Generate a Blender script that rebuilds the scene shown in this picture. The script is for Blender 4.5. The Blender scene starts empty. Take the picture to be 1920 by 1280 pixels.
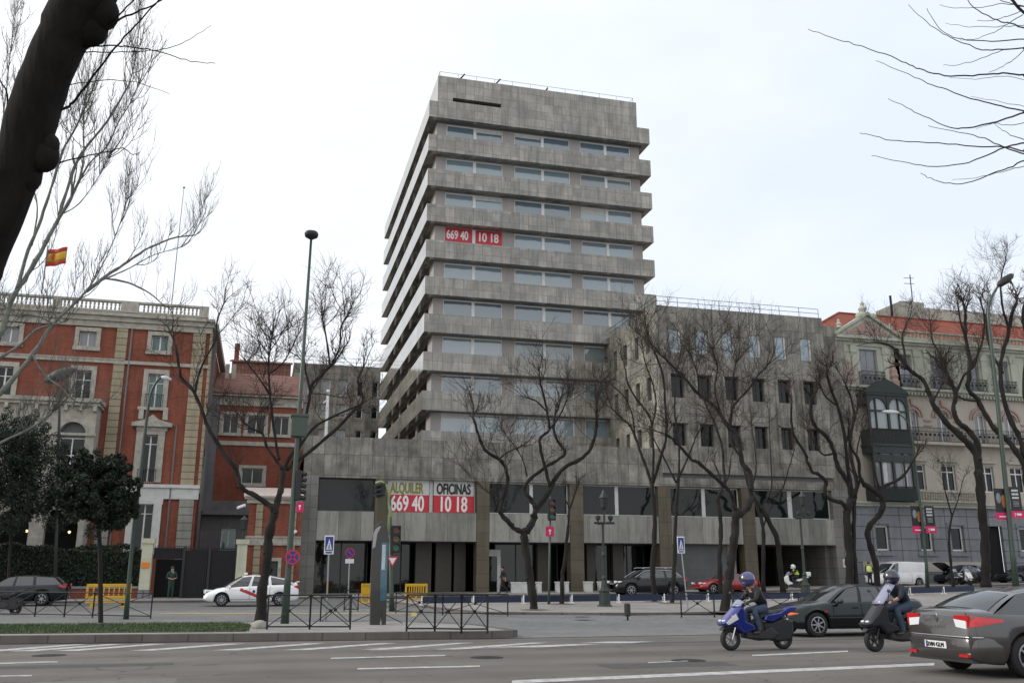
import bpy, bmesh, math, random
from math import sin, cos, tan, pi, radians, sqrt, atan2, hypot
from mathutils import Vector, Matrix
random.seed(7)
S = bpy.context.scene
C = S.collection
# ------------------------------------------------------------------ camera, sky, sun, exposure
FPX = 1718.0; TH = radians(14.4); PS = radians(14.9); EZ = 1.6
cam = bpy.data.objects.new('camera', bpy.data.cameras.new('camera')); C.objects.link(cam)
cam.data.sensor_width = 36; cam.data.lens = 36 * FPX / 1920
cam.data.clip_end = 2000; cam.data.clip_start = 0.1
cam.location = (0, 0, EZ); cam.rotation_euler = (pi / 2 + TH, 0, -PS)
S.camera = cam
SUN_EL, SUN_AZ = radians(27), radians(-82)          # azimuth from +Y towards +X
w = bpy.data.worlds.new('World'); S.world = w; w.use_nodes = True
nt = w.node_tree; N = nt.nodes; L = nt.links; N.clear()
sky = N.new('ShaderNodeTexSky'); sky.sky_type = 'NISHITA'; sky.sun_disc = False
sky.sun_elevation = SUN_EL; sky.sun_rotation = SUN_AZ; sky.air_density = 1.3; sky.dust_density = 2.0
tc = N.new('ShaderNodeTexCoord')
mp = N.new('ShaderNodeMapping'); mp.inputs['Scale'].default_value = (1.2, 1.2, 2.6)
nz = N.new('ShaderNodeTexNoise'); nz.inputs['Scale'].default_value = 1.6; nz.inputs['Detail'].default_value = 5
L.new(tc.outputs['Generated'], mp.inputs[0]); L.new(mp.outputs[0], nz.inputs[0])
dt = N.new('ShaderNodeVectorMath'); dt.operation = 'DOT_PRODUCT'; dt.inputs[1].default_value = (0.95, 0.25, 0.15)
L.new(tc.outputs['Generated'], dt.inputs[0])
ad = N.new('ShaderNodeMath'); ad.operation = 'MULTIPLY_ADD'; ad.inputs[1].default_value = 0.9
L.new(nz.outputs[0], ad.inputs[0]); hf = N.new('ShaderNodeMath'); hf.operation = 'MULTIPLY'; hf.inputs[1].default_value = .55; L.new(dt.outputs['Value'], hf.inputs[0]); L.new(hf.outputs[0], ad.inputs[2])
rp = N.new('ShaderNodeValToRGB')
rp.color_ramp.elements[0].position = 0.46; rp.color_ramp.elements[0].color = (9.6, 9.7, 9.9, 1)
rp.color_ramp.elements[1].position = 0.92; rp.color_ramp.elements[1].color = (7.0, 7.7, 8.7, 1)
L.new(ad.outputs[0], rp.inputs[0])
mx = N.new('ShaderNodeMix'); mx.data_type = 'RGBA'; mx.inputs[0].default_value = 0.93
L.new(sky.outputs[0], mx.inputs[6]); L.new(rp.outputs[0], mx.inputs[7])
bg = N.new('ShaderNodeBackground'); bg.inputs['Strength'].default_value = 0.125
ou = N.new('ShaderNodeOutputWorld'); L.new(mx.outputs[2], bg.inputs[0]); L.new(bg.outputs[0], ou.inputs[0])
sd = bpy.data.lights.new('sun', 'SUN'); sd.energy = 1.9; sd.angle = radians(18); sd.color = (1.0, 0.96, 0.9)
sun = bpy.data.objects.new('sun', sd); C.objects.link(sun)
sun.rotation_euler = Vector((-sin(SUN_AZ) * cos(SUN_EL), -cos(SUN_AZ) * cos(SUN_EL), -sin(SUN_EL))).to_track_quat('-Z', 'Y').to_euler()
S.view_settings.view_transform = 'Standard'; S.view_settings.look = 'None'
S.view_settings.exposure = 0.0; S.view_settings.gamma = 1.0
S.cycles.max_bounces = 6; S.cycles.diffuse_bounces = 3; S.cycles.glossy_bounces = 3
# ------------------------------------------------------------------ pixel rays of the photograph to real points
def ray(px, py):
    a = px - 960; b = 640 - py
    fh = FPX * cos(TH) - b * sin(TH); z = FPX * sin(TH) + b * cos(TH)
    return a * cos(PS) + fh * sin(PS), -a * sin(PS) + fh * cos(PS), z
def PY(px, py, y):
    r = ray(px, py); t = y / r[1]; return Vector((r[0] * t, y, EZ + r[2] * t))
def cl(v, a, b): return max(a, min(b, v))
def gz(x, y): return .012 * cl(y - 30, 0, 35) + (.006 * cl(x, 0, 60) + .012 * cl(x - 25, 0, 30)) * cl((y - 35) / 20, 0, 1)
def GP(px, py, dz=0.0):
    r = ray(px, py)
    for q in range(100, 5000):          # march to the first ground hit, at most to the building line
        t = q * .00004 * 1.0 if False else q * .015 / r[1]
        if EZ + r[2] * t <= gz(r[0] * t, r[1] * t) + dz or r[1] * t > 56: break
    if r[1] * t > 56: return Vector((r[0] * t, r[1] * t, gz(r[0] * t, r[1] * t) + dz))
    z = dz
    for _ in range(30):
        t = (z - EZ) / r[2]; z = .5 * z + .5 * (gz(r[0] * t, r[1] * t) + dz)
    return Vector((r[0] * t, r[1] * t, z))
def pxm(px, p):            # metres per photo pixel at point p, measured sideways
    d = p[0] * sin(PS) + p[1] * cos(PS); return d / FPX * cos(TH)
# ------------------------------------------------------------------ materials
MAT = {}
def principled(name):
    m = bpy.data.materials.new(name); m.use_nodes = True
    return m, m.node_tree, m.node_tree.nodes['Principled BSDF']
def mat(name, col, rough=.6, metal=0.0, spec=.5, noise=.0, nscale=6.0, bump=0.0, bscale=40.0, coat=0.0, ior=None, emit=None, streak=False, obj=False):
    if name in MAT: return MAT[name]
    m, nt, b = principled(name); N = nt.nodes; L = nt.links
    b.inputs['Base Color'].default_value = (*col, 1); b.inputs['Roughness'].default_value = rough
    b.inputs['Metallic'].default_value = metal; b.inputs['Specular IOR Level'].default_value = spec
    b.inputs['Coat Weight'].default_value = coat; b.inputs['Coat Roughness'].default_value = .05
    if ior: b.inputs['IOR'].default_value = ior
    if emit: b.inputs['Emission Color'].default_value = (*emit[0], 1); b.inputs['Emission Strength'].default_value = emit[1]
    if noise > 0 or bump > 0:
        g = N.new('ShaderNodeTexCoord' if obj else 'ShaderNodeNewGeometry')
        v = g.outputs['Object'] if obj else g.outputs['Position']
        if streak:
            mp = N.new('ShaderNodeMapping'); mp.inputs['Scale'].default_value = (1, 1, .18); L.new(v, mp.inputs[0]); vs = mp.outputs[0]
        else: vs = v
    if noise > 0:
        nz = N.new('ShaderNodeTexNoise'); nz.inputs['Scale'].default_value = nscale; nz.inputs['Detail'].default_value = 6; nz.inputs['Roughness'].default_value = .65
        L.new(vs, nz.inputs[0])
        r = N.new('ShaderNodeMapRange'); r.inputs[1].default_value = .25; r.inputs[2].default_value = .75
        r.inputs[3].default_value = 1 - noise; r.inputs[4].default_value = 1 + noise; L.new(nz.outputs[0], r.inputs[0])
        mu = N.new('ShaderNodeVectorMath'); mu.operation = 'SCALE'; mu.inputs[0].default_value = col; L.new(r.outputs[0], mu.inputs['Scale'])
        L.new(mu.outputs[0], b.inputs['Base Color'])
    if bump > 0:
        nb = N.new('ShaderNodeTexNoise'); nb.inputs['Scale'].default_value = bscale; nb.inputs['Detail'].default_value = 4; L.new(vs, nb.inputs[0])
        bp = N.new('ShaderNodeBump'); bp.inputs['Strength'].default_value = bump; bp.inputs['Distance'].default_value = .02
        L.new(nb.outputs[0], bp.inputs['Height']); L.new(bp.outputs[0], b.inputs['Normal'])
    MAT[name] = m; return m
def panel_mat(name, col, bw, bh, mortar=.02, mcol=.55, var=.14, stain=.28, rough=.75, offset=0.0, grime=(.8, .85, .8), horizontal=False, spec=.4, phase=0.0, blotch=.22, bump=.35, bsc=.35):
    """slabs, bricks or setts: joints and per-slab tone, plus weather stains; laid out in world metres"""
    m, nt, b = principled(name); N = nt.nodes; L = nt.links
    g = N.new('ShaderNodeNewGeometry'); sp = N.new('ShaderNodeSeparateXYZ'); L.new(g.outputs['Position'], sp.inputs[0])
    cb = N.new('ShaderNodeCombineXYZ')
    if horizontal:
        L.new(sp.outputs[0], cb.inputs[0]); L.new(sp.outputs[1], cb.inputs[1])
    else:
        a = N.new('ShaderNodeMath'); a.operation = 'ADD'; L.new(sp.outputs[0], a.inputs[0]); L.new(sp.outputs[1], a.inputs[1])
        zp = N.new('ShaderNodeMath'); zp.operation = 'ADD'; zp.inputs[1].default_value = phase; L.new(sp.outputs[2], zp.inputs[0])
        L.new(a.outputs[0], cb.inputs[0]); L.new(zp.outputs[0], cb.inputs[1])
    br = N.new('ShaderNodeTexBrick'); br.offset = offset; br.inputs['Scale'].default_value = 1
    br.inputs['Brick Width'].default_value = bw; br.inputs['Row Height'].default_value = bh; br.inputs['Mortar Size'].default_value = mortar
    br.inputs['Mortar Smooth'].default_value = .3
    br.inputs['Color1'].default_value = (1 - var, 1 - var, 1 - var, 1); br.inputs['Color2'].default_value = (1 + var, 1 + var, 1 + var, 1)
    br.inputs['Mortar'].default_value = (mcol, mcol, mcol, 1); L.new(cb.outputs[0], br.inputs[0])
    n1 = N.new('ShaderNodeTexNoise'); n1.inputs['Scale'].default_value = bsc; n1.inputs['Detail'].default_value = 8; n1.inputs['Roughness'].default_value = .72
    L.new(g.outputs['Position'], n1.inputs[0])
    r1 = N.new('ShaderNodeMapRange'); r1.inputs[1].default_value = .35; r1.inputs[2].default_value = .68; r1.inputs[3].default_value = 1 + blotch * .7; r1.inputs[4].default_value = 1 - blotch
    L.new(n1.outputs[0], r1.inputs[0])
    mp = N.new('ShaderNodeMapping'); mp.inputs['Scale'].default_value = (1, 1, .12) if not horizontal else (1, 1, 1); L.new(g.outputs['Position'], mp.inputs[0])
    n2 = N.new('ShaderNodeTexNoise'); n2.inputs['Scale'].default_value = 3.2; n2.inputs['Detail'].default_value = 7; n2.inputs['Roughness'].default_value = .7
    L.new(mp.outputs[0], n2.inputs[0])
    r2 = N.new('ShaderNodeMapRange'); r2.inputs[1].default_value = .45; r2.inputs[2].default_value = .72; L.new(n2.outputs[0], r2.inputs[0])
    m1 = N.new('ShaderNodeVectorMath'); m1.operation = 'SCALE'; m1.inputs[0].default_value = col; L.new(r1.outputs[0], m1.inputs['Scale'])
    m2 = N.new('ShaderNodeMix'); m2.data_type = 'RGBA'; m2.blend_type = 'MULTIPLY'; m2.inputs[0].default_value = 1
    L.new(m1.outputs[0], m2.inputs[6]); L.new(br.outputs['Color'], m2.inputs[7])
    m3 = N.new('ShaderNodeMix'); m3.data_type = 'RGBA'
    mf = N.new('ShaderNodeMath'); mf.operation = 'MULTIPLY'; mf.inputs[1].default_value = stain; L.new(r2.outputs[0], mf.inputs[0]); L.new(mf.outputs[0], m3.inputs[0])
    m3.inputs[7].default_value = (col[0] * .35 * grime[0], col[1] * .35 * grime[1], col[2] * .35 * grime[2], 1)
    L.new(m2.outputs[2], m3.inputs[6]); L.new(m3.outputs[2], b.inputs['Base Color'])
    b.inputs['Roughness'].default_value = rough; b.inputs['Specular IOR Level'].default_value = spec
    bp = N.new('ShaderNodeBump'); bp.inputs['Strength'].default_value = bump; bp.inputs['Distance'].default_value = .012
    n3 = N.new('ShaderNodeTexNoise'); n3.inputs['Scale'].default_value = 25; n3.inputs['Detail'].default_value = 3; L.new(g.outputs['Position'], n3.inputs[0])
    ad = N.new('ShaderNodeMath'); ad.operation = 'MULTIPLY_ADD'; ad.inputs[1].default_value = .3
    L.new(n3.outputs[0], ad.inputs[0]); L.new(br.outputs['Fac'], ad.inputs[2])
    inv = N.new('ShaderNodeMath'); inv.operation = 'MULTIPLY'; inv.inputs[1].default_value = -1; L.new(ad.outputs[0], inv.inputs[0])
    L.new(inv.outputs[0], bp.inputs['Height']); L.new(bp.outputs[0], b.inputs['Normal'])
    MAT[name] = m; return m
def glass_mat(name, col=(.02, .03, .035), ior=1.9, rough=.04, wav=.015, wscale=1.2):
    m, nt, b = principled(name); N = nt.nodes; L = nt.links
    b.inputs['Base Color'].default_value = (*col, 1); b.inputs['Roughness'].default_value = rough; b.inputs['IOR'].default_value = ior
    g = N.new('ShaderNodeNewGeometry'); nb = N.new('ShaderNodeTexNoise'); nb.inputs['Scale'].default_value = wscale; L.new(g.outputs['Position'], nb.inputs[0])
    bp = N.new('ShaderNodeBump'); bp.inputs['Strength'].default_value = 1; bp.inputs['Distance'].default_value = wav
    L.new(nb.outputs[0], bp.inputs['Height']); L.new(bp.outputs[0], b.inputs['Normal'])
    MAT[name] = m; return m
CONC = panel_mat('tower slabs', (.242, .229, .196), .82, .79, mcol=.38, var=.2, stain=.85, rough=.14, spec=1.0, phase=.3, blotch=.42, bump=.03, bsc=.55)
CONC2 = panel_mat('podium slabs', (.232, .219, .19), .8, 1.38, mcol=.4, var=.22, stain=.75, phase=.15, rough=.7, blotch=.55, bsc=.8)
CONC3 = panel_mat('spandrel slabs', (.275, .268, .24), 1.45, 1.95, var=.24, stain=.6, phase=.05)
CONCW = panel_mat('wing slabs', (.252, .239, .208), .75, 1.75, mcol=.42, var=.2, stain=.75, phase=.6, blotch=.48, bsc=.6)
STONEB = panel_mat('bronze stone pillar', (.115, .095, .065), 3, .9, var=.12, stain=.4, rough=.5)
PIER = panel_mat('pier blocks', (.20, .196, .18), 1.2, .75, var=.1, stain=.3)
LWALL = mat('pale tower wall', (.33, .31, .295), .7, noise=.12, nscale=1.2, streak=True)
BRICK = panel_mat('red brick', (.24, .070, .040), .26, .075, mortar=.008, mcol=.9, var=.14, stain=.5, offset=.5, blotch=.28)
BRICK2 = panel_mat('dusky red brick', (.225, .064, .037), .26, .075, mortar=.008, mcol=.9, var=.14, stain=.5, offset=.5, blotch=.28)
QUOIN = panel_mat('tan quoin blocks', (.33, .28, .19), 4, .46, mortar=.035, mcol=.42, var=.08, stain=.3)
TRIM = mat('weathered pale stone', (.36, .34, .29), .75, noise=.35, nscale=2.6, bump=.3)
TRIM2 = mat('white painted stone', (.56, .56, .545), .7, noise=.18, nscale=2.5, bump=.15)
LOWQ = panel_mat('grey green quoin blocks', (.29, .29, .26), 4, .5, mortar=.035, mcol=.42, var=.08, stain=.4)
GREYB = panel_mat('plain grey render', (.165, .165, .17), 2.4, 1.6, mortar=.012, mcol=.7, var=.05, stain=.5)
GREYST = panel_mat('blue grey rusticated stone', (.225, .235, .255), 2.1, .9, mortar=.04, mcol=.4, var=.06, stain=.3)
GREENP = mat('pale green stucco', (.41, .425, .355), .8, noise=.2, nscale=1.3, bump=.1, streak=True)
PINKP = mat('pale pink stucco', (.43, .39, .335), .8, noise=.14, nscale=1.5, bump=.1, streak=True)
ROSE = mat('rose stone moulding', (.36, .255, .22), .8, noise=.15, nscale=5)
TILE = panel_mat('red roof tiles', (.34, .08, .04), .24, .36, mortar=.04, mcol=.45, var=.3, stain=.35, rough=.8)
TILE2 = panel_mat('faded pink roof tiles', (.22, .105, .08), .3, .4, mortar=.04, mcol=.6, var=.2, stain=.3, rough=.85)
GLSKY = glass_mat('tower glass', (.205, .285, .33), ior=2.2)  # pale blue base colour of all three tower panes paints in reflected sky
GLSKY2 = glass_mat('tower glass with drawn blind', (.19, .235, .25), ior=2.0)
GLSKY3 = glass_mat('darker tower glass', (.12, .18, .22), ior=2.2)
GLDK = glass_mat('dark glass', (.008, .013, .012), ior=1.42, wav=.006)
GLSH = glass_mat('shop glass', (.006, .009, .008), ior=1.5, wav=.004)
GLTEAL = glass_mat('teal curtain glass', (.06, .14, .13), ior=1.6)
GLPALE = glass_mat('pale curtain glass', (.19, .20, .21), ior=1.7)
WHITEF = mat('white frame', (.72, .72, .71), .5, noise=.06)
DARKF = mat('dark metal frame', (.03, .03, .032), .45, metal=.3)
IRON = mat('black iron', (.018, .018, .02), .5, metal=.4)
RAILM = mat('galvanised rail', (.16, .16, .16), .5, metal=.4)
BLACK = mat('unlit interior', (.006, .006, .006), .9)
GREYP = mat('grey panel', (.10, .105, .105), .5, noise=.08)
GREENW = mat('dark green painted wood', (.022, .032, .03), .45, noise=.25, nscale=6)
def road_mat():
    m, nt, b = principled('asphalt'); N = nt.nodes; L = nt.links
    g = N.new('ShaderNodeNewGeometry')
    def noise(scale, det, sc=(1, 1, 1), lo=.35, hi=.7, a=0.0, b_=1.0):
        mp = N.new('ShaderNodeMapping'); mp.inputs['Scale'].default_value = sc; mp.inputs['Rotation'].default_value = (0, 0, .06); L.new(g.outputs['Position'], mp.inputs[0])
        n = N.new('ShaderNodeTexNoise'); n.inputs['Scale'].default_value = scale; n.inputs['Detail'].default_value = det; n.inputs['Roughness'].default_value = .6; L.new(mp.outputs[0], n.inputs[0])
        r = N.new('ShaderNodeMapRange'); r.inputs[1].default_value = lo; r.inputs[2].default_value = hi; r.inputs[3].default_value = a; r.inputs[4].default_value = b_; L.new(n.outputs[0], r.inputs[0]); return r.outputs[0]
    def mul(x, y):
        q = N.new('ShaderNodeMath'); q.operation = 'MULTIPLY'; L.new(x, q.inputs[0]); L.new(y, q.inputs[1]); return q.outputs[0]
    lanes = noise(.9, 3, (.03, 1, 1), .3, .7, .80, 1.2)          # wheel tracks run along the street
    blot = noise(.5, 6, (1, 1, 1), .3, .7, .86, 1.14)
    fine = noise(70, 3, (1, 1, 1), .3, .7, .78, 1.22)
    oil = noise(1.6, 4, (.35, 1, 1), .62, .72, 1.0, .72)
    vo = N.new('ShaderNodeTexVoronoi'); vo.feature = 'DISTANCE_TO_EDGE'; vo.inputs['Scale'].default_value = .22
    wm = N.new('ShaderNodeTexNoise'); wm.inputs['Scale'].default_value = 1.1; wm.inputs['Detail'].default_value = 4; L.new(g.outputs['Position'], wm.inputs[0])
    wa = N.new('ShaderNodeVectorMath'); wa.operation = 'MULTIPLY_ADD'; wa.inputs[1].default_value = (1.6, 1.6, 0); L.new(wm.outputs['Color'], wa.inputs[0]); L.new(g.outputs['Position'], wa.inputs[2]); L.new(wa.outputs[0], vo.inputs['Vector'])
    cr = N.new('ShaderNodeMapRange'); cr.inputs[1].default_value = .001; cr.inputs[2].default_value = .005; cr.inputs[3].default_value = .62; cr.inputs[4].default_value = 1; L.new(vo.outputs['Distance'], cr.inputs[0])
    v = mul(mul(mul(lanes, blot), mul(fine, oil)), cr.outputs[0])
    sc = N.new('ShaderNodeVectorMath'); sc.operation = 'SCALE'; sc.inputs[0].default_value = (.138, .127, .114); L.new(v, sc.inputs['Scale']); L.new(sc.outputs[0], b.inputs['Base Color'])
    b.inputs['Roughness'].default_value = .9; b.inputs['Specular IOR Level'].default_value = .3
    bp = N.new('ShaderNodeBump'); bp.inputs['Strength'].default_value = .5; bp.inputs['Distance'].default_value = .01; L.new(fine, bp.inputs['Height']); L.new(bp.outputs[0], b.inputs['Normal'])
    MAT['asphalt'] = m; return m
ASPH = road_mat()
ASPH2 = mat('worn asphalt', (.15, .148, .145), .92, noise=.15, nscale=.9, bump=.5, bscale=120, spec=.3)
SETT = panel_mat('granite setts', (.215, .213, .21), .2, .12, mortar=.016, mcol=.62, var=.16, stain=.25, horizontal=True, offset=.5, rough=.8)
PAVE = panel_mat('pavement slabs', (.30, .285, .265), .6, .4, mortar=.012, mcol=.75, var=.06, stain=.3, horizontal=True, offset=.5, rough=.85)
KERB = panel_mat('granite kerb', (.135, .118, .108), 1.0, 3, mortar=.02, mcol=.5, var=.1, stain=.35)
PAINT = mat('worn road paint', (.42, .42, .40), .8, noise=.55, nscale=4.5)
YPAINT = mat('faded yellow paint', (.42, .33, .14), .8, noise=.3, nscale=2.5)
SOIL = mat('bare soil', (.12, .10, .08), .95, noise=.2)
GRASS = mat('short grass', (.04, .055, .018), .8, noise=.5, nscale=1.5)
GBLADE = mat('grass blades', (.038, .072, .016), .7, noise=.6, nscale=1.3)
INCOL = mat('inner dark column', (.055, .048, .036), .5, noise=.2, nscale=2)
BARK = mat('dark bark', (.0135, .0115, .0095), .92, noise=.4, nscale=9, bump=.9, bscale=22)
BARKN = mat('near dark bark', (.014, .012, .0105), .95, noise=.6, nscale=9, bump=1.0, bscale=14, spec=.2, streak=True)
BARKP = mat('pale plane bark', (.15, .16, .135), .85, noise=.45, nscale=5, bump=.4)
TWIG = mat('twigs', (.034, .025, .019), .9, noise=.3, nscale=3)
TWIGP = mat('pale twigs', (.11, .105, .095), .9)
LEAF = mat('dark evergreen leaves', (.012, .023, .009), .6, noise=.6, nscale=2.2)
HEDGE = mat('clipped hedge leaves', (.013, .024, .009), .6, noise=.6, nscale=1.8)
GPOST = mat('green painted post', (.028, .052, .036), .45, noise=.2, nscale=2, coat=.2)
DPOST = mat('dark green iron', (.018, .026, .022), .45, noise=.2)
STEEL = mat('brushed steel', (.32, .33, .34), .35, metal=.8)
RED = mat('sign red', (.50, .02, .035), .45); BLUE = mat('sign blue', (.015, .04, .25), .45)
MAG = mat('magenta panel', (.58, .012, .11), .5); SWHITE = mat('sign white', (.75, .75, .75), .45)
SBLACK = mat('sign black', (.012, .012, .014), .5)
YEL = mat('yellow plastic', (.62, .36, .01), .45, noise=.12, nscale=6, obj=True)
BLUEP = mat('navy barrier sheet', (.006, .016, .052), .5, noise=.3, nscale=3)
RUB = mat('rubber', (.014, .014, .015), .75); RIM = mat('alloy rim', (.36, .37, .39), .3, metal=.8)
CHROME = mat('chrome', (.6, .6, .62), .12, metal=1); GREYPL = mat('dark plastic', (.025, .025, .028), .5)
CGLASS = mat('car glass', (.012, .017, .018), .03, spec=.8, ior=1.7)
SKIN = mat('skin', (.42, .235, .17), .6); LAMPW = mat('lamp lens', (.75, .77, .8), .15, coat=.5)
TAIL = mat('red lamp lens', (.5, .01, .015), .15, coat=.6); ORANGE = mat('orange lamp lens', (.75, .13, .02), .2, coat=.5)
HIVIS = mat('yellow safety vest', (.55, .75, .05), .6)
# ------------------------------------------------------------------ mesh builder
class MB:
    def __init__(s): s.v = []; s.f = []; s.m = []; s.cm = 0
    def add(s, vs, fs):
        n = len(s.v); s.v += [tuple(p) for p in vs]; s.f += [tuple(i + n for i in f) for f in fs]; s.m += [s.cm] * len(fs); return s
    def box(s, x0, x1, y0, y1, z0, z1):
        return s.add([(x0, y0, z0), (x1, y0, z0), (x1, y1, z0), (x0, y1, z0), (x0, y0, z1), (x1, y0, z1), (x1, y1, z1), (x0, y1, z1)],
                     [(0, 3, 2, 1), (4, 5, 6, 7), (0, 1, 5, 4), (1, 2, 6, 5), (2, 3, 7, 6), (3, 0, 4, 7)])
    def tube(s, pts, rad, n=6, cap=True):
        pts = [Vector(p) for p in pts]; k = len(pts)
        if not hasattr(rad, '__len__'): rad = [rad] * k
        vs = []; t0 = (pts[1] - pts[0]).normalized()
        a = Vector((0, 0, 1)) if abs(t0.z) < .9 else Vector((1, 0, 0))
        u = t0.cross(a).normalized()
        for i in range(k):
            t = (pts[min(i + 1, k - 1)] - pts[max(i - 1, 0)])
            t = t.normalized() if t.length > 1e-9 else t0
            u = (u - t * u.dot(t)); u = u.normalized() if u.length > 1e-6 else t.orthogonal().normalized()
            v = t.cross(u)
            for j in range(n):
                an = 2 * pi * j / n; vs.append(pts[i] + (u * cos(an) + v * sin(an)) * rad[i])
        fs = [(i * n + j, i * n + (j + 1) % n, (i + 1) * n + (j + 1) % n, (i + 1) * n + j) for i in range(k - 1) for j in range(n)]
        if cap: fs += [tuple(range(n - 1, -1, -1)), tuple((k - 1) * n + j for j in range(n))]
        return s.add(vs, fs)
    def lathe(s, prof, c=(0, 0, 0), n=16, axis='z', cap=True):
        vs = []
        for r, h in prof:
            for j in range(n):
                a = 2 * pi * j / n; x, y = r * cos(a), r * sin(a)
                vs.append((c[0] + x, c[1] + y, c[2] + h) if axis == 'z' else (c[0] + x, c[1] + h, c[2] + y) if axis == 'y' else (c[0] + h, c[1] + x, c[2] + y))
        k = len(prof)
        fs = [(i * n + j, i * n + (j + 1) % n, (i + 1) * n + (j + 1) % n, (i + 1) * n + j) for i in range(k - 1) for j in range(n)]
        if cap: fs += [tuple(range(n - 1, -1, -1)), tuple((k - 1) * n + j for j in range(n))]
        return s.add(vs, fs)
    def prism(s, poly, h0, h1, axis='y'):
        """poly in the plane across AXIS: (x,z) for y, (y,z) for x, (x,y) for z"""
        k = len(poly)
        g = {'y': lambda p, h: (p[0], h, p[1]), 'x': lambda p, h: (h, p[0], p[1]), 'z': lambda p, h: (p[0], p[1], h)}[axis]
        vs = [g(p, h0) for p in poly] + [g(p, h1) for p in poly]
        return s.add(vs, [tuple(range(k)), tuple(range(2 * k - 1, k - 1, -1))] + [(i, i + k, (i + 1) % k + k, (i + 1) % k) for i in range(k)])
    def pillow(s, poly, hw, inset=.03, cy=0.0, levels=((1, 1.0), (.8, .35), (0, 0))):
        """slab across y with rounded sides: poly (x,z), half width hw"""
        cx = sum(p[0] for p in poly) / len(poly); cz = sum(p[1] for p in poly) / len(poly); k = len(poly)
        rings = []
        lv = [(-1, 1.0), (-.82, .3), (-.45, 0), (.45, 0), (.82, .3), (1, 1.0)]
        for f, ins in lv:
            ring = []
            for x, z in poly:
                d = hypot(x - cx, z - cz) or 1; q = max(0, 1 - ins * inset / d)
                ring.append((cx + (x - cx) * q, cy + f * hw, cz + (z - cz) * q))
            rings.append(ring)
        vs = [p for r in rings for p in r]
        fs = [(i * k + j, i * k + (j + 1) % k, (i + 1) * k + (j + 1) % k, (i + 1) * k + j) for i in range(5) for j in range(k)]
        fs += [tuple(range(k - 1, -1, -1)), tuple(5 * k + j for j in range(k))]
        return s.add(vs, fs)
    def sphere(s, c, r, n=10, sx=1, sy=1, sz=1):
        k = n // 2 + 1
        vs = []
        for i in range(1, k):
            th = pi * i / k
            for j in range(n):
                a = 2 * pi * j / n; vs.append((c[0] + r * sx * sin(th) * cos(a), c[1] + r * sy * sin(th) * sin(a), c[2] + r * sz * cos(th)))
        m = k - 1
        fs = [(i * n + j, (i + 1) * n + j, (i + 1) * n + (j + 1) % n, i * n + (j + 1) % n) for i in range(m - 1) for j in range(n)]
        vs += [(c[0], c[1], c[2] + r * sz), (c[0], c[1], c[2] - r * sz)]
        fs += [(m * n, j, (j + 1) % n) for j in range(n)] + [(m * n + 1, (m - 1) * n + (j + 1) % n, (m - 1) * n + j) for j in range(n)]
        return s.add(vs, fs)
    def grid(s, fn, nu, nv):
        vs = [fn(i / nu, j / nv) for i in range(nu + 1) for j in range(nv + 1)]
        return s.add(vs, [(i * (nv + 1) + j, (i + 1) * (nv + 1) + j, (i + 1) * (nv + 1) + j + 1, i * (nv + 1) + j + 1) for i in range(nu) for j in range(nv)])
    def cut(s):
        if not hasattr(s, 'cuts'): s.cuts = [(0, 0)]
        if s.cuts[-1] != (len(s.v), len(s.f)): s.cuts.append((len(s.v), len(s.f)))
        return s
    def pieces(s, name, *a, **k):
        s.cut(); out = []
        for (v0, f0), (v1, f1) in zip(s.cuts, s.cuts[1:]):
            p = MB(); p.v = s.v[v0:v1]; p.f = [tuple(i - v0 for i in f) for f in s.f[f0:f1]]; p.m = s.m[f0:f1]; out.append(p.build(name, *a, **k))
        return out
    def build(s, name, m=None, parent=None, world=True, smooth=False, bevel=0, subd=0, solid=0):
        me = bpy.data.meshes.new(name)
        off = Vector((0, 0, 0))
        if parent is not None and world:
            q = parent
            while q is not None: off += q.location; q = q.parent
        me.from_pydata([(a - off.x, b - off.y, c - off.z) for a, b, c in s.v], [], s.f); me.update()
        ms = m if isinstance(m, (list, tuple)) else [m]
        for q in ms: me.materials.append(q)
        if len(ms) > 1: me.polygons.foreach_set('material_index', s.m)
        if smooth: me.polygons.foreach_set('use_smooth', [True] * len(me.polygons))
        o = bpy.data.objects.new(name, me); C.objects.link(o)
        if parent is not None: o.parent = parent
        if bevel:
            b = o.modifiers.new('bevel', 'BEVEL'); b.width = bevel; b.segments = 2; b.limit_method = 'ANGLE'
        if subd:
            b = o.modifiers.new('subd', 'SUBSURF'); b.levels = subd; b.render_levels = subd
        if solid:
            b = o.modifiers.new('solid', 'SOLIDIFY'); b.thickness = solid; b.offset = -1
        return o
def tag(o, label=None, cat=None, group=None, kind=None):
    if label: o['label'] = label
    if cat: o['category'] = cat
    if group: o['group'] = group
    if kind: o['kind'] = kind
    return o
def thing(name, label, cat, loc=(0, 0, 0), rz=0, group=None):
    o = bpy.data.objects.new(name, None); C.objects.link(o); o.empty_display_size = .2
    o.location = loc; o.rotation_euler = (0, 0, rz); return tag(o, label, cat, group)
def dup(o, loc=None, rz=None, label=None, parent=None, scale=None):
    c = o.copy(); C.objects.link(c); c.parent = parent
    if loc is not None: c.location = loc
    if rz is not None: c.rotation_euler = (0, 0, rz)
    if label: c['label'] = label
    if scale: c.scale = scale
    for ch in list(o.children): dup(ch, parent=c)
    return c
def box(name, m, parent, *b, bevel=0): return MB().box(*b).build(name, m, parent, bevel=bevel)
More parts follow.
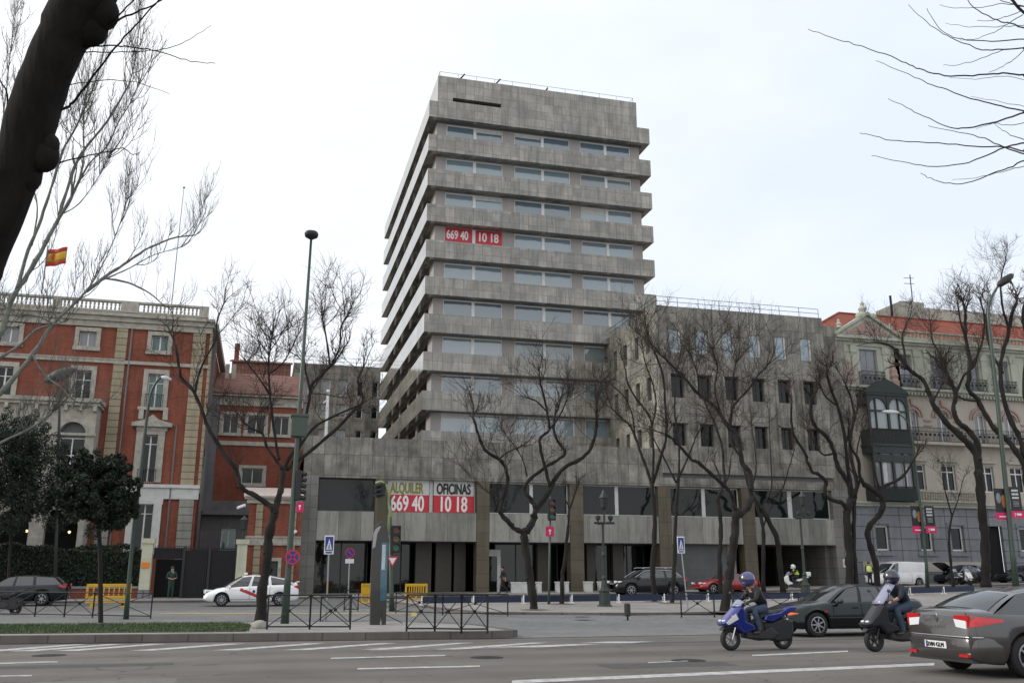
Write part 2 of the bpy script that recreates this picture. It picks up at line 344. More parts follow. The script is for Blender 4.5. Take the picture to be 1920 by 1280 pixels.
def text(name, s_, size, m, parent, loc, rot=(pi / 2, 0, 0), sx=1.0, depth=.01, bold=.0, align='LEFT'):
    cu = bpy.data.curves.new(name, 'FONT'); cu.body = s_; cu.size = size; cu.extrude = depth;  cu.align_x = align
    t = bpy.data.objects.new(name, cu); C.objects.link(t)
    dg = bpy.context.evaluated_depsgraph_get(); me = bpy.data.meshes.new_from_object(t.evaluated_get(dg))
    bpy.data.objects.remove(t); me.materials.clear(); me.materials.append(m)
    if bold:
        bm = bmesh.new(); bm.from_mesh(me); g0 = bm.verts[:] + bm.edges[:] + bm.faces[:]
        for i, (dx, dy) in enumerate(((1, 0), (-1, 0), (0, .7), (0, -.7))):
            r = bmesh.ops.duplicate(bm, geom=g0); vv = [v for v in r['geom'] if isinstance(v, bmesh.types.BMVert)]; bmesh.ops.translate(bm, verts=vv, vec=(dx * bold, dy * bold, .0003 * (i + 1)))
        bm.to_mesh(me)
    o = bpy.data.objects.new(name, me); C.objects.link(o); o.parent = parent; o.location = loc; o.rotation_euler = rot; o.scale = (sx, 1, 1); return o
# ------------------------------------------------------------------ ground, roads and pavements (follow one gentle slope)
def sheet(name, m, poly_rows, dz, thick=0, parent=None):
    """poly_rows: [(y, x_left, x_right)...]; a strip surface draped on the slope, with a kerb skirt when thick"""
    ys = []
    for (ya, la, ra), (yb, lb, rb) in zip(poly_rows, poly_rows[1:]):
        n = max(1, int(math.ceil((yb - ya) / 2.5)))
        for i in range(n): t = i / n; ys.append((ya + (yb - ya) * t, la + (lb - la) * t, ra + (rb - ra) * t))
    ys.append(poly_rows[-1])
    nx = max(1, int(max(r - l for _, l, r in ys) / 2.5)); mb = MB(); vs = []
    for y, l, r in ys:
        for i in range(nx + 1):
            x = l + (r - l) * i / nx; vs.append((x, y, gz(x, y) + dz))
    k = nx + 1; n = len(ys)
    fs = [(j * k + i, j * k + i + 1, (j + 1) * k + i + 1, (j + 1) * k + i) for j in range(n - 1) for i in range(nx)]
    mb.add(vs, fs)
    if thick:
        per = [i for i in range(k)] + [j * k + nx for j in range(1, n)] + [(n - 1) * k + i for i in range(nx - 1, -1, -1)] + [j * k for j in range(n - 2, 0, -1)]
        q = len(per); vv = [vs[i] for i in per] + [(vs[i][0], vs[i][1], vs[i][2] - thick) for i in per]
        mb.cm = 1; mb.add(vv, [(i, i + q, (i + 1) % q + q, (i + 1) % q) for i in range(q)])
        o = mb.build(name, [m, KERB])
    else: o = mb.build(name, m)
    return tag(o, kind='structure')
sheet('ground', SOIL, [(-60, -150, 250), (0, -150, 250), (30, -150, 250), (35, -150, 250), (55, -150, 250), (65, -150, 250), (400, -300, 400)], -.06)
def kerb_y(x): return 26.1 - (x + 6.1) * .097
sheet('main_road', ASPH, [(-20, -120, 160), (24.6, -120, 160), (28, -120, 160)], 0)
sheet('side_road', SETT, [(25.0, 6.0, 160), (36, -120, 160), (44, -120, 160)], .012)
sheet('side_road', SETT, [(27.5, -2, 8), (36, -2, 8)], .0165)
sheet('service_road', ASPH2, [(44, -120, 160), (60, -120, 160)], .004)
sheet('tree_pavement', PAVE, [(36.2, 14.5, 120), (38, 9, 120), (41.5, 8, 120), (52, 6.5, 120)], .12, .15)
sheet('far_pavement', PAVE, [(57.4, 1.0, 120), (62.2, 1.0, 120), (66, 1.0, 120)], .12, .15)
sheet('left_pavement', PAVE, [(53.4, -80, 1.0), (75, -80, 1.0)], .12, .15)
# median island with grass, running off to the left
isl = [(-60, kerb_y(-60)), (6.2, kerb_y(6.2)), (6.9, kerb_y(6.9) + .5), (6.6, 28.6), (4.5, 31.8), (-1.2, 32.4), (-60, 37)]
mb = MB(); k = len(isl)
ins = []
for i, p in enumerate(isl):
    a = Vector(isl[i - 1]); b = Vector(p); c_ = Vector(isl[(i + 1) % k])
    n1 = (b - a).normalized(); n2 = (c_ - b).normalized(); nn = (Vector((-n1.y, n1.x)) + Vector((-n2.y, n2.x))).normalized(); ins.append(b + nn * .3)
mb.cm = 1
mb.add([(x, y, .2) for x, y in isl] + [(p.x, p.y, .2) for p in ins] + [(x, y, -.1) for x, y in isl],
       [(i, (i + 1) % k, (i + 1) % k + k, i + k) for i in range(k)] + [(i, i + 2 * k, (i + 1) % k + 2 * k, (i + 1) % k) for i in range(k)])
mb.cm = 0
mb.add([(p.x, p.y, .195) for p in ins], [tuple(range(k))])
tag(mb.build('median_island', [PAVE, KERB]), kind='structure')
mb = MB(); gl = [(-60, kerb_y(-60) + .9), (-.3, kerb_y(-.3) + .9), (-.1, 30), (-1.2, 31.6), (-60, 36)]
mb.add([(x, y, .205) for x, y in gl], [tuple(range(5))]); tag(mb.build('grass_bed', GRASS), kind='structure')
mb = MB(); rr = random.Random(3)
for _ in range(26000):
    x = -22 + 21.8 * rr.random() ** .9; y0 = kerb_y(x) + .9; y1 = 31.5 + (-1.2 - x) * .075; y = y0 + (y1 - y0) * rr.random()
    if x > -1.6 and y > 30 + (-.1 - x) * 3: continue
    a = rr.random() * pi; h = .03 + .05 * rr.random(); w_ = .012
    mb.add([(x - w_ * cos(a), y - w_ * sin(a), .2), (x + w_ * cos(a), y + w_ * sin(a), .2), (x + rr.uniform(-.03, .03), y + rr.uniform(-.03, .03), .2 + h)], [(0, 1, 2)])
tag(mb.build('grass', GBLADE), 'short green grass covering the median strip beside the kerb', kind='stuff')
# repairs and ironwork in the carriageway
PATCH = mat('repaired asphalt', (.075, .072, .068), .9, noise=.3, nscale=5, bump=.5, bscale=120)
PATCH2 = mat('pale repaired asphalt', (.165, .155, .14), .9, noise=.25, nscale=5, bump=.5, bscale=120)
for x, y, w_, h_, m_ in ((-9, 19.2, 7.5, .55, PATCH), (2.5, 21.6, 3.2, 1.3, PATCH2), (6.2, 16.4, 2.6, .9, PATCH), (9.0, 22.3, 9, .35, PATCH), (-3.4, 15.6, 2.2, 1.1, PATCH2), (17, 21.0, 3.0, 1.0, PATCH)):
    rq = random.Random(int(x * 10)); P_ = []
    for k in range(28):
        t_ = k / 7; s_ = int(t_); f_ = t_ - s_; c_ = [(0, 0), (1, 0), (1, 1), (0, 1), (0, 0)]; u_ = c_[s_][0] + (c_[s_ + 1][0] - c_[s_][0]) * f_; v_ = c_[s_][1] + (c_[s_ + 1][1] - c_[s_][1]) * f_
        P_.append((x + u_ * w_ + rq.uniform(-.05, .05), y + v_ * h_ + rq.uniform(-.04, .04), .0022))
    tag(MB().add(P_, [tuple(range(28))]).build('road_patch', m_), kind='structure')
for x, y, lb in ((4.6, 19.3, 'round iron manhole cover in the middle of the main road'), (8.3, 17.6, 'round iron manhole cover near the thick white line'), (-4.2, 22.2, 'round iron manhole cover close to the grass kerb')):
    tag(MB().lathe([(.34, 0), (.34, .004), (.31, .006), (.30, .003)], (x, y, .001), 24).build('manhole_cover', IRON), lb, 'manhole cover')
# painted markings on the road surface
def stripe(pts, z=.0045, m=PAINT, name='road_marking', dz=None):
    q = [GP(*p) for p in pts]
    return tag(MB().add([(p.x, p.y, (gz(p.x, p.y) if dz is not None else 0) + (dz if dz is not None else z)) for p in q], [(0, 1, 2, 3)]).build(name, m), kind='structure')
for i, x in enumerate([-55, 15, 95, 240, 395, 530, 675, 815]):
    x2 = x + 165 if i < 4 else x + 160
    y1, y2 = 1221 - i * .6, 1207.5 - i * .5
    stripe([(x, y1), (x + 48, y1), (x2 + 55, y2), (x2 + 22, y2)])
stripe([(905, 1213), (1010, 1213), (1130, 1207), (1075, 1207)]); stripe([(1085, 1205), (1180, 1205), (1228, 1202), (1140, 1202)])
for a, b, c_, d in [((0, 1242), (108, 1239), (108, 1241), (0, 1244)), ((0, 1266), (60, 1265), (60, 1267), (0, 1268)), ((620, 1232.5), (835, 1227), (835, 1229), (620, 1234.5)),
                    ((670, 1252), (900, 1247), (900, 1249.5), (670, 1254.5)), ((1410, 1227), (1590, 1219), (1590, 1221.5), (1410, 1229.5)), ((1215, 1241), (1290, 1238), (1290, 1239), (1215, 1242.5))]:
    stripe([d, c_, b, a])
stripe([(960, 1281), (1752, 1247), (1752, 1242), (960, 1275)])
stripe([(300, 1151), (780, 1151), (780, 1149.5), (300, 1149.5)], m=YPAINT, dz=.02); stripe([(770, 1156), (782, 1156), (781, 1146), (773, 1146)], m=YPAINT, dz=.024)
tag(MB().lathe([(.3, 0), (.3, .004)], tuple(GP(1092, 1156, .122)), 20).build('manhole_cover', IRON), 'round iron manhole cover set in the tree lined pavement', 'manhole cover')
# ------------------------------------------------------------------ building helpers
def facade(mb, x0, x1, z0, z1, y, ops, depth=.3, axis='x', sgn=1):
    """wall face with real openings and reveals; axis x: plane y=const facing -y; axis y: plane x=y facing -x (sgn=-1: +x)"""
    us = sorted(set([x0, x1] + [v for o in ops for v in o[:2]])); zs = sorted(set([z0, z1] + [v for o in ops for v in o[2:4]]))
    P = (lambda u, z, d: (u, y + d, z)) if axis == 'x' else (lambda u, z, d: (y + d * sgn, u, z))
    for a, b in zip(us, us[1:]):
        for c, d in zip(zs, zs[1:]):
            mu, mz = (a + b) / 2, (c + d) / 2
            if any(o[0] < mu < o[1] and o[2] < mz < o[3] for o in ops): continue
            mb.add([P(a, c, 0), P(b, c, 0), P(b, d, 0), P(a, d, 0)], [(0, 1, 2, 3)])
    for a, b, c, d in ops:
        mb.add([P(a, c, 0), P(b, c, 0), P(b, d, 0), P(a, d, 0), P(a, c, depth), P(b, c, depth), P(b, d, depth), P(a, d, depth)],
               [(0, 1, 5, 4), (1, 2, 6, 5), (2, 3, 7, 6), (3, 0, 4, 7)])
def window(parent, x0, x1, z0, z1, y, glass, frame=WHITEF, fw=.06, mull=(), trans=(), name='window', axis='x', dep=.06, sgn=1):
    """frame as the part, pane as its sub-part; plane y"""
    f = MB(); g = MB()
    def bx(m, u0, u1, d0, d1, a, b):
        if axis == 'x': m.box(u0, u1, y + d0, y + d1, a, b)
        else: m.box(min(y + sgn * d0, y + sgn * d1), max(y + sgn * d0, y + sgn * d1), u0, u1, a, b)
    bx(f, x0, x0 + fw, 0, dep, z0, z1); bx(f, x1 - fw, x1, 0, dep, z0, z1); bx(f, x0 + fw, x1 - fw, 0, dep, z1 - fw, z1); bx(f, x0 + fw, x1 - fw, 0, dep, z0, z0 + fw)
    for u in mull:
        w_ = u[1] if isinstance(u, tuple) else fw; u = u[0] if isinstance(u, tuple) else u
        bx(f, u - w_ / 2, u + w_ / 2, -.005, dep - .005, z0 + fw, z1 - fw)
    for z in trans: bx(f, x0 + fw, x1 - fw, .004, dep - .01, z - fw / 2, z + fw / 2)
    fr = f.build(name, frame, parent)
    bx(g, x0 + fw * .5, x1 - fw * .5, dep * .5, dep * .5 + .02, z0 + fw * .5, z1 - fw * .5)
    g.build('pane', glass, fr); return fr
def railing(mb, pts, h=1.0, posts=2.0, r=.02, mids=(.5,)):
    for a, b in zip(pts, pts[1:]):
        a, b = Vector(a), Vector(b); n = max(1, round((b - a).length / posts))
        for f in (*mids, 1.0): mb.tube([a + Vector((0, 0, h * f)), b + Vector((0, 0, h * f))], r, 5)
        for i in range(n + 1): p = a.lerp(b, i / n); mb.tube([p, p + Vector((0, 0, h))], r, 5)
# ------------------------------------------------------------------ concrete office building
ob = thing('office_building', 'grey stone clad office building with a stepped tower, low podium and corner wing', 'office building', (22, 70, 0))
G0 = .1
m = MB()
facade(m, 2.35, 27.85, 8.0, 10.7, 62.0, [], 0); m.box(2.35, 27.85, 62.003, 62.6, 7.98, 10.698)
m.box(2.35, 2.9, 62.6, 71.0, 8.0, 10.69); m.build('parapet', CONC2, ob)
box('podium_roof', CONC2, ob, 2.4, 42, 62.6, 76, 9.6, 9.9)
m = MB(); m.box(2.35, 3.32, 61.98, 63.5, G0, 7.98); m.box(2.35, 2.6, 63.5, 76, G0, 9.6); m.build('corner_pier', PIER, ob)
PX = [(7.05, 7.85), (14.0, 14.88), (20.7, 21.67), (27.4, 28.37), (34.06, 35.1)]
for a, b in PX:
    box('pillar', STONEB, ob, a, b, 61.93, 62.9, G0, 7.96)
edges = [3.32] + [v for p in PX for v in p] + [41.75]
for i in range(0, len(edges), 2):
    a, b = edges[i] + .02, edges[i + 1] - .02
    m = MB(); m.box(a, b, 61.97, 62.75, 3.92, 5.82); m.build('spandrel', CONC3, ob)
    mu = {0: (), 1: ((10.9, .24),), 2: ((18.0, .24),), 3: ((24.38, .26),), 4: ((31.2, .28),), 5: ((38.34, .36),)}[i // 2]
    window(ob, a, b, 5.83, 7.97, 62.42, GLDK, TRIM2 if i else DARKF, .07, mull=mu, dep=.1)
m = MB(); m.box(2.6, 41.75, 62.9, 71, 3.9, 4.1); m.box(2.6, 41.75, 66, 66.2, 4.1, 9.6); m.build('mezzanine_floor', GREYP, ob)
# ground floor under the overhang
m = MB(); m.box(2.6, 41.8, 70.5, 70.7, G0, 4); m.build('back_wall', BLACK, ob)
def shop(a, b, n, col=GLSH, y=64.6):
    window(ob, a, b, G0 + .3, 3.9, y, col, DARKF, .08, mull=[a + (b - a) * i / n for i in range(1, n)], name='shop_window', dep=.1)
shop(3.4, 7.0, 2); shop(7.9, 13.9, 4, y=65.4); shop(15.9, 20.6, 3); shop(21.8, 27.3, 4)
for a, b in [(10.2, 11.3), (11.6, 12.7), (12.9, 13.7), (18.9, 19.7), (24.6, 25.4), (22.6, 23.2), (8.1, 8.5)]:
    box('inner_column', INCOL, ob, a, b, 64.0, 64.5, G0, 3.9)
m = MB(); m.box(14.9, 15.05, 63.6, 63.75, .5, 3.3); m.box(15.85, 16.1, 63.6, 63.8, .5, 3.45); m.box(14.9, 15.85, 63.6, 63.75, 3.0, 3.45)
d = m.build('door', TRIM2, ob); box('pane', GLSH, d, 15.05, 15.85, 63.66, 63.7, .5, 3.0)
box('shutter', panel_mat('slatted grey shutter', (.115, .12, .12), 9, .12, mortar=.012, mcol=.7, var=.04, stain=.1), ob, 28.4, 32.9, 62.5, 62.6, G0, 3.9)
box('pale_panel', CONC3, ob, 32.92, 33.6, 62.45, 62.6, G0, 3.9)
box('garage_wall', CONC2, ob, 35.12, 35.4, 62.95, 70, G0, 3.9)
m = MB(); m.box(41.75, 43.3, 61.98, 63.0, G0, 8.0); m.box(41.4, 41.78, 63.0, 70.4, G0, 3.9); m.build('corner_pier', PIER, ob)
q = box('wall_plate', SWHITE, ob, 42.2, 42.55, 61.94, 61.97, 2.3, 2.9); box('emblem', SBLACK, q, 42.3, 42.45, 61.93, 61.94, 2.45, 2.75)
# corner wing
m = MB()
cols = [28.85, 31.08, 33.33, 35.58, 37.83, 40.08]; WW = .95
ops = [(x, x + WW, 18.1, 19.88) for x in cols] + [(x, x + WW + .12, 14.6, 16.4) for x in cols] + [(x - .02, x + WW + .1, 11.0, 12.66) for x in cols]
facade(m, 27.85, 42.2, 8.95, 21.7, 62.0, ops, .42)
lc = [75.1, 72.9, 70.65, 68.4, 66.0, 63.8]
opl = [(y - .35, y + .4, 18.3, 20.1) for y in lc] + [(y - .4, y + .4, 14.6, 16.4) for y in lc] + [(y - .4, y + .4, 11.0, 12.7) for y in lc]
facade(m, 62.0, 76.1, 9.9, 21.7, 27.85, opl, .42, 'y')
m.box(27.86, 42.19, 62.01, 76.1, 21.5, 21.69); m.box(42.0, 42.2, 62.01, 76.1, 9, 21.68); m.box(28.4, 42, 75.9, 76.1, 9.9, 21.5)
m.build('wing_wall', CONCW, ob)
m = MB(); m.box(27.86, 42.2, 62.02, 62.6, 8.0, 8.62); m.build('beam', CONC2, ob); box('shadow_joint', GREYP, ob, 27.86, 42.2, 62.25, 62.7, 8.62, 8.95)
m = MB()
for x in cols:                                # projecting hoods and fins over the two lower rows
    for z0, z1 in ((16.4, 16.5), (12.66, 12.76)): m.box(x - .15, x + WW + .25, 61.78, 61.998, z0, z1)
    m.box(x - .3, x - .12, 61.82, 61.998, 12.8, 16.38); m.box(x - .3, x - .12, 61.82, 61.998, 9.6, 12.64); m.cut()
m.pieces('window_hood_and_fin', CONCW, ob)
for i, o in enumerate(ops):
    window(ob, o[0], o[1], o[2], o[3], 62.36 if i > 5 else 62.12, GLSKY if i < 6 else GLDK, WHITEF if i < 6 else DARKF, .05, mull=() if i < 6 else ((o[0] + o[1]) / 2,))
    if i < 6: box('blind', TRIM2, ob, o[1] - .16, o[1] - .005, 62.08, 62.115, o[2], o[3])
for o in opl: window(ob, o[0], o[1], o[2], o[3], 28.2, GLDK, DARKF, .05, axis='y')
box('set_back_wall', CONCW, ob, 42.2, 44.6, 62.75, 64, G0 + 7.9, 21.3)
m = MB(); railing(m, [(27.95, 76, 21.7), (27.95, 62.1, 21.7), (42.0, 62.1, 21.7)], .75, 1.75, .022); m.build('roof_railing', IRON, ob)
# tower
grr = random.Random(12)
TB = [40.53 - 3.24 * i for i in range(10)]
for i, b in enumerate(TB):
    t = b + (1.56 if i else 1.54)
    m = MB(); x0, x1, y0, y1 = 11.68, 32.4, 72.0, 103
    zb = b if i < 9 else 9.9
    m.box(x0, x1, y0, y0 + .5, zb, t); m.box(x0, x0 + .5, y0 + .5, y1 - .5, zb, t); m.box(x1 - .5, x1, y0 + .5, y1 - .5, zb, t); m.box(x0, x1, y1 - .5, y1, zb, t)
    m.build('floor_band', CONC, ob)
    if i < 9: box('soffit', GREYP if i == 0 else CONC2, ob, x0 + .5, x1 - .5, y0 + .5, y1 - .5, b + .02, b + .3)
    if i < 9:
        nb = TB[i + 1]
        zs = nb + 1.1; zt = b
        m = MB()
        wx = [(13.43, 18.6), (19.66, 24.94), (25.9, 30.88)]
        facade(m, 12.56, 31.75, nb + .3, zt + .02, 73.05, [(a, c, zs, zt - .02) for a, c in wx], .3)
        sy = [(75.2 + 5.6 * k, 79.8 + 5.6 * k) for k in range(5)]
        facade(m, 73.05, 101.6, nb + .3, zt + .02, 12.56, [(a, c, zs, zt - .02) for a, c in sy], .3, 'y')
        facade(m, 73.05, 101.6, nb + .3, zt + .02, 31.75, [(a, c, zs, zt - .02) for a, c in sy], .3, 'y', -1)
        m.build('storey_wall', LWALL, ob)
        for a, c in wx:
            window(ob, a, c, zs, zt - .02, 73.15, grr.choice((GLSKY, GLSKY, GLSKY2, GLSKY3)), WHITEF, .09, mull=((((a + c) / 2) + .02, .27),), dep=.1)
            if grr.random() < .3:
                xa = a + .12 if grr.random() < .5 else (a + c) / 2 + .18
                box('blind', TRIM2, ob, xa, xa + (c - a) / 2 - .3, 73.185, 73.195, zt - .12 - grr.uniform(.15, .5), zt - .12)
        for a, c in sy[:3]:
            window(ob, a, c, zs, zt - .02, 12.7, GLDK, DARKF, .08, axis='y', mull=((a + c) / 2,))
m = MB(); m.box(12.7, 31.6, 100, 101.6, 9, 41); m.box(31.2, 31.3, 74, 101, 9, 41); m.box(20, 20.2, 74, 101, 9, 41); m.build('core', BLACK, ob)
m = MB(); facade(m, 12.41, 31.2, 42.05, 44.62, 72.03, [(13.75, 18.15, 42.25, 42.62)], .5)
facade(m, 72.03, 102.5, 42.05, 44.62, 12.41, [], .2, 'y'); facade(m, 72.03, 102.5, 42.05, 44.62, 31.2, [], .2, 'y', -1); m.box(12.42, 31.19, 72.6, 102.5, 44.4, 44.61); m.box(12.42, 31.19, 102.4, 102.6, 42, 44.4)
m.build('penthouse', CONC, ob); box('slot', BLACK, ob, 13.7, 18.2, 72.54, 72.6, 42.2, 42.65)
m = MB(); railing(m, [(12.6, 90, 44.62), (12.6, 72.3, 44.62), (31, 72.3, 44.62), (31, 90, 44.62)], .55, 1.7, .018, ()); m.build('roof_railing', RAILM, ob)
for px in (868, 935, 1025):
    p = PY(px, 150 + (px - 868) * .12, 72.6); s = .55 if px > 1000 else 1
    m = MB(); m.tube([(p.x - .75 * s, 73.4, 44.5), (p.x + .15 * s, 72.5, 45.4 - (1 - s) * .5)], .07, 5); m.tube([(p.x - .45 * s, 73.2, 44.4), (p.x - .3 * s, 72.9, 45)], .05, 5); m.build('davit', IRON, ob)
# rear wing
y = 103.6; XL = PY(551, 680, y).x; z1 = 25.0
m = MB(); ops = []
for a, b in [(569, 578), (601.5, 619), (633, 650), (669, 680.5), (697, 709)]:
    for z0, zz in [(17.0 + .0, 17.6), (19.0, 20.5), (21.5, 23.3)][::1]:
        xa, xb = PY(a, 740, y).x, PY(b, 740, y).x
        ops.append((xa, xb, z0 + (0 if z0 > 18 else -1), zz))
facade(m, XL, 11.9, 9, z1, y, ops, .35); m.box(XL, 11.9, y + 8, y + 8.1, 9, z1); m.box(XL, 11.9, y + .4, y + 8, z1 - .3, z1 - .1); m.build('rear_wing_wall', CONCW, ob)
for i, o in enumerate(ops): window(ob, *o, y + .3, GLPALE if i < 9 else GLDK, WHITEF, .07)
m = MB(); railing(m, [(XL, y + .3, z1), (11.9, y + .3, z1)], .9, 1.5, .025); m.build('roof_railing', RAILM, ob)
p = PY(611, 815, 66)
m = MB(); m.tube([(p.x, 66, 9.9), (p.x, 66, PY(611, 740, 66).z)], [.13, .1], 8); m.tube([(p.x, 66, PY(611, 748, 66).z), (p.x - .3, 66, PY(611, 756, 66).z)], .05, 5); m.sphere((p.x, 66, PY(612, 733, 66).z), .13, 8)
tag(m.build('flagpole', WHITEF), 'bare white flagpole standing on the low podium roof', 'flagpole')
# banners
def banner(label, x0, x1, z0, z1, y, parts, split=None):
    t = thing('banner', label, 'banner', (x0, y, z0))
    if split is None: box('red_sheet', RED, t, x0, x1, y, y + .02, z0, z1)
    else:
        box('red_sheet', RED, t, x0, x1, y, y + .02, z0, split); box('white_sheet', HGW, t, x0, x1, y, y + .02, split, z1)
    for s_, mm, sz, x, z, sx, bold in parts: text('lettering', s_, sz, mm, t, (x - x0, -.008, z - z0), sx=sx, bold=bold*1.2, depth=.004)
HGW = mat('glass-dimmed white sheet', (.50, .50, .49), .5)  # white sheet coloured grey to imitate dimming by the window glass
OLIVE = mat('olive lettering', (.20, .20, .015), .5)
sp = 6.98
banner('red and white banner over the podium window reading ALQUILER 669 40', 7.88, 10.74, 5.6, 7.98, 62.3, [('ALQUILER', OLIVE, .98, 8.1, 7.1, .5, .04), ('669 40', SWHITE, 1.42, 8.12, 5.93, .58, .035)], sp)
banner('red and white banner over the podium window reading OFICINAS 10 18', 11.05, 13.86, 5.6, 7.98, 62.3, [('OFICINAS', SBLACK, .98, 11.25, 7.1, .55, .045), ('10 18', SWHITE, 1.42, 11.4, 5.93, .62, .035)], sp)
zb = TB[3]
banner('small red banner behind the tower window reading 669 40', 13.5, 15.86, zb - 1.75, zb - .03, 73.12, [('669 40', SWHITE, 1.12, 13.6, zb - 1.0, .62, .03)])
banner('small red banner behind the tower window, showing only the digits 10 18', 16.2, 18.55, zb - 1.75, zb - .03, 73.12, [('10 18', SWHITE, 1.12, 16.35, zb - 1.0, .74, .03)])
# ------------------------------------------------------------------ red brick mansion (left)
rb = thing('brick_mansion', 'red brick mansion with tan quoins and a stone balustrade along its roof', 'building', (-12, 66, 0))
YR = 64.0
def surround(m, x0, x1, z0, z1, w_=.28, y=YR, d=.12, sill=True):
    m.box(x0 - w_, x0, y - d, y + .02, z0, z1); m.box(x1, x1 + w_, y - d, y + .02, z0, z1); m.box(x0 - w_, x1 + w_, y - d - .004, y + .02, z1, z1 + w_)
    if sill: m.box(x0 - w_ - .05, x1 + w_ + .05, y - d - .06, y + .02, z0 - w_, z0)
wins = []; m = MB(); st = MB()
RX = [-7.55]; LXs = [-12.05, -16.7, -21.2]
ops = []
for cx, yy in [(RX[0], YR)] + [(x, YR) for x in LXs]:
    ops.append((cx - .53, cx + .53, 16.32, 17.36)); ops.append((cx - .5, cx + .5, 12.45, 14.72))
ops.append((-8.0, -7.08, 7.55, 10.65)); ops.append((-8.0, -6.95, 3.3, 6.15))
for x in LXs: ops += [(x - .55, x + .55, 7.6, 10.2), (x - .6, x + .6, 3.0, 6.0)]
facade(m, -34, -4.35, G0, 18.1, YR, ops, .28)
facade(m, YR, 83, G0, 18.1, -4.35, [(68, 69.2, 12.6, 14.8), (73, 74.2, 12.6, 14.8), (68, 69.2, 8, 10.6), (73, 74.2, 8, 10.6)], .25, 'y', -1)
m.build('wall', BRICK, rb)
m = MB()
for a, b in [(-10.28, -9.6), (-5.45, -4.62)]:
    m.box(a, b, YR - .14, YR + .02, 6.9, 17.95); m.cut()
m.box(-4.37, -4.2, YR - .1, YR + .7, 6.9, 17.95)
m.pieces('quoin', QUOIN, rb)
m = MB()
for a, b in [(-10.28, -9.5), (-5.4, -4.5)]: m.box(a, b, YR - .16, YR + .02, G0, 6.7); m.cut()
m.pieces('lower_quoin', LOWQ, rb)
m = MB()
m.box(-34, -4.15, YR - .35, YR + .3, 18.1, 18.42); m.box(-34, -4.1, YR - .55, YR + .3, 18.425, 18.62); m.box(-34, -4.25, YR - .2, YR + .02, 17.7, 18.09)
m.box(-4.34, -3.9, YR + .3, 83, 18.1, 18.55)
m.build('cornice', TRIM, rb)
m = MB(); m.box(-34, -4.3, YR - .16, YR + .02, 15.28, 15.5); m.box(-34, -9.65, YR - .2, YR + .02, 15.5, 15.58); m.build('string_course', TRIM, rb)
m = MB(); m.box(-9.7, -4.2, YR - .3, YR + .02, 7.2, 7.42); m.box(-9.6, -4.25, YR - .18, YR + .02, 6.5, 7.19); m.box(-8.6, -6.4, YR - .2, YR + .02, 6.15, 6.5); m.box(-6.93, -6.45, YR - .22, YR + .02, 3.0, 6.15); m.box(-8.5, -8.02, YR - .22, YR + .02, 3.0, 6.15); m.build('plinth_band', TRIM2, rb)
for o in ops:
    hw_ = (o[1] + o[0]) / 2
    g = GLTEAL if o[0] > -9 and o[2] > 11 else GLPALE if o[2] > 16 else GLDK
    window(rb, *o, YR + .2, g, WHITEF, .05, mull=((hw_, .09),), trans=() if o[3] - o[2] < 1.5 else (o[3] - .6,))
for a, b in ((68, 69.2), (73, 74.2)):
    for z0, z_ in ((12.6, 14.8), (8, 10.6)): window(rb, a, b, z0, z_, -4.55, GLDK, WHITEF, .05, axis='y', sgn=-1, mull=((a + b) / 2,))
m = MB()
for cx in RX + LXs: surround(m, cx - .53, cx + .53, 16.32, 17.36, .26); m.cut(); surround(m, cx - .5, cx + .5, 12.45, 14.72, .3, sill=False); m.box(cx - .95, cx + .95, YR - .35, YR, 12.25, 12.44); m.cut()
surround(m, -8.0, -7.08, 7.55, 10.65, .42, d=.16, sill=False)
m.pieces('window_surround', TRIM, rb)
m = MB(); m.box(-8.75, -6.25, YR - .45, YR + .02, 11.15, 11.4); m.box(-8.45, -6.55, YR - .2, YR, 10.9, 11.14)
m.prism([(-8.7, 11.4), (-6.3, 11.4), (-7.1, 11.62), (-7.5, 11.95), (-7.9, 11.62)], YR - .4, YR, 'y'); m.box(-8.4, -8.1, YR - .34, YR, 11.62, 12.24); m.box(-6.9, -6.6, YR - .34, YR, 11.62, 12.24); m.build('pediment', TRIM, rb)
m = MB()
for cx, z in ((-7.55, 12.45), (-7.55, 7.5), (-12.05, 12.5)):
    for k in range(11): x = cx - .55 + .11 * k; m.tube([(x, YR - .28, z), (x, YR - .28, z + .85)], .014, 4)
    m.box(cx - .6, cx + .6, YR - .3, YR - .26, z + .83, z + .87); m.cut()
m.pieces('balcony_rail', IRON, rb)
# balustrade
def balustrade(parent, x0, x1, y, z0, z1, step=.27, m_=TRIM, posts=(), r=.075, name='balustrade', d=.28):
    m = MB(); h = z1 - z0; m.box(x0, x1, y - d / 2, y + d / 2, z0, z0 + h * .16); m.box(x0, x1, y - d / 2 - .03, y + d / 2 + .03, z1 - h * .17, z1)
    n = int((x1 - x0) / step)
    for i in range(n + 1):
        x = x0 + (x1 - x0) * i / n
        if any(a - .1 < x < b + .1 for a, b in posts): continue
        a, b = z0 + h * .16, z1 - h * .17; q = b - a
        m.lathe([(r * .7, 0), (r * .7, q * .1), (r, q * .3), (r * .55, q * .5), (r, q * .7), (r * .7, q * .9), (r * .7, q)], (x, y, a), 6)
    for a, b in posts: m.box(a, b, y - d / 2 - .05, y + d / 2 + .05, z0 + .002, z1 - .003)
    return m.build(name, m_, parent)
m = MB(); m.box(-34, -4.55, YR - .1, YR + .2, 18.62, 18.8); m.build('balustrade_base', TRIM, rb)
balustrade(rb, -34, -4.6, YR, 18.8, 19.6, .26, posts=((-5.2, -4.6), (-10.2, -9.1), (-14.4, -13.9), (-19, -18.5), (-24, -23.5)))
m = MB()
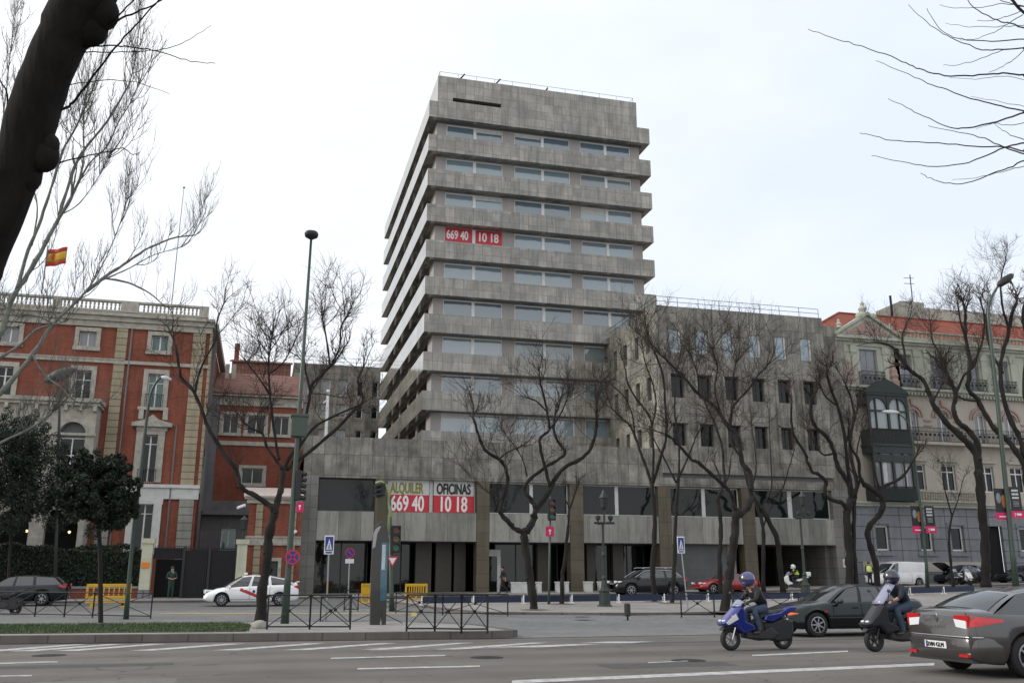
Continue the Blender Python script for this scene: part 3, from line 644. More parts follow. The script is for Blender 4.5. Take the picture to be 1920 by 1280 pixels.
m.box(-4.38, -4.1, YR + 3, YR + 3.3, 6, 18.2); m.cut(); m.tube([(-9.35, YR - .12, .4), (-9.35, YR - .12, 18)], .06, 6); m.cut(); m.tube([(-6.0, YR - .15, .4), (-6.0, YR - .15, 11.2), (-6.3, YR - .3, 11.4)], .06, 6)
for yy in (64.6, 65.5, 66.2): m.cut(); m.tube([(-4.2, yy, .4), (-4.2, yy, 8 + yy - 64)], .07, 6)
m.pieces('drainpipe', RAILM, rb)
# arcaded stone loggia on the left
m = MB(); ax = [-12.0, -14.75, -17.5, -20.3]; y = 62.4
def arch_wall(m, x0, x1, z0, z1, y, arches, depth=.5):
    """arches: (cx, r, zbase, zspring)"""
    xs = x0
    for cx, r, zb, zs in sorted(arches):
        m.box(xs, cx - r, y, y + depth, z0, z1); xs = cx + r
        seg = 12
        for i in range(seg):
            a0, a1 = pi - pi * i / seg, pi - pi * (i + 1) / seg
            p0 = (cx + r * cos(a0), zs + r * sin(a0)); p1 = (cx + r * cos(a1), zs + r * sin(a1))
            m.prism([p0, p1, (p1[0], z1), (p0[0], z1)], y, y + depth, 'y')
        if zb > z0: m.box(cx - r, cx + r, y, y + depth, z0, zb)
    m.box(xs, x1, y, y + depth, z0, z1)
arch_wall(m, -34, -10.75, 6.7, 12.1, y, [(x, .78, 6.9, 10.3) for x in ax])
arch_wall(m, -34, -10.75, G0, 6.7, y, [(x, .95, G0, 4.6) for x in ax])
m.box(-10.75, -10.7, y, YR, G0, 12.1)
m.build('loggia_wall', TRIM, rb)
m = MB(); m.box(-34, -10.45, y - .35, YR, 12.3, 12.55); m.box(-34, -10.55, y - .2, YR, 12.1, 12.29); m.box(-34, -10.6, y - .15, y, 10.2, 10.36)
for k in range(26): x = -10.9 - .85 * k; m.box(x, x + .2, y - .3, y, 11.75, 12.1)
m.box(-34, -10.5, y - .25, y + .1, 6.7, 6.88)
m.build('loggia_cornice', TRIM, rb)
for x in ax:
    window(rb, x - .76, x + .76, 6.9, 10.1, y + .42, GLDK, WHITEF, .06, mull=((x, .08),), trans=(9.0,))
    box('fanlight', GREYP, rb, x - .76, x + .76, y + .44, y + .48, 10.1, 11.05)
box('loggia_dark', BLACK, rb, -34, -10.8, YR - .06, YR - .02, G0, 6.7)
LIT = mat('lit lantern', (.8, .6, .35), .5, emit=((1, .72, .45), 1.6))
for px, py in ((83, 966), (50, 995), (130, 997)):
    p = PY(px, py, 63.3); m = MB(); m.sphere(p, .09, 8); m.build('lantern', LIT, rb, smooth=True)
# mast and flag on its roof
p = PY(345, 352, 70)
m = MB(); m.tube([(p.x - .1, 70, 18.5), (p.x - .05, 70, p.z - 4), (p.x, 70, p.z)], [.04, .03, .02], 5); m.sphere((p.x, 70, p.z), .09, 6)
tag(m.build('antenna_mast', RAILM), 'very thin tall mast rising above the brick mansion roof', 'mast')
t = thing('flag', 'red and yellow flag flying from a pole over the brick mansion', 'flag', (0, 0, 0))
a = PY(84, 503, 60); b_ = PY(126, 468, 60)
m = MB(); FX0, FX1 = PY(86, 490, 60).x, PY(124, 480, 60).x; zt = PY(105, 470, 60).z; zb_ = PY(105, 502, 60).z
def fl(z0, z1, mm, nm):
    m = MB(); m.grid(lambda u, v: (FX0 + (FX1 - FX0) * u, 60 + .16 * sin(u * 7), (z0 + (z1 - z0) * v) + .28 * u + .07 * sin(u * 8)), 12, 3); m.build(nm, mm, t, solid=.012, smooth=True)
YF = mat('flag yellow', (.55, .33, .02), .7); RF = mat('flag red', (.40, .03, .02), .7)
h = zt - zb_; fl(zb_, zb_ + h * .25, RF, 'red_stripe'); fl(zb_ + h * .25, zb_ + h * .75, YF, 'yellow_stripe'); fl(zb_ + h * .75, zt, RF, 'red_stripe')
m = MB()
m.sphere(((FX0 * .6 + FX1 * .4), 59.95 + .1, (zt + zb_) / 2 + .15), .2, 8, 1, .12, 1.2); m.build('crest', RF, t)
m = MB(); m.tube([(FX0, 60, 18.6), (FX0, 60, zt + .3)], .045, 6); m.build('pole', RAILM, t)
# ------------------------------------------------------------------ link building, gatehouse, pink house behind
lb = thing('brick_link_building', 'lower red brick building with tiled roof between mansion and concrete podium', 'building', (0, 70, 0))
Y2 = 70.0; m = MB(); f = Y2 / 66
W3 = [(-3.32, -2.06), (-1.68, -.25), (.12, 1.38)]
ops = [(a * f + .12, b * f - .12, 11.95 - .1, 13.2) for a, b in W3] + [(-1.8, -.3, 8.2, 9.3), (-2.9, -1.9, 3.2, 5.0)]
facade(m, -4.34, 2.34, 6.9, 14.55, Y2, ops[:4], .25); m.build('wall', BRICK2, lb)
m = MB(); facade(m, -4.34, 2.34, G0, 5.9, Y2, ops[4:], .25); m.box(-4.3, 2.3, Y2 - .35, Y2 + .1, 6.2, 6.9); m.box(-4.3, 2.3, Y2 - .6, Y2 + .1, 5.9, 6.19); m.box(-4.33, -3.7, Y2 - .3, Y2, 6.9, 14.5); m.build('base', GREYB, lb)
m = MB()
for o in ops[:4]: surround(m, *o, .22, Y2, .1); m.cut()
m.box(-4.34, 2.3, Y2 - .1, Y2 + .05, 10.95, 11.25); m.box(-4.34, 2.3, Y2 - .12, Y2 + .05, 13.9, 14.54); m.box(-4.34, 2.3, Y2 - .45, Y2 + .2, 14.56, 14.75); m.pieces('trim', TRIM, lb)
for o in ops:
    w_ = window(lb, *o, Y2 + .18, GLDK if o[2] > 5 else GLTEAL, WHITEF, .05, mull=((o[0] + o[1]) / 2,))
m = MB(); m.add([(-4.3, Y2 - .5, 14.76), (2.3, Y2 - .5, 14.76), (2.3, Y2 + 6, 17.6), (-4.3, Y2 + 6, 17.6)], [(0, 1, 2, 3)]); m.build('roof', TILE2, lb, solid=.15)
m = MB(); m.box(-4.34, 2.34, Y2 + 6.0, Y2 + 6.2, G0, 17.5); m.build('rear_wall', BRICK2, lb)
for x in (-3.7, -3.2): box('chimney', TRIM, lb, x, x + .3, 74, 74.3, 16.0, 17.9)
pk = thing('pink_house', 'pink house with a shallow tiled roof rising behind the brick link building', 'house', (0, 82, 0))
m = MB(); m.box(-3.6, 1.45, 82, 90, 10, 19.9); m.build('wall', TILE2, pk)
for a in (.1, -2.6): window(pk, a, a + .9, 18.1, 18.75, 81.96, GLDK, WHITEF, .08)
m = MB(); m.add([(-3.8, 81.8, 19.95), (1.6, 81.8, 19.95), (1.6, 86, 21.0), (-3.8, 86, 21.0)], [(0, 1, 2, 3)]); m.build('roof', TILE2, pk, solid=.1)
box('chimney', BRICK2, pk, -3.5, -3.1, 83, 83.5, 20.2, 21.8)
gh = thing('gatehouse', 'small red brick gatehouse with white stone quoins next to the concrete podium', 'gatehouse', (.7, 61, 0))
m = MB(); ops = [(.35, 1.0, .9, 2.55)]
facade(m, -.95, 2.3, G0, 6.3, 60, ops, .2); facade(m, 60, 64, G0, 6.3, -.95, [], .2, 'y'); m.build('wall', BRICK, gh)
m = MB(); m.box(-1.1, 2.3, 59.85, 60.02, 6.05, 6.3); m.box(-1.25, 2.32, 59.7, 60.3, 6.3, 6.5); m.box(-1.05, 2.3, 59.85, 60.02, 3.5, 3.95); m.box(-1.05, 2.3, 59.8, 60.02, 3.95, 4.05); m.build('band', TRIM, gh)
m = MB()
for x in (-.3, 1.75): m.box(x - .2, x + .2, 59.9, 60.02, G0, 6.04); m.cut()
m.pieces('quoin', QUOIN, gh)
m = MB(); surround(m, *ops[0], .2, 60, .12); m.build('window_surround', TRIM, gh)
window(gh, *ops[0], 60.12, GLDK, mat('green frame', (.02, .08, .05), .5), .12)
m = MB(); m.add([(-1.3, 59.6, 6.5), (2.33, 59.6, 6.5), (2.33, 62.5, 7.25), (-1.3, 62.5, 7.25)], [(0, 1, 2, 3)]); m.build('roof', mat('pale roof tiles', (.5, .42, .38), .8, noise=.3, nscale=8), gh, solid=.1)
for px, py in ((1.98, 4.35), (-1.2, 5.9)):
    m = MB(); m.tube([(px, 59.7, py), (px - .42, 59.4, py - .2)], .09, 8); m.tube([(px, 59.7, py), (px, 59.95, py - .1)], .03, 5); m.build('security_camera', SWHITE, gh)
# fence, pillars, gate, hedge
FP = panel_mat('cream painted pillar', (.56, .56, .42), 3, 1.3, mortar=.01, mcol=.8, var=.03, stain=.3, rough=.7)
for x, lab in ((-6.28, 'cream gate pillar with an orange notice beside the clipped hedge'), (-1.12, 'cream gate pillar with a lantern against the brick gatehouse')):
    t = thing('gate_pillar', lab, 'pillar', (x, 57, 0), group='gate pillars')
    m = MB(); m.box(x - .28, x + .28, 56.7, 57.3, .9, 3.45); m.box(x - .36, x + .36, 56.62, 57.38, 3.45, 3.72); m.build('shaft', FP, t); box('foot', GREYST, t, x - .3, x + .3, 56.68, 57.32, .1, .9)
    if x < -5:
        box('orange_notice', mat('orange notice', (.75, .22, .01), .5), t, x - .22, x + .2, 56.66, 56.7, 2.1, 2.4)
    else:
        m = MB(); m.lathe([(.05, 0), (.05, .5), (.16, .6), (.22, 1.1), (.26, 1.12), (.06, 1.35)], (x, 57, 3.72), 8); m.build('lantern', DPOST, t)
gt = thing('iron_gate', 'closed black iron gate backed with dark sheet between the cream pillars', 'gate', (-3, 57, 0))
m = MB(); m.box(-5.95, -4.25, 57.03, 57.07, 2.6, 3.2); m.box(-4.25, -1.45, 57.03, 57.07, .35, 3.1); m.box(-5.95, -1.45, 56.97, 57.1, 3.14, 3.22); m.build('sheet', IRON, gt)
m = MB()
for k in range(38): x = -5.9 + k * .12; m.tube([(x, 56.98, .4 if x > -4.3 else 2.6), (x, 56.98, 3.35)], .013, 4)
m.build('bars', DARKF, gt)
for x in (-4.3, -2.9): box('gate_post', DARKF, gt, x - .07, x + .07, 56.9, 57.1, .3, 3.3)
box('booth', BLACK, gt, -5.9, -4.4, 58.2, 58.3, .3, 2.6)
text('lettering', 'MINISTERIO', .22, mat('dull gold', (.12, .10, .04), .5), gt, (-2.75, -.1, 2.75), sx=.7) if False else None
fw_ = thing('garden_wall', 'low red stone wall carrying iron railings under the clipped hedge', 'wall', (-20, 57, 0))
m = MB(); m.box(-40, -6.6, 56.8, 57.2, .1, .98); m.build('base', BRICK2, fw_); box('coping', GREYST, fw_, -40, -6.6, 56.74, 57.26, .98, 1.1)
def leaves(m, n, fn, s, rr):
    for _ in range(n):
        p, nn = fn(); a = Vector((rr.gauss(0, 1), rr.gauss(0, 1), rr.gauss(0, 1))).normalized(); a = (a + nn * .6).normalized()
        u = a.orthogonal().normalized(); v = a.cross(u); q = s * rr.uniform(.6, 1.3); an = rr.random() * 6.28
        u2 = u * cos(an) + v * sin(an); v2 = a.cross(u2)
        m.add([p - u2 * q, p - v2 * q * .5, p + u2 * q, p + v2 * q * .5], [(0, 1, 2, 3)])
rr = random.Random(5)
h = thing('clipped_hedge', 'tall dark clipped hedge behind the low garden wall', 'hedge', (-15, 58, 0))
m = MB()
def hf():
    f = rr.random(); x = rr.uniform(-36, -6.7) if f < .25 else rr.uniform(-22, -6.7)
    q = rr.random()
    wv = .12 * sin(x * 1.3) + .1 * sin(x * 3.1)
    if q < .72: return Vector((x, 57.35 + rr.random() ** 2 * .35 + wv * .5, rr.uniform(1.0, 3.2 + wv))), Vector((0, -1, .2))
    return Vector((x, rr.uniform(57.4, 58.4), 3.15 + wv + rr.uniform(-.12, .16))), Vector((0, 0, 1))
leaves(m, 26000, hf, .075, rr); m.build('foliage', HEDGE, h); box('stems', HEDGE, h, -36, -6.75, 57.75, 58.3, .3, 3.0)
# ------------------------------------------------------------------ ornate building (right)
gb = thing('ornate_apartment_building', 'ornate green and pink apartment building with red tiled roof and iron balconies', 'building', (56, 65, 0))
YG = 63.0; XE = 78
cols = [50.5, 53.4, 57.1, 60.1, 63.7, 66.7, 70.3, 73.3]
m = MB(); ops = [(46.1, 47.75, 16.75, 19.65)] + [(x - .55, x + .55, 16.75, 19.45) for x in cols]
facade(m, 43.95, XE, 16.2, 20.2, YG, ops, .3); facade(m, YG, 76, 7, 20.4, 43.95, [], .2, 'y'); m.build('upper_wall', GREENP, gb); top = ops
ops = [(x - .55, x + .55, 12.1, 14.7) for x in cols] + [(x - .68, x + .68, 8.3, 10.4) for x in cols]
m = MB(); facade(m, 43.95, XE, 7.3, 16.2, YG, ops, .3); m.build('middle_wall', PINKP, gb); mid = ops
gx = [46.6, 50.6, 53.5, 60.1, 63.7, 66.7, 70.3, 73.3]
ops = [(x - .62, x + .62, 3.6, 5.5) for x in gx] + [(56.0, 57.9, .4, 5.6)]
m = MB(); facade(m, 43.95, XE, G0, 6.95, YG, ops, .3); m.build('ground_wall', GREYST, gb)
for i, o in enumerate(ops[:-1]):
    window(gb, *o, YG + .2, GLDK, WHITEF, .12)
box('doorway', BLACK, gb, 56.0, 57.9, YG + .35, YG + .4, .4, 5.6)
for i, o in enumerate(top): window(gb, *o, YG + .2, GLPALE, mat('lilac shutter frame', (.25, .25, .33), .5), .08, mull=(((o[0] + o[1]) / 2, .14),))
for i, o in enumerate(mid): window(gb, *o, YG + .2, GLDK if i > 7 else GLPALE, WHITEF, .09, mull=(((o[0] + o[1]) / 2, .1),), trans=(o[3] - .55,) if i > 7 else ())
m = MB()
for z0, z_, d in ((6.95, 7.15, .3), (7.152, 7.3, .45), (16.35, 16.55, .55), (16.2, 16.348, .3), (20.2, 20.38, .35), (20.382, 20.6, .6), (19.9, 20.198, .12)): m.box(43.8, XE, YG - d, YG + .1, z0, z_)
m.build('cornice', GREENP, gb)
m = MB()
for k in range(90): x = 49.4 + k * .32; m.box(x, x + .15, YG - .42, YG - .02, 15.98, 16.19)
m.build('dentils', GREENP, gb)
m = MB()
for x in [44.6, 45.5, 48.5, 49.5] + [c + d for c in cols for d in (-.95, .95)]:      # pilasters with capitals
    m.box(x - .22, x + .22, YG - .12, YG, 16.56, 19.5); m.box(x - .3, x + .3, YG - .18, YG, 19.3, 19.88); m.box(x - .28, x + .28, YG - .16, YG, 16.56, 16.95); m.cut()
m.pieces('pilaster', GREENP, gb)
m = MB(); m.prism([(43.85, 20.62), (49.95, 20.62), (46.9, 22.45)], YG - .3, YG + .1, 'y'); m.box(43.9, 49.9, YG - .05, YG + .4, 20.6, 20.9); m.build('pediment', GREENP, gb)
m = MB(); m.prism([(44.7, 20.78), (49.1, 20.78), (46.9, 22.05)], YG - .34, YG - .28, 'y'); m.build('pediment_relief', ROSE, gb)
m = MB(); m.prism([(43.75, 20.6), (43.75, 20.82), (46.9, 22.75), (50.05, 20.82), (50.05, 20.6), (46.9, 22.48)], YG - .55, YG + .1, 'y')
m.cut()
for cx, z, s in ((46.9, 22.5, 1.15), (44.5, 21.3, .7), (49.4, 21.3, .7)):
    m.box(cx - .38 * s, cx + .38 * s, YG - .2, YG + .35, z - .6, z)
    m.lathe([(.42 * s, 0), (.45 * s, .12 * s), (.2 * s, .3 * s), (.32 * s, .55 * s), (.12 * s, .8 * s), (.16 * s, .95 * s), (.02, 1.15 * s)], (cx, YG + .1, z), 8); m.cut()
m.sphere((46.25, YG - .3, 22.4), .32, 8); m.cut(); m.sphere((47.55, YG - .3, 22.4), .32, 8)
m.pieces('finial', GREENP, gb)
m = MB(); m.box(50.0, XE, YG - .1, YG + .15, 20.6, 20.8); m.build('balustrade_base', GREENP, gb)
balustrade(gb, 50.05, XE, YG, 20.8, 21.5, .38, GREENP, r=.1)
for x in (44.9, 49.1):    # rose urns in niches
    m = MB(); m.lathe([(.4, 0), (.42, .5), (.3, .7), (.38, .95), (.3, 1.2), (.3, 1.45), (.12, 1.7), (.16, 1.85), (.05, 2.05)], (x, YG - .1, 16.56), 10); m.build('urn', ROSE, gb)
m = MB()
for i, x in enumerate(cols):
    if i > 5: break
    for s in (0, 1):
        r0, r1 = (.62, .78) if s else (.9, 1.05)
        for k in range(10):
            a0, a1 = pi * k / 10, pi * (k + 1) / 10; zc = 14.25 + .0
            m.prism([(x + r0 * cos(a0), zc + r0 * sin(a0)), (x + r1 * cos(a0), zc + r1 * sin(a0)), (x + r1 * cos(a1), zc + r1 * sin(a1)), (x + r0 * cos(a1), zc + r0 * sin(a1))], YG - .12, YG, 'y')
    m.box(x + 1.05, x + 1.75, YG - .1, YG, 13.9, 14.05); m.box(x + 1.05, x + 1.75, YG - .1, YG, 13.5, 13.6); m.box(x - .1, x + .1, YG - .2, YG, 15.2, 15.7); m.cut()
m.pieces('arch_moulding', ROSE, gb)
m = MB()
for i, x in enumerate(cols): m.box(x - .9, x + .9, YG - .22, YG, 10.62, 10.85); m.sphere((x, YG - .05, 11.0), .35, 8, 1.6, .4, .7); m.cut()
m.pieces('window_head', PINKP, gb)
m = MB()
for x in gx:
    m.box(x - .85, x - .63, YG - .08, YG + .02, 3.4, 5.6); m.box(x + .63, x + .85, YG - .08, YG + .02, 3.4, 5.6); m.box(x - .85, x + .85, YG - .1, YG + .02, 5.6, 5.8); m.box(x - .9, x + .9, YG - .14, YG + .02, 3.2, 3.4); m.cut()
m.pieces('ground_window_surround', GREYST, gb)
box('lower_panels', PINKP, gb, 44.6, 55.6, YG - .05, YG - .01, 2.0, 2.75)
m = MB()
def iron_balcony(m, x0, x1, z, h=.95, d=.75):
    n = int((x1 - x0) / .13)
    for k in range(n + 1):
        x = x0 + (x1 - x0) * k / n; bow = .0; m.tube([(x, YG - d, z), (x, YG - d - .09, z + h * .35), (x, YG - d, z + h * .7), (x, YG - d, z + h)], .016, 4)
    for zz in (z + .03, z + h * .72, z + h): m.box(x0, x1, YG - d - .02, YG - d + .02, zz - .02, zz + .02)
    for x in (x0, x1):
        for zz in (z + .03, z + h): m.box(x - .015, x + .015, YG - d, YG, zz - .02, zz + .02)
        for q in range(4): m.tube([(x, YG - d * q / 4, z), (x, YG - d * q / 4, z + h)], .016, 4)
    for k in range(int((x1 - x0) / .42)): m.lathe([(.12, 0), (.12, .03)], (x0 + .22 + k * .42, YG - d - .03, z + h * .5), 8, 'y')
    m.cut()
iron_balcony(m, 45.9, 48.0, 16.6, 1.1, .5)
for x in cols[:6]: iron_balcony(m, x - .9, x + .9, 16.6, 1.0, .4)
iron_balcony(m, 49.5, 55.2, 12.15, 1.1, .8); iron_balcony(m, 56.0, 62.5, 12.15, 1.1, .8)
m.pieces('iron_balcony', IRON, gb)
m = MB(); m.box(49.45, 55.3, YG - .9, YG, 11.9, 12.12); m.cut(); m.box(55.9, 62.6, YG - .9, YG, 11.9, 12.12); m.pieces('balcony_slab', PINKP, gb)
balustrade(gb, 49.3, 55.8, YG - .6, 7.32, 8.25, .24, TRIM, posts=((49.3, 49.6), (55.5, 55.8)), r=.08, name='stone_balcony')
# glazed oriel
m = MB(); x0, x1, y0 = 45.5, 49.25, 61.75
for z0, z_ in ((7.35, 8.3), (11.0, 12.9)): m.box(x0, x1, y0, YG, z0, z_)
m.box(x0 - .1, x1 + .1, y0 - .1, YG, 11.55, 11.75); m.box(x0 - .08, x1 + .08, y0 - .08, YG, 15.6, 15.8)
m.prism([(x0 - .15, 15.8), (x1 + .15, 15.8), (x1 - .5, 16.3), ((x0 + x1) / 2, 16.95), (x0 + .5, 16.3)], y0 - .12, YG, 'y')
for x in (x0, 47.28, x1 - .2, 46.2, 48.3): 
    wd = .2 if x in (x0, 47.28, x1 - .2) else .08
    m.box(x, x + wd, y0, y0 + .15, 8.3, 11.0); m.box(x, x + wd, y0, y0 + .15, 12.9, 15.6)
m.box(x0, x1, y0 + .01, y0 + .12, 14.3, 14.42); m.box(x0, x1, y0 + .01, y0 + .12, 10.3, 10.9)
m.box(x0, x0 + .15, y0 + .15, YG, 14.9, 15.6); m.box(x1 - .1, x1, y0 + .15, YG, 8.3, 15.6)
for cx in (46.45, 48.25):
    for k in range(8):
        a0, a1 = pi * k / 8, pi * (k + 1) / 8
        p0 = (cx + .78 * cos(a0), 14.6 + .78 * sin(a0)); p1 = (cx + .78 * cos(a1), 14.6 + .78 * sin(a1)); m.prism([p0, p1, (p1[0], 15.6), (p0[0], 15.6)], y0 + .005, y0 + .14, 'y')
orl = m.build('oriel', GREENW, gb)
GLCUR = glass_mat('net curtain glass', (.36, .40, .41), ior=1.5)
box('oriel_pane', GLCUR, orl, x0 + .1, x1 - .1, y0 + .16, y0 + .2, 12.9, 15.6); box('oriel_pane', GLPALE, orl, x0 + .1, x1 - .1, y0 + .16, y0 + .2, 8.3, 11.0)
for xx in (x0 + .95, x0 + 2.75): box('curtain', TRIM2, orl, xx, xx + .35, y0 + .14, y0 + .155, 8.4, 10.3)
m = MB()
for k in range(30): x = x0 + (x1 - x0) * k / 29; m.tube([(x, y0 - .12, 11.75), (x, y0 - .12, 12.9)], .018, 4); pass
m.box(x0, x1, y0 - .14, y0 - .1, 12.85, 12.92); m.cut()
for k in range(30): x = x0 + (x1 - x0) * k / 29; m.tube([(x, y0 - .12, 7.3), (x, y0 - .12, 8.4)], .018, 4)
m.box(x0, x1, y0 - .14, y0 - .1, 8.36, 8.42); m.pieces('oriel_rail', IRON, orl)
# roof
m = MB(); zr = 24.4
m.add([(42.3, YG + .2, 21.3), (50, YG + .2, 20.9), (XE, YG + .2, 20.9), (XE, 68.5, zr), (48.4, 68.5, zr), (42.3, 76, 21.3)], [(0, 1, 4), (1, 2, 3, 4), (0, 4, 5)]); m.build('roof', TILE, gb)
m = MB(); m.tube([(48.4, 68.5, zr + .03), (XE, 68.5, zr + .03)], .1, 6); m.tube([(48.4, 68.5, zr + .03), (42.3, YG + .2, 21.33)], .09, 6); m.build('ridge_tiles', TILE, gb)
rb2 = thing('beige_rooftop_block', 'beige rooftop block with a tall chimney and antenna behind the red tiles', 'building', (62, 76, 0))
m = MB(); m.box(60.3, 63.0, 75, 79, 20, 28.4); m.build('chimney_block', TRIM, rb2); m = MB(); m.box(63.0, 76, 75.6, 84, 20, 28.1); m.build('wall', PINKP, rb2)
m = MB(); a = PY(1711, 566, 76); b_ = PY(1706, 515, 76); m.tube([(a.x, 76, 28.3), (b_.x, 76, b_.z)], .05, 5)
for dz in (.4, 1.0): m.tube([(b_.x - .8, 76, b_.z - dz), (b_.x + .4, 76, b_.z - dz + .05)], .03, 4); 
m.tube([(59.9, 76, 24), (59.9, 76, 29.2)], .12, 5); m.build('antenna', IRON, rb2)
# ------------------------------------------------------------------ bare trees: limbs follow the photograph's, each at its own depth
GT = 'bare pruned street trees in front of the buildings'
def cat_rom(pts, n=4):
    out = []
    P = [pts[0]] + list(pts) + [pts[-1]]
    for i in range(1, len(P) - 2):
        p0, p1, p2, p3 = (Vector(q) for q in P[i - 1:i + 3])
        for k in range(n):
            t = k / n; out.append(.5 * ((2 * p1) + (p2 - p0) * t + (2 * p0 - 5 * p1 + 4 * p2 - p3) * t * t + (3 * p1 - p0 - 3 * p2 + p3) * t ** 3))
    out.append(Vector(P[-2])); return out
def twig(m, p, d, L, r, lev, rr, up, wob, nb=3):
    n = 5 if lev else 4; pts = [p.copy()]; q = p.copy(); dd = d.copy(); rads = [r]
    for i in range(n):
        dd = (dd + Vector((rr.gauss(0, wob), rr.gauss(0, wob), rr.gauss(0, wob) + up))).normalized()
        q = q + dd * (L / n); pts.append(q.copy()); rads.append(r * (1 - .75 * (i + 1) / n))
    m.tube(pts, rads, 3 if r < .02 else 4, cap=False)
    if lev > 0:
        for k in range(nb + (rr.random() < .5)):
            t = rr.uniform(.2, .95); i = min(n - 1, int(t * n)); b = pts[i].lerp(pts[i + 1], t * n - i)
            dv = (pts[i + 1] - pts[i]).normalized(); o = Vector((rr.gauss(0, 1), rr.gauss(0, 1), rr.gauss(0, 1))); o = (o - dv * o.dot(dv)).normalized()
            twig(m, b, (dv * .75 + o * .75).normalized(), L * rr.uniform(.4, .68), max(.0038, r * .62), lev - 1, rr, up, wob, nb)
def tree(name, label, cat, limbs, base, group=None, seed=1, tw=30, tl=1.3, tr=.014, up=.12, lev=2, bark=BARK, twm=TWIG, spread=.9, wob=.16, nb=3, tmin=.35, Yd=None, n=8, world_base=None, zmax=None):
    """limbs: [(r0px, r1px, [(px,py)...], twig factor)], widths as pixel radii"""
    rr = random.Random(seed); b = GP(*base) if Yd is None else PY(*base, Yd)
    t = thing(name, label, cat, b if world_base is None else world_base, 0, group); trunk = MB(); cr = MB(); samples = []
    for li, lb in enumerate(limbs):
        r0, r1, pts, tf = lb
        jt = min(4.0, r0 * .42) if len(pts) > 2 else 0; pj = [pts[0]] + [(a + rr.uniform(-jt, jt), c_ + rr.uniform(-jt, jt) * .5) for a, c_ in pts[1:-1]] + [pts[-1]]
        cp = cat_rom([(a, c_, 0) for a, c_ in pj], 4); k = len(cp)
        for q in cp[1:-1]: q.x += rr.uniform(-1, 1) * min(1.1, r0 * .16); q.y += rr.uniform(-1, 1) * min(.8, r0 * .1)
        if samples:
            s = min(samples, key=lambda q: (q[0] - cp[0].x) ** 2 + (q[1] - cp[0].y) ** 2); y0 = s[2]
        else: y0 = b.y
        slope = 0 if li == 0 else rr.uniform(-1, 1) * spread; Ltot = 0; P3 = []; R = []
        for i, c_ in enumerate(cp):
            if i: Ltot += (cp[i] - cp[i - 1]).length * pxm(0, (0, b.y))
            y = y0 + slope * Ltot * .45 + (.06 * sin(i * 1.3 + li) if i else 0)
            p = PY(c_.x, c_.y, y); f = i / (k - 1); rad = (r0 + (r1 - r0) * f) * pxm(0, p) * (.77 + .08 * sin(i * 2.1 + li * 1.7) + rr.uniform(-.09, .09))
            if li == 0 and i == 0: rad *= 1.22
            if li == 0 and i == 0 and Yd is None and b.y < 56.5: p.z = gz(p.x, p.y) - .05 if b.y > 36 else p.z
            if li == 0 and i == 0 and b.y >= 55.5: p.z = gz(p.x, p.y) - .05
            P3.append(p); R.append(rad); samples.append((c_.x, c_.y, y))
        trunk.tube(P3, R, n)
        for i in (range(3, k - 2, 3) if r0 > 2.2 else ()):     # knots and pruning scars
            if rr.random() < .5: trunk.sphere(P3[i] + Vector((rr.uniform(-1, 1), rr.uniform(-1, 1), 0)).normalized() * R[i] * .65, R[i] * .62, 6)
        nt_ = int(tw * tf * (.68 if group == GT else 1))
        for _ in range(nt_):
            f = tmin + (1 - tmin) * rr.random() ** .6; i = min(k - 2, int(f * (k - 1))); p = P3[i].lerp(P3[i + 1], rr.random())
            dv = (P3[i + 1] - P3[i]).normalized(); o = Vector((rr.gauss(0, 1), rr.gauss(0, 1), rr.gauss(0, .8))).normalized()
            Lq = tl * rr.uniform(.45, 1.15) * (.7 + .5 * f); md = rr.random() < .22
            if md: twig(cr, p, (dv * .55 + o * .8 + Vector((0, 0, .3))).normalized(), Lq * 1.45, tr * 2.3, lev, rr, up, wob * .9, nb + 2)
            else: twig(cr, p, (dv * .6 + o * .8 + Vector((0, 0, .3))).normalized(), Lq * .85, tr * rr.uniform(.7, 1.2), lev - (rr.random() < .5), rr, up, wob, nb)
        if tf > 0:
            for _ in range(3): twig(cr, P3[-1], ((P3[-1] - P3[-2]).normalized() + Vector((rr.gauss(0, .3), rr.gauss(0, .3), .2))).normalized(), tl * 1.1, max(tr, R[-1] * .7), lev, rr, up, wob, nb)
    if group == GT and b.y < 56 and b.y > 36:
        tag(MB().lathe([(.62, 0), (.62, .006), (.02, .03)], (b.x, b.y, gz(b.x, b.y) + .122), 16).build('tree_pit', SOIL), kind='structure')
    trunk.build('trunk', bark, t, smooth=True)
    if cr.v: cr.build('crown', twm, t)
    return t
GT = 'bare pruned street trees in front of the buildings'
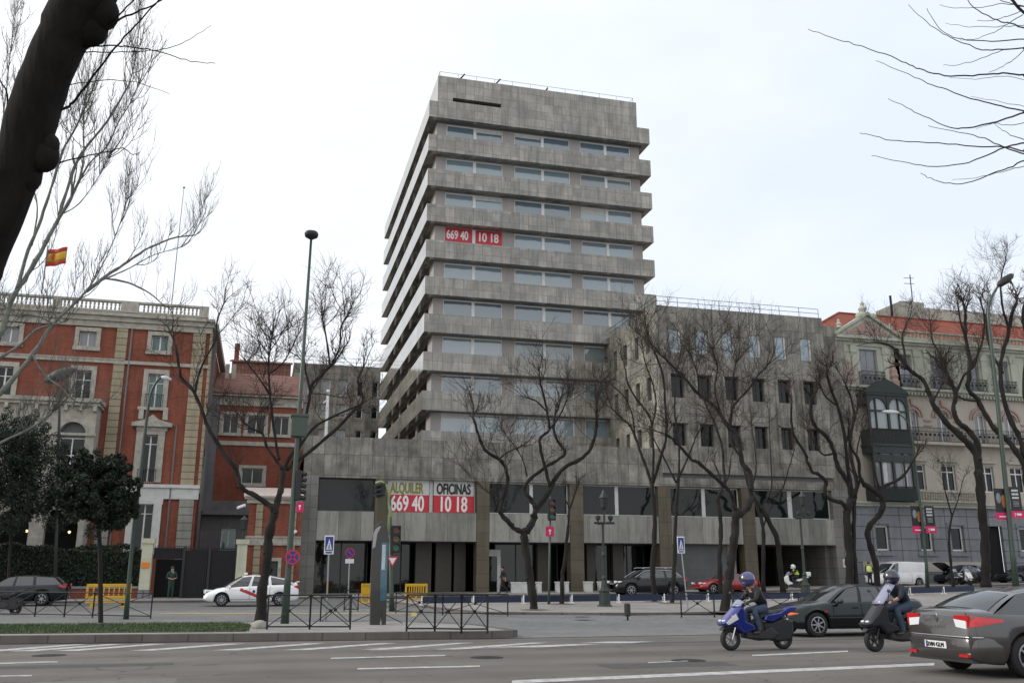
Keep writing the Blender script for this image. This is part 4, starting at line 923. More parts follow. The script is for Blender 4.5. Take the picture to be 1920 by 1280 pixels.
tree('street_tree', 'dark bare tree on the grass tip, one limb reaching left over the brick mansion', 'tree', [
    (12.5, 10, [(489, 1172), (493, 1100), (498, 1050), (505, 1000), (514, 965)], 0),
    (7, 3, [(514, 966), (506, 950), (480, 930), (455, 912), (444, 881), (413, 840), (388, 801), (377, 767), (362, 731), (341, 705), (331, 675), (328, 644)], 1.0),
    (3.2, 1.6, [(366, 735), (372, 705), (385, 675), (403, 638), (405, 605), (421, 566)], 1.0),
    (8.5, 6, [(514, 966), (519, 940), (527, 912), (532, 876)], 0),
    (4.5, 1.8, [(530, 880), (519, 862), (501, 840), (491, 814), (470, 800), (455, 790)], 1.0),
    (4, 1.8, [(524, 862), (516, 829), (511, 788), (506, 736), (504, 690), (506, 654), (511, 623)], 1.6),
    (5.5, 3.2, [(532, 878), (545, 853), (563, 829), (578, 767), (581, 726), (599, 706), (630, 675)], 1.0),
    (3, 1.6, [(618, 684), (615, 654), (609, 613), (604, 590)], 1.2), (2.6, 1.4, [(622, 680), (638, 650), (640, 613), (652, 590)], 1.0),
    (3, 1.6, [(581, 730), (575, 700), (570, 670)], .6),
    (5, 2.4, [(538, 880), (558, 863), (589, 840), (635, 798), (666, 767), (679, 749), (672, 716), (681, 690)], .8),
    (4, 2, [(548, 870), (568, 829), (589, 801), (619, 783), (656, 767), (677, 758)], .5),
    (2.6, 1.4, [(504, 738), (490, 715), (470, 690), (455, 670)], .8), (2.4, 1.2, [(506, 700), (530, 680), (545, 655)], .8)],
    (489, 1172), GT, 11, 39, 1.15, .0088, lev=2)
tree('street_tree', 'crooked bare tree in front of the brown pillar with wide curling limbs', 'tree', [
    (11, 9, [(1002, 1148), (998, 1106), (989, 1060), (987, 1013), (986, 992)], 0),
    (6.5, 3, [(985, 998), (966, 993), (951, 977), (937, 959), (945, 930), (950, 901), (948, 880), (935, 862), (914, 847), (899, 826), (894, 804), (887, 783)], .8),
    (9, 6, [(987, 998), (997, 975), (1005, 955), (1027, 923), (1038, 901)], 0),
    (5.5, 3.5, [(1036, 903), (1056, 876), (1088, 862), (1108, 842), (1117, 815), (1119, 790), (1119, 765)], .7),
    (5.5, 3, [(1005, 952), (995, 934), (984, 919), (995, 898), (1020, 876), (1045, 862), (1058, 849), (1049, 829), (1038, 808), (1040, 780)], .8),
    (4.5, 2.4, [(1031, 912), (1022, 873), (1013, 840), (1013, 820), (1031, 806), (1026, 772), (1018, 740), (1013, 718)], 1.2),
    (2.4, 1.2, [(935, 862), (950, 848), (975, 838)], .5), (2, 1, [(988, 892), (980, 860), (960, 830), (940, 805)], .8), (2.4, 1.3, [(1030, 806), (1048, 780), (1060, 755), (1066, 735)], 1), (2.2, 1.2, [(1024, 770), (1005, 752), (985, 745)], .8),
    (1.6, .8, [(945, 958), (930, 935), (905, 915)], .6)],
    (1002, 1148), GT, 12, 32, 1.38, .008, lev=2)
tree('street_tree', 'thin young tree with a wavy trunk beside the crooked tree', 'tree', [
    (5.5, 4, [(1054, 1137), (1055, 1090), (1056, 1060), (1065, 1006), (1066, 985)], 0), (3, 1.8, [(1066, 988), (1067, 959), (1074, 934), (1081, 916)], .8), (1.5, .8, [(1068, 955), (1060, 930), (1058, 910)], .5)],
    (1054, 1137), GT, 13, 20, 0.74, .0065, lev=2)
tree('street_tree', 'slim upright bare tree beside the black car, first trunk right of the ornate lamp post', 'tree', [
    (6.5, 5.5, [(1228, 1132), (1226, 1060), (1227, 982), (1223, 905)], 0),
    (4, 2, [(1223, 910), (1212, 878), (1201, 851), (1189, 813), (1178, 795), (1166, 785), (1147, 765)], 1), (2.4, 1.2, [(1190, 815), (1186, 780), (1172, 745), (1150, 725)], .8),
    (3.6, 1.8, [(1223, 907), (1224, 865), (1223, 794), (1205, 765), (1194, 747), (1177, 719), (1172, 690)], 1.1), (2.5, 1.2, [(1222, 800), (1230, 760), (1225, 720), (1210, 680), (1205, 650)], 1),
    (4.4, 2, [(1224, 905), (1236, 862), (1248, 813), (1246, 747), (1238, 691), (1222, 650), (1212, 622)], 1.2)],
    (1228, 1132), GT, 14, 36, 1.47, .008, lev=2)
tree('street_tree', 'slim bare tree leaning right behind the tilted crossing sign', 'tree', [
    (5.5, 4.5, [(1259, 1135), (1261, 1080), (1264, 1029), (1266, 944), (1272, 897)], 0),
    (3, 1.6, [(1272, 900), (1273, 860), (1273, 822), (1266, 780), (1264, 740), (1268, 700)], 1), (2.8, 1.3, [(1272, 898), (1287, 865), (1298, 835), (1306, 813), (1322, 790)], .8), (2.6, 1.3, [(1268, 905), (1245, 860), (1232, 835), (1220, 810)], .8)],
    (1259, 1135), GT, 15, 26, 1.38, .0075, lev=2)
tree('street_tree', 'large forked bare tree by the kerb behind the blue scooter', 'tree', [
    (12, 9.5, [(1359, 1152), (1365, 1100), (1371, 1066), (1376, 1020), (1381, 982), (1381, 955)], 0),
    (8, 5, [(1381, 968), (1396, 960), (1407, 945), (1412, 916), (1402, 885), (1394, 869), (1391, 841), (1380, 815), (1367, 799), (1344, 766)], 0),
    (4.6, 2, [(1344, 767), (1322, 748), (1302, 733), (1285, 712), (1269, 696), (1250, 676), (1236, 663)], 1.3),
    (4, 2, [(1368, 800), (1372, 766), (1385, 748), (1405, 729), (1420, 705), (1437, 687)], 1.2), (2.5, 1.3, [(1350, 770), (1340, 730), (1345, 690), (1335, 655)], 1.2), (2.4, 1.2, [(1376, 765), (1372, 725), (1380, 680)], 1.2), (2.2, 1.1, [(1310, 737), (1308, 700), (1295, 665)], 1),
    (6, 3, [(1381, 960), (1377, 948), (1368, 925), (1355, 907), (1334, 888), (1310, 868), (1297, 860), (1278, 837), (1262, 822), (1250, 815)], .5),
    (4, 2, [(1360, 912), (1357, 870), (1356, 841), (1344, 808), (1334, 782), (1325, 761)], .9), (2.8, 1.4, [(1392, 860), (1378, 840), (1370, 800), (1372, 760)], .6)],
    (1359, 1152), GT, 16, 49, 1.56, .008, lev=2)
tree('street_tree', 'thin dark tree trunk standing just left of the large forked tree', 'tree', [
    (6, 5, [(1352, 1112), (1349, 1060), (1348, 1019), (1350, 972), (1345, 940), (1354, 916)], 0), (3, 1.8, [(1354, 918), (1350, 890), (1340, 870)], .6), (2.6, 1.3, [(1354, 918), (1366, 890), (1370, 860)], .5)],
    (1352, 1112), GT, 17, 17, 0.92, .008, lev=2)
tree('street_tree', 'bare tree leaning left in front of the dark garage entrance', 'tree', [
    (7, 6, [(1469, 1108), (1464, 1060), (1459, 1015), (1442, 976), (1425, 948)], 0), (4.5, 2.5, [(1427, 950), (1410, 925), (1398, 890), (1390, 860)], .6), (2.2, 1.1, [(1428, 948), (1446, 915), (1445, 850), (1442, 770)], .4),
    (2, 1, [(1446, 935), (1468, 915), (1478, 880), (1488, 849)], .4)],
    (1469, 1108), GT, 18, 20, 1.10, .008, lev=2)
tree('street_tree', 'straight thin tree directly left of the tree leaning over the garage entrance', 'tree', [
    (5, 4, [(1431, 1098), (1431, 1040), (1431, 989), (1420, 950)], 0), (2.6, 1.3, [(1421, 952), (1412, 920), (1418, 870), (1410, 800)], .7), (2.2, 1.1, [(1431, 990), (1440, 960), (1458, 930)], .6)],
    (1431, 1098), GT, 19, 19, 1.10, .008, lev=2)
tree('street_tree', 'heavy bare tree with a crooked left limb at the corner of the concrete building', 'tree', [
    (10.5, 8.5, [(1592, 1098), (1590, 1050), (1587, 998), (1591, 958), (1597, 935)], 0),
    (6, 2.5, [(1590, 960), (1580, 943), (1560, 937), (1549, 925), (1551, 902), (1535, 888), (1521, 884), (1512, 865), (1508, 849), (1488, 814), (1486, 780), (1485, 753)], .4),
    (6.5, 4, [(1597, 940), (1592, 905), (1569, 875), (1562, 845), (1550, 818), (1525, 796), (1521, 766), (1526, 740)], .9),
    (5, 3, [(1598, 925), (1588, 862), (1583, 805), (1569, 757), (1558, 730), (1551, 704)], 1.2), (3.6, 1.8, [(1585, 830), (1600, 790), (1598, 750), (1585, 720)], 1.1), (3, 1.5, [(1563, 850), (1540, 850), (1520, 815)], .7),
    (5.5, 3, [(1597, 930), (1606, 906), (1596, 850), (1595, 811), (1604, 780)], 1), (2.8, 1.4, [(1570, 760), (1550, 745), (1535, 715)], 1)],
    (1592, 1098), GT, 20, 38, 1.47, .008, lev=2)
tree('street_tree', 'slender trunk close behind the heavy corner tree', 'tree', [
    (5.5, 4.5, [(1606, 1098), (1603, 1030), (1600, 975), (1604, 930)], 0), (3, 1.6, [(1604, 932), (1612, 890), (1606, 850), (1615, 810)], .8)],
    (1606, 1098), GT, 21, 19, 1.20, .008, lev=2)
tree('street_tree', 'twisted dark tree beside the white van and the officer in a yellow vest', 'tree', [
    (7.5, 6.5, [(1645, 1098), (1638, 1055), (1632, 1015), (1631, 989), (1647, 967), (1653, 945), (1644, 925), (1620, 908)], 0),
    (5, 2.5, [(1622, 910), (1614, 893), (1610, 860), (1596, 835), (1592, 800)], .7), (5, 2.5, [(1646, 930), (1656, 912), (1691, 893), (1713, 862)], .5), (2.5, 1.2, [(1618, 900), (1600, 885), (1590, 870)], .5), (3.4, 1.6, [(1650, 920), (1640, 880), (1636, 840)], .6)],
    (1645, 1098), GT, 22, 22, 1.20, .0075, lev=2)
tree('street_tree', 'big bare tree with limbs sweeping left over the iron balconies', 'tree', [
    (11, 9.5, [(1849, 1100), (1845, 1060), (1843, 1010), (1842, 972), (1838, 920), (1835, 880)], 0),
    (9, 5, [(1836, 890), (1826, 850), (1805, 818), (1773, 791), (1755, 760), (1746, 738), (1725, 712), (1709, 696)], .3),
    (4.4, 2, [(1709, 697), (1690, 672), (1677, 653), (1660, 646), (1645, 642)], .7), (3.6, 1.8, [(1700, 688), (1696, 655), (1693, 632), (1700, 605)], .8),
    (8, 4.5, [(1836, 880), (1831, 834), (1815, 805), (1799, 791), (1790, 765), (1792, 743), (1785, 715), (1775, 700)], .7), (3.5, 1.6, [(1792, 740), (1808, 705), (1826, 685), (1835, 650)], 1.2), (3, 1.4, [(1776, 702), (1765, 670), (1750, 640), (1745, 610)], 1.2), (2.6, 1.3, [(1750, 750), (1765, 720), (1770, 690)], 1)],
    (1849, 1100), GT, 23, 45, 1.56, .008, lev=2)
tree('street_tree', 'dense bare tree at the far right whose many limbs rise beside the tall curved lamp', 'tree', [
    (10, 8, [(1943, 1105), (1938, 1000), (1932, 930), (1922, 875)], 0),
    (7, 4, [(1924, 878), (1900, 835), (1874, 812), (1850, 780), (1830, 750), (1815, 727), (1816, 700), (1820, 670), (1812, 630), (1810, 589)], 1.6),
    (6.5, 4, [(1926, 870), (1910, 820), (1898, 791), (1880, 740), (1876, 700), (1880, 660), (1890, 632), (1893, 600), (1906, 568)], 1.8),
    (6, 3, [(1924, 880), (1930, 800), (1918, 720), (1925, 650), (1920, 590), (1932, 540)], 1.8), (4, 2, [(1880, 700), (1860, 665), (1850, 620), (1852, 570)], 1.6), (3.4, 1.8, [(1820, 690), (1840, 650), (1846, 600), (1838, 560)], 1.5),
    (3, 1.5, [(1893, 620), (1880, 570), (1876, 520), (1885, 490)], 1.8), (3, 1.5, [(1830, 752), (1800, 745), (1780, 720)], 1.2), (3, 1.5, [(1812, 640), (1800, 600), (1795, 565)], 1.5)],
    (1943, 1105), GT, 24, 39, 1.75, .0088, lev=2)
tree('street_tree', 'young thin tree trunk in front of the grey ground floor windows', 'tree', [
    (3.5, 2.5, [(1787, 1095), (1783, 1050), (1778, 1010), (1785, 965)], 0), (2, 1, [(1785, 967), (1775, 930), (1768, 900)], .7), (1.8, .9, [(1785, 967), (1797, 935), (1805, 900)], .7)],
    (1787, 1095), GT, 25, 22, 1.10, .0065, lev=2)
# pale plane tree on the left, trunk outside the frame
tree('plane_tree', 'tall pale barked plane tree spreading fine upright branches over the brick mansion', 'tree', [
    (13.2, 9.9, [(-150, 1180), (-130, 1000), (-105, 880), (-85, 800), (-70, 740)], 0),
    (8.8, 4.4, [(-75, 760), (-30, 680), (0, 620), (24, 555), (53, 514), (81, 461), (106, 421), (134, 370)], .3),
    (4.4, 1.1, [(106, 421), (130, 340), (150, 295), (170, 264), (203, 223), (232, 180), (244, 150), (256, 90), (262, 40)], 1.6),
    (5.0, 1.4, [(30, 545), (55, 470), (75, 410), (97, 353), (118, 284), (140, 245), (160, 200), (185, 140), (200, 70)], 1.7),
    (2.8, 0.9, [(134, 370), (165, 310), (200, 275), (222, 230), (245, 190), (262, 150)], 1.2), (2.2, 0.8, [(60, 460), (70, 390), (60, 330), (80, 260)], 1.2),
    (7.2, 2.8, [(-70, 800), (0, 735), (61, 660), (101, 607), (134, 575), (162, 546)], .3), (5, 1.6, [(162, 546), (195, 520), (223, 502), (255, 480), (284, 461), (330, 445), (366, 441)], .45),
    (2.2, 0.8, [(190, 526), (215, 515), (244, 502), (290, 478), (345, 462)], .4), (2.0, 0.7, [(150, 560), (180, 520), (205, 470), (225, 420), (240, 370)], .9),
    (4.4, 1.7, [(-60, 720), (0, 672), (40, 645), (65, 620), (95, 610), (122, 603)], .5), (5, 2, [(-60, 600), (-20, 500), (0, 440), (15, 380), (25, 300), (30, 200)], 1.6), (2.2, 0.8, [(-40, 400), (-10, 300), (8, 200), (20, 100), (30, 20)], 1.4),
    (2.2, 0.8, [(101, 607), (60, 590), (30, 600), (-10, 640)], .8), (4, 1.6, [(-60, 860), (0, 830), (60, 800), (100, 770)], .8), (3.6, 1.5, [(60, 660), (80, 700), (120, 730), (140, 760)], .6), (3.2, 1.2, [(200, 522), (240, 530), (280, 550), (310, 575)], .4),
    (3.4, 1.2, [(135, 365), (150, 330), (158, 280), (156, 220), (165, 160)], 1.6), (1.7, 0.6, [(120, 400), (150, 380), (185, 330), (205, 290)], 1.4)],
    (-150, 1180), None, 31, 30, 1.25, .0085, up=.42, nb=2, lev=2, bark=BARKP, twm=TWIGP, wob=.07, spread=.5)
# near tree: thick leaning trunk, top left
def PD(px, py, d):
    r = Vector(ray(px, py)); r = r * (d / FPX); return Vector((r.x, r.y, EZ + r.z))
t = thing('near_tree', 'thick near black tree trunk leaning across the top left corner', 'tree', (0, 0, 0))
t.location = PD(-420, 1560, 4.4) * 1; t.location.z = 0
m = MB(); cp = cat_rom([(-620, 1900, 0), (-330, 1250, 0), (-130, 800, 0), (-75, 580, 0), (-40, 487, 0), (-3, 400, 0), (38, 300, 0), (53, 244, 0), (72, 183, 0), (88, 138, 0), (113, 81, 0), (158, 0, 0), (215, -120, 0), (290, -300, 0)], 6)
def nr(i, y): return 46 if y > 500 else 44 + 5 * (y < 60)
P3 = [PD(p.x, p.y, 4.6) for p in cp]; R = [.5 * (2 * nr(i, p.y) / FPX * 4.6) * (1 + .012 * sin(i * .9) + .02 * sin(i * .31)) for i, p in enumerate(cp)]
m.tube(P3, R, 24)
for a, b, s in ((194, 25, 28), (172, 52, 30), (92, 272, 19), (84, 292, 26), (52, 330, 26), (118, 130, 20)): m.sphere(PD(a, b, 4.6), s / FPX * 4.6, 12, 1, 1, 1.25)
m.build('trunk', BARKN, t, smooth=True)
m = MB(); rr = random.Random(4)
def pt(pts, r0, r1, d=4.6, dd=.3, n=5):
    cp = cat_rom([(a, b, 0) for a, b in pts], 4); k = len(cp); s = rr.uniform(-1, 1) * dd
    if r0 < 5:
        for q in cp[1:-1]: q.x += rr.uniform(-1.3, 1.3); q.y += rr.uniform(-1.3, 1.3)
    m.tube([PD(p.x, p.y, d + s * i / k) for i, p in enumerate(cp)], [(r0 + (r1 - r0) * i / k) / FPX * d for i in range(k)], n)
pt([(195, 55), (215, 42), (245, 27), (285, 10), (330, -15)], 2.6, 1); pt([(205, 48), (230, 20), (262, -8), (280, -20)], 1.8, .8)
pt([(105, 208), (125, 202), (142, 187), (165, 155), (190, 122), (225, 80), (262, 40), (300, 0), (320, -20)], 3, 1)
pt([(155, 90), (190, 86), (227, 87), (262, 91), (292, 95), (330, 107), (365, 117), (404, 119)], 1.7, .6); pt([(292, 95), (322, 88), (349, 77), (375, 62), (396, 48)], .9, .4)
pt([(155, 97), (200, 99), (255, 97), (292, 95)], 1.2, .6); pt([(112, 305), (140, 298), (175, 290), (205, 284), (230, 278), (250, 290), (262, 285)], 1.5, .5)
pt([(128, 160), (180, 152), (240, 152), (290, 165), (318, 176)], 1, .4); pt([(0, 260), (15, 190), (0, 150), (-20, 130)], 2, 1)
m.build('crown', BARKN, t)
# near tree whose thin twigs enter at the top right
t = thing('near_tree', 'fine dark twigs of a near tree reaching in from the top right corner', 'tree', (0, 0, 0)); t.location = PD(2450, 1900, 7.5); t.location.z = 0
m = MB(); rr = random.Random(9)
pt([(2450, 1900), (2330, 1300), (2230, 800), (2150, 500), (2080, 300), (2020, 60), (1990, -120)], 50, 18, 7.5, 0, 12)
pt([(2080, 300), (2000, 290), (1950, 285), (1920, 282)], 10, 3, 7.5, 0); pt([(2100, 350), (2000, 260), (1950, 225), (1920, 209)], 10, 3.4, 7.5, 0); pt([(2030, 100), (1970, 120), (1920, 142)], 8, 3, 7.5, 0); pt([(2020, 60), (1960, 78), (1920, 91)], 7, 3, 7.5, 0)
m.build('trunk', BARKN, t, smooth=True); m = MB()
for pts, a, b in [([(1922, 142), (1895, 139), (1862, 138), (1810, 143), (1760, 140), (1724, 130), (1700, 119), (1659, 102), (1602, 83), (1560, 71), (1515, 55)], 1.9, .6),
    ([(1922, 209), (1878, 199), (1833, 189), (1777, 169), (1740, 156), (1703, 140), (1642, 114)], 1.7, .5), ([(1922, 211), (1870, 228), (1813, 240), (1781, 240), (1732, 217), (1700, 202), (1665, 185)], 1.7, .5),
    ([(1922, 284), (1882, 276), (1825, 274), (1760, 269), (1683, 265), (1640, 256), (1612, 249)], 1.6, .5), ([(1922, 289), (1882, 276), (1846, 260), (1800, 248), (1740, 236)], 1.4, .4),
    ([(1922, 268), (1886, 276), (1840, 296), (1805, 307), (1740, 312), (1690, 303), (1634, 292)], 1.7, .5), ([(1922, 301), (1890, 315), (1862, 325), (1813, 343), (1772, 343), (1745, 335), (1726, 325)], 1.5, .5),
    ([(1922, 91), (1880, 92), (1841, 93), (1793, 75), (1760, 58), (1730, 35), (1703, 9)], 1.5, .5), ([(1922, 74), (1858, 77), (1813, 75), (1780, 67), (1755, 45), (1738, 16)], 1.3, .4),
    ([(1922, 53), (1895, 45), (1870, 39), (1833, 20), (1809, -4)], 1.4, .7), ([(1922, 93), (1900, 112), (1880, 125), (1854, 136)], 1, .5), ([(1922, 26), (1905, 10), (1894, -8)], 3, 2.4),
    ([(1922, 13), (1880, 2), (1850, -8)], 1.2, .6), ([(1920, 90), (1880, 95), (1840, 110), (1800, 121), (1768, 123)], .9, .4), ([(1918, 20), (1890, 30), (1860, 38), (1832, 39)], .9, .4),
    ([(1922, 48), (1880, 50), (1830, 51), (1790, 47), (1772, 44)], .8, .3), ([(1920, 12), (1880, 8), (1840, 14), (1790, 16), (1762, 9)], .9, .4), ([(1920, 312), (1880, 322), (1830, 333), (1785, 337)], .8, .3), ([(1920, 200), (1880, 192), (1820, 181)], .7, .3),
    ([(1922, 230), (1895, 236), (1862, 232), (1830, 242)], .8, .3), ([(1920, 262), (1900, 256), (1880, 244), (1864, 232)], .9, .4), ([(1920, 150), (1880, 143), (1830, 148), (1780, 146)], .7, .3), ([(1918, 28), (1890, 45), (1865, 60), (1835, 72), (1800, 75)], 1, .4)]: pt(pts, a, b, 7.5, .5, 4)
m.build('crown', TWIG, t)
# ------------------------------------------------------------------ evergreens in the mansion garden
def evergreen(label, blobs, base, Yd, seed, nl, group):
    rr = random.Random(seed); b = GP(*base) if Yd is None else Vector((PY(*base, Yd).x, Yd, gz(0, Yd))); Yd = b.y
    t = thing('evergreen_tree', label, 'tree', b, 0, group); m = MB(); cs = []
    for px, py, rp in blobs:
        c = PY(px, py, Yd + rr.uniform(-.8, .8)); cs.append((c, rp * pxm(0, c)))
    tr = MB(); tr.tube([b, b.lerp(cs[0][0], .5) + Vector((.06, 0, 0)), cs[0][0]], [.085, .075, .05], 7)
    for c, r in cs[1:]: tr.tube([b.lerp(cs[0][0], .7), c], [.06, .02], 5)
    tr.build('trunk', BARK, t)
    tot = sum(r * r for _, r in cs)
    for c, r in cs:
        sub = [(c + Vector((rr.gauss(0, 1), rr.gauss(0, 1), rr.gauss(0, 1))).normalized() * r * rr.uniform(.3, 1.18), r * rr.uniform(.13, .36)) for _ in range(34)]
        def fn():
            s, q = rr.choice(sub); d = Vector((rr.gauss(0, 1), rr.gauss(0, 1), rr.gauss(0, 1))).normalized(); return s + d * q * rr.uniform(.6, 1.05), d
        leaves(m, int(nl * 1.7 * r * r / tot), fn, .058, rr)
    m.build('crown', LEAF, t)
EG = 'dark evergreens behind the clipped hedge'
evergreen('dark round evergreen, left and taller one of the garden trees by the hedge', [(25, 850, 70), (-30, 870, 66), (75, 845, 46), (45, 910, 70), (5, 955, 58), (75, 955, 44), (-40, 930, 56), (50, 800, 34), (100, 905, 34), (-10, 800, 40)], (20, 1080), 55.5, 41, 34000, EG)
evergreen('dark round evergreen on a thin trunk beside the curved green lamp post', [(180, 905, 50), (138, 905, 44), (226, 915, 36), (165, 950, 44), (205, 885, 34), (240, 945, 26), (115, 940, 38), (165, 865, 24), (210, 955, 34), (120, 880, 20), (255, 905, 12)], (189, 1168), None, 42, 30000, EG)
# ------------------------------------------------------------------ street furniture
def z0(p): return Vector((p.x, p.y, gz(p.x, p.y) + (.0)))
def pole_obj(name, label, cat, base, group=None): 
    b = GP(*base) if not isinstance(base, Vector) else base
    return thing(name, label, cat, b, 0, group), b
def up(px, py, p): return PY(px, py, p.y)
def at_depth(px, py, p):          # point on the ray at the same distance along the lens axis as p
    d = p.x * sin(PS) + p.y * cos(PS); r = Vector(ray(px, py)); rd = r.x * sin(PS) + r.y * cos(PS); r *= d / rd; return Vector((r.x, r.y, r.z + EZ))
# tall lamp with a globe head
t, b = pole_obj('street_lamp', 'very tall tapering green lamp post with a mushroom head rising above the rooftops', 'street lamp', (533, 1180))
top = at_depth(584, 440, b); b = t.location.copy()
m = MB(); m.tube([b, b.lerp(top, .12), b.lerp(top, .5), top], [.14, .105, .075, .042], 10); m.build('pole', GPOST, t, smooth=True)
m = MB(); m.lathe([(.05, -.18), (.22, -.08), (.24, .04), (.2, .1), (.03, .13)], top, 14); m.build('lamp_head', mat('lamp head dark', (.014, .013, .013), .5), t, smooth=True)
c_ = at_depth(561, 800, b); k = pxm(0, b)
m = MB(); m.box(c_.x - 15 * k, c_.x + 15 * k, c_.y - .2, c_.y + .2, c_.z - 20 * k, c_.z + 22 * k); m.box(c_.x - 17 * k, c_.x + 17 * k, c_.y - .23, c_.y + .23, c_.z + 18 * k, c_.z + 24 * k); m.build('green_box', GPOST, t, bevel=.02)
def disc_sign(t, c, r, face, ring, name='round_sign', th=.02, slash=None, face_dir=(0, -1)):
    o = MB(); o.lathe([(r, 0), (r, th)], (0, 0, 0), 24, 'y').build(name, ring, t, world=False); o = C.objects[-1] if False else bpy.data.objects[-1] if False else None
def sign_disc(t, c, r, name='round_sign', slash=1):
    s = MB().lathe([(r, 0), (r, .02)], c, 24, 'y').build(name, RED, t)
    MB().lathe([(r * .78, -.006), (r * .78, .0)], c, 24, 'y').build('blue_face', BLUE, s)
    m = MB(); q = r * .76
    for a in ((pi / 4,), (pi / 4, -pi / 4))[slash - 1]:
        dx, dz = cos(a) * q, -sin(a) * q; w_ = r * .1; nx, nz = -sin(a) * w_, -cos(a) * w_
        m.prism([(c[0] - dx - nx, c[2] - dz - nz), (c[0] + dx - nx, c[2] + dz - nz), (c[0] + dx + nx, c[2] + dz + nz), (c[0] - dx + nx, c[2] - dz + nz)], c[1] - .012, c[1] - .007, 'y')
    m.build('red_stripe', RED, s); return s
c_ = at_depth(548, 1044, b); sg = thing('no_stopping_sign', 'round blue and red no stopping sign strapped to the tall green lamp post', 'sign', c_)
sign_disc(sg, (c_.x, c_.y - .25, c_.z), 11.5 * k + .04, slash=2)
m = MB(); m.tube([(c_.x, c_.y - .23, c_.z), (c_.x, c_.y + .1, c_.z)], .02, 5); m.build('bracket', STEEL, sg)
# traffic light seen from its side with magenta plate, left of the podium
def traffic_light(label, base, toppx, head, plate=None, r=.055, dirx=1, boards=3, post=GPOST, hs=None, num=None):
    t, b = pole_obj('traffic_light', label, 'traffic light', base); tp = at_depth(*toppx, b); k = pxm(0, b)
    m = MB(); m.tube([b, b.lerp(tp, .15), tp], [r * 1.4, r, r * .8], 8); m.build('pole', post, t, smooth=True)
    for hx, hy, s in head:
        c = at_depth(hx, hy, b); H = s * k; W = H * .36
        m = MB(); m.box(c.x - W / 2, c.x + W / 2, c.y - .12, c.y + .1, c.z - H / 2, c.z + H / 2); hd = m.build('signal_head', SBLACK, t, bevel=.02)
        m = MB()
        for i in range(3):
            zc = c.z + H * (.32 - .32 * i); m.prism([(c.x - W * .42, zc + W * .1), (c.x - W * .3, zc + W * .42), (c.x + W * .3, zc + W * .42), (c.x + W * .42, zc + W * .1), (c.x + W * .36, zc + W * .1), (c.x + W * .25, zc + W * .34), (c.x - W * .25, zc + W * .34), (c.x - W * .36, zc + W * .1)], c.y - .3, c.y - .11, 'y')
        m.build('visor', SBLACK, hd)
        for i in range(3): 
            zc = c.z + H * (.32 - .32 * i); m = MB(); m.lathe([(W * .34, 0), (W * .34, .015)], (c.x, c.y - .135, zc), 12, 'y'); m.build('lens', (mat('unlit red lens', (.12, .01, .01), .2), mat('unlit amber lens', (.13, .07, .01), .2), mat('unlit green lens', (.01, .1, .06), .2))[i], hd)
    if plate:
        px, py, w_, h_ = plate; c = at_depth(px, py, b)
        q = box('magenta_plate', MAG, t, c.x - w_ * k / 2, c.x + w_ * k / 2, c.y - .1, c.y - .06, c.z - h_ * k / 2, c.z + h_ * k / 2)
        m = MB(); m.lathe([(w_ * k * .16, 0), (w_ * k * .16, .004)], (c.x, c.y - .106, c.z + h_ * k * .1), 10, 'y'); m.box(c.x - w_ * k * .06, c.x + w_ * k * .06, c.y - .106, c.y - .101, c.z - h_ * k * .3, c.z); m.build('emblem', SWHITE, q)
    return t, b, k
c_ = PY(560, 905, b.y); tl = thing('traffic_light', 'black signal head over a magenta plate on the side of the tall green lamp post', 'traffic light', c_)
m = MB(); z1_, z2_ = at_depth(560, 882, b).z, at_depth(560, 938, b).z; xc = at_depth(558, 905, b).x; yc = at_depth(558, 905, b).y
hd = MB().box(xc - .06, xc + .12, yc - .12, yc + .12, z2_, z1_).build('signal_head', SBLACK, tl, bevel=.02)
m = MB()
for i in range(5): zz = z2_ + (z1_ - z2_) * (i + .5) / 5; m.tube([(xc + .05, yc, zz + .02), (xc + .26, yc - .1, zz - .03)], [.08, .07], 8)
m.build('visor', SBLACK, hd); c = at_depth(562, 950, b); q = box('magenta_plate', MAG, tl, c.x - .11, c.x + .13, c.y - .02, c.y + .02, c.z - .16, c.z + .16)
m = MB(); m.lathe([(.04, 0), (.04, .004)], (c.x, c.y - .03, c.z + .03), 10, 'y'); m.box(c.x - .015, c.x + .015, c.y - .03, c.y - .025, c.z - .09, c.z); m.build('emblem', SWHITE, q)
traffic_light('traffic light with three round lights on a pole right of the crooked tree', (1029, 1137), (1032, 930), [(1034, 955, 40)], (1030, 996, 16, 18))
t, b, k = traffic_light('arched top traffic light on a pale green pole carrying a give way sign', (735, 1146), (730, 930), [(742, 1010, 50)], None, r=.1)
m = MB(); pts = [(730, 1000), (731, 960), (729, 925), (724, 910), (715, 902), (704, 905)]; m.tube([at_depth(*q, b) for q in pts], [.09, .085, .08, .07, .06, .05], 8); m.build('arched_arm', mat('pale green post', (.26, .30, .13), .5, noise=.1), t, smooth=True)
c = at_depth(716, 915, b); m = MB(); m.box(c.x - .12, c.x + .14, c.y - .15, c.y + .15, c.z - 14 * k, c.z + 10 * k); hd = m.build('signal_head', SBLACK, t, bevel=.02); m = MB()
for i in range(3): m.tube([(c.x - .08, c.y - .1, c.z + (6 - 9 * i) * k), (c.x - .34, c.y - .3, c.z + (3 - 9 * i) * k)], [.11, .09], 8)
m.build('visor', SBLACK, hd)
m = MB(); c = at_depth(728, 970, b); m.box(c.x - .5, c.x - .03, c.y + .02, c.y + .06, c.z - 1.3, c.z + 1.0)
m.build('backing_board', mat('olive brown board', (.075, .068, .035), .5), t)
def tri(c, s, y): return [(c.x - s, c.z + s * .62), (c.x + s, c.z + s * .62), (c.x, c.z - s * 1.1)]
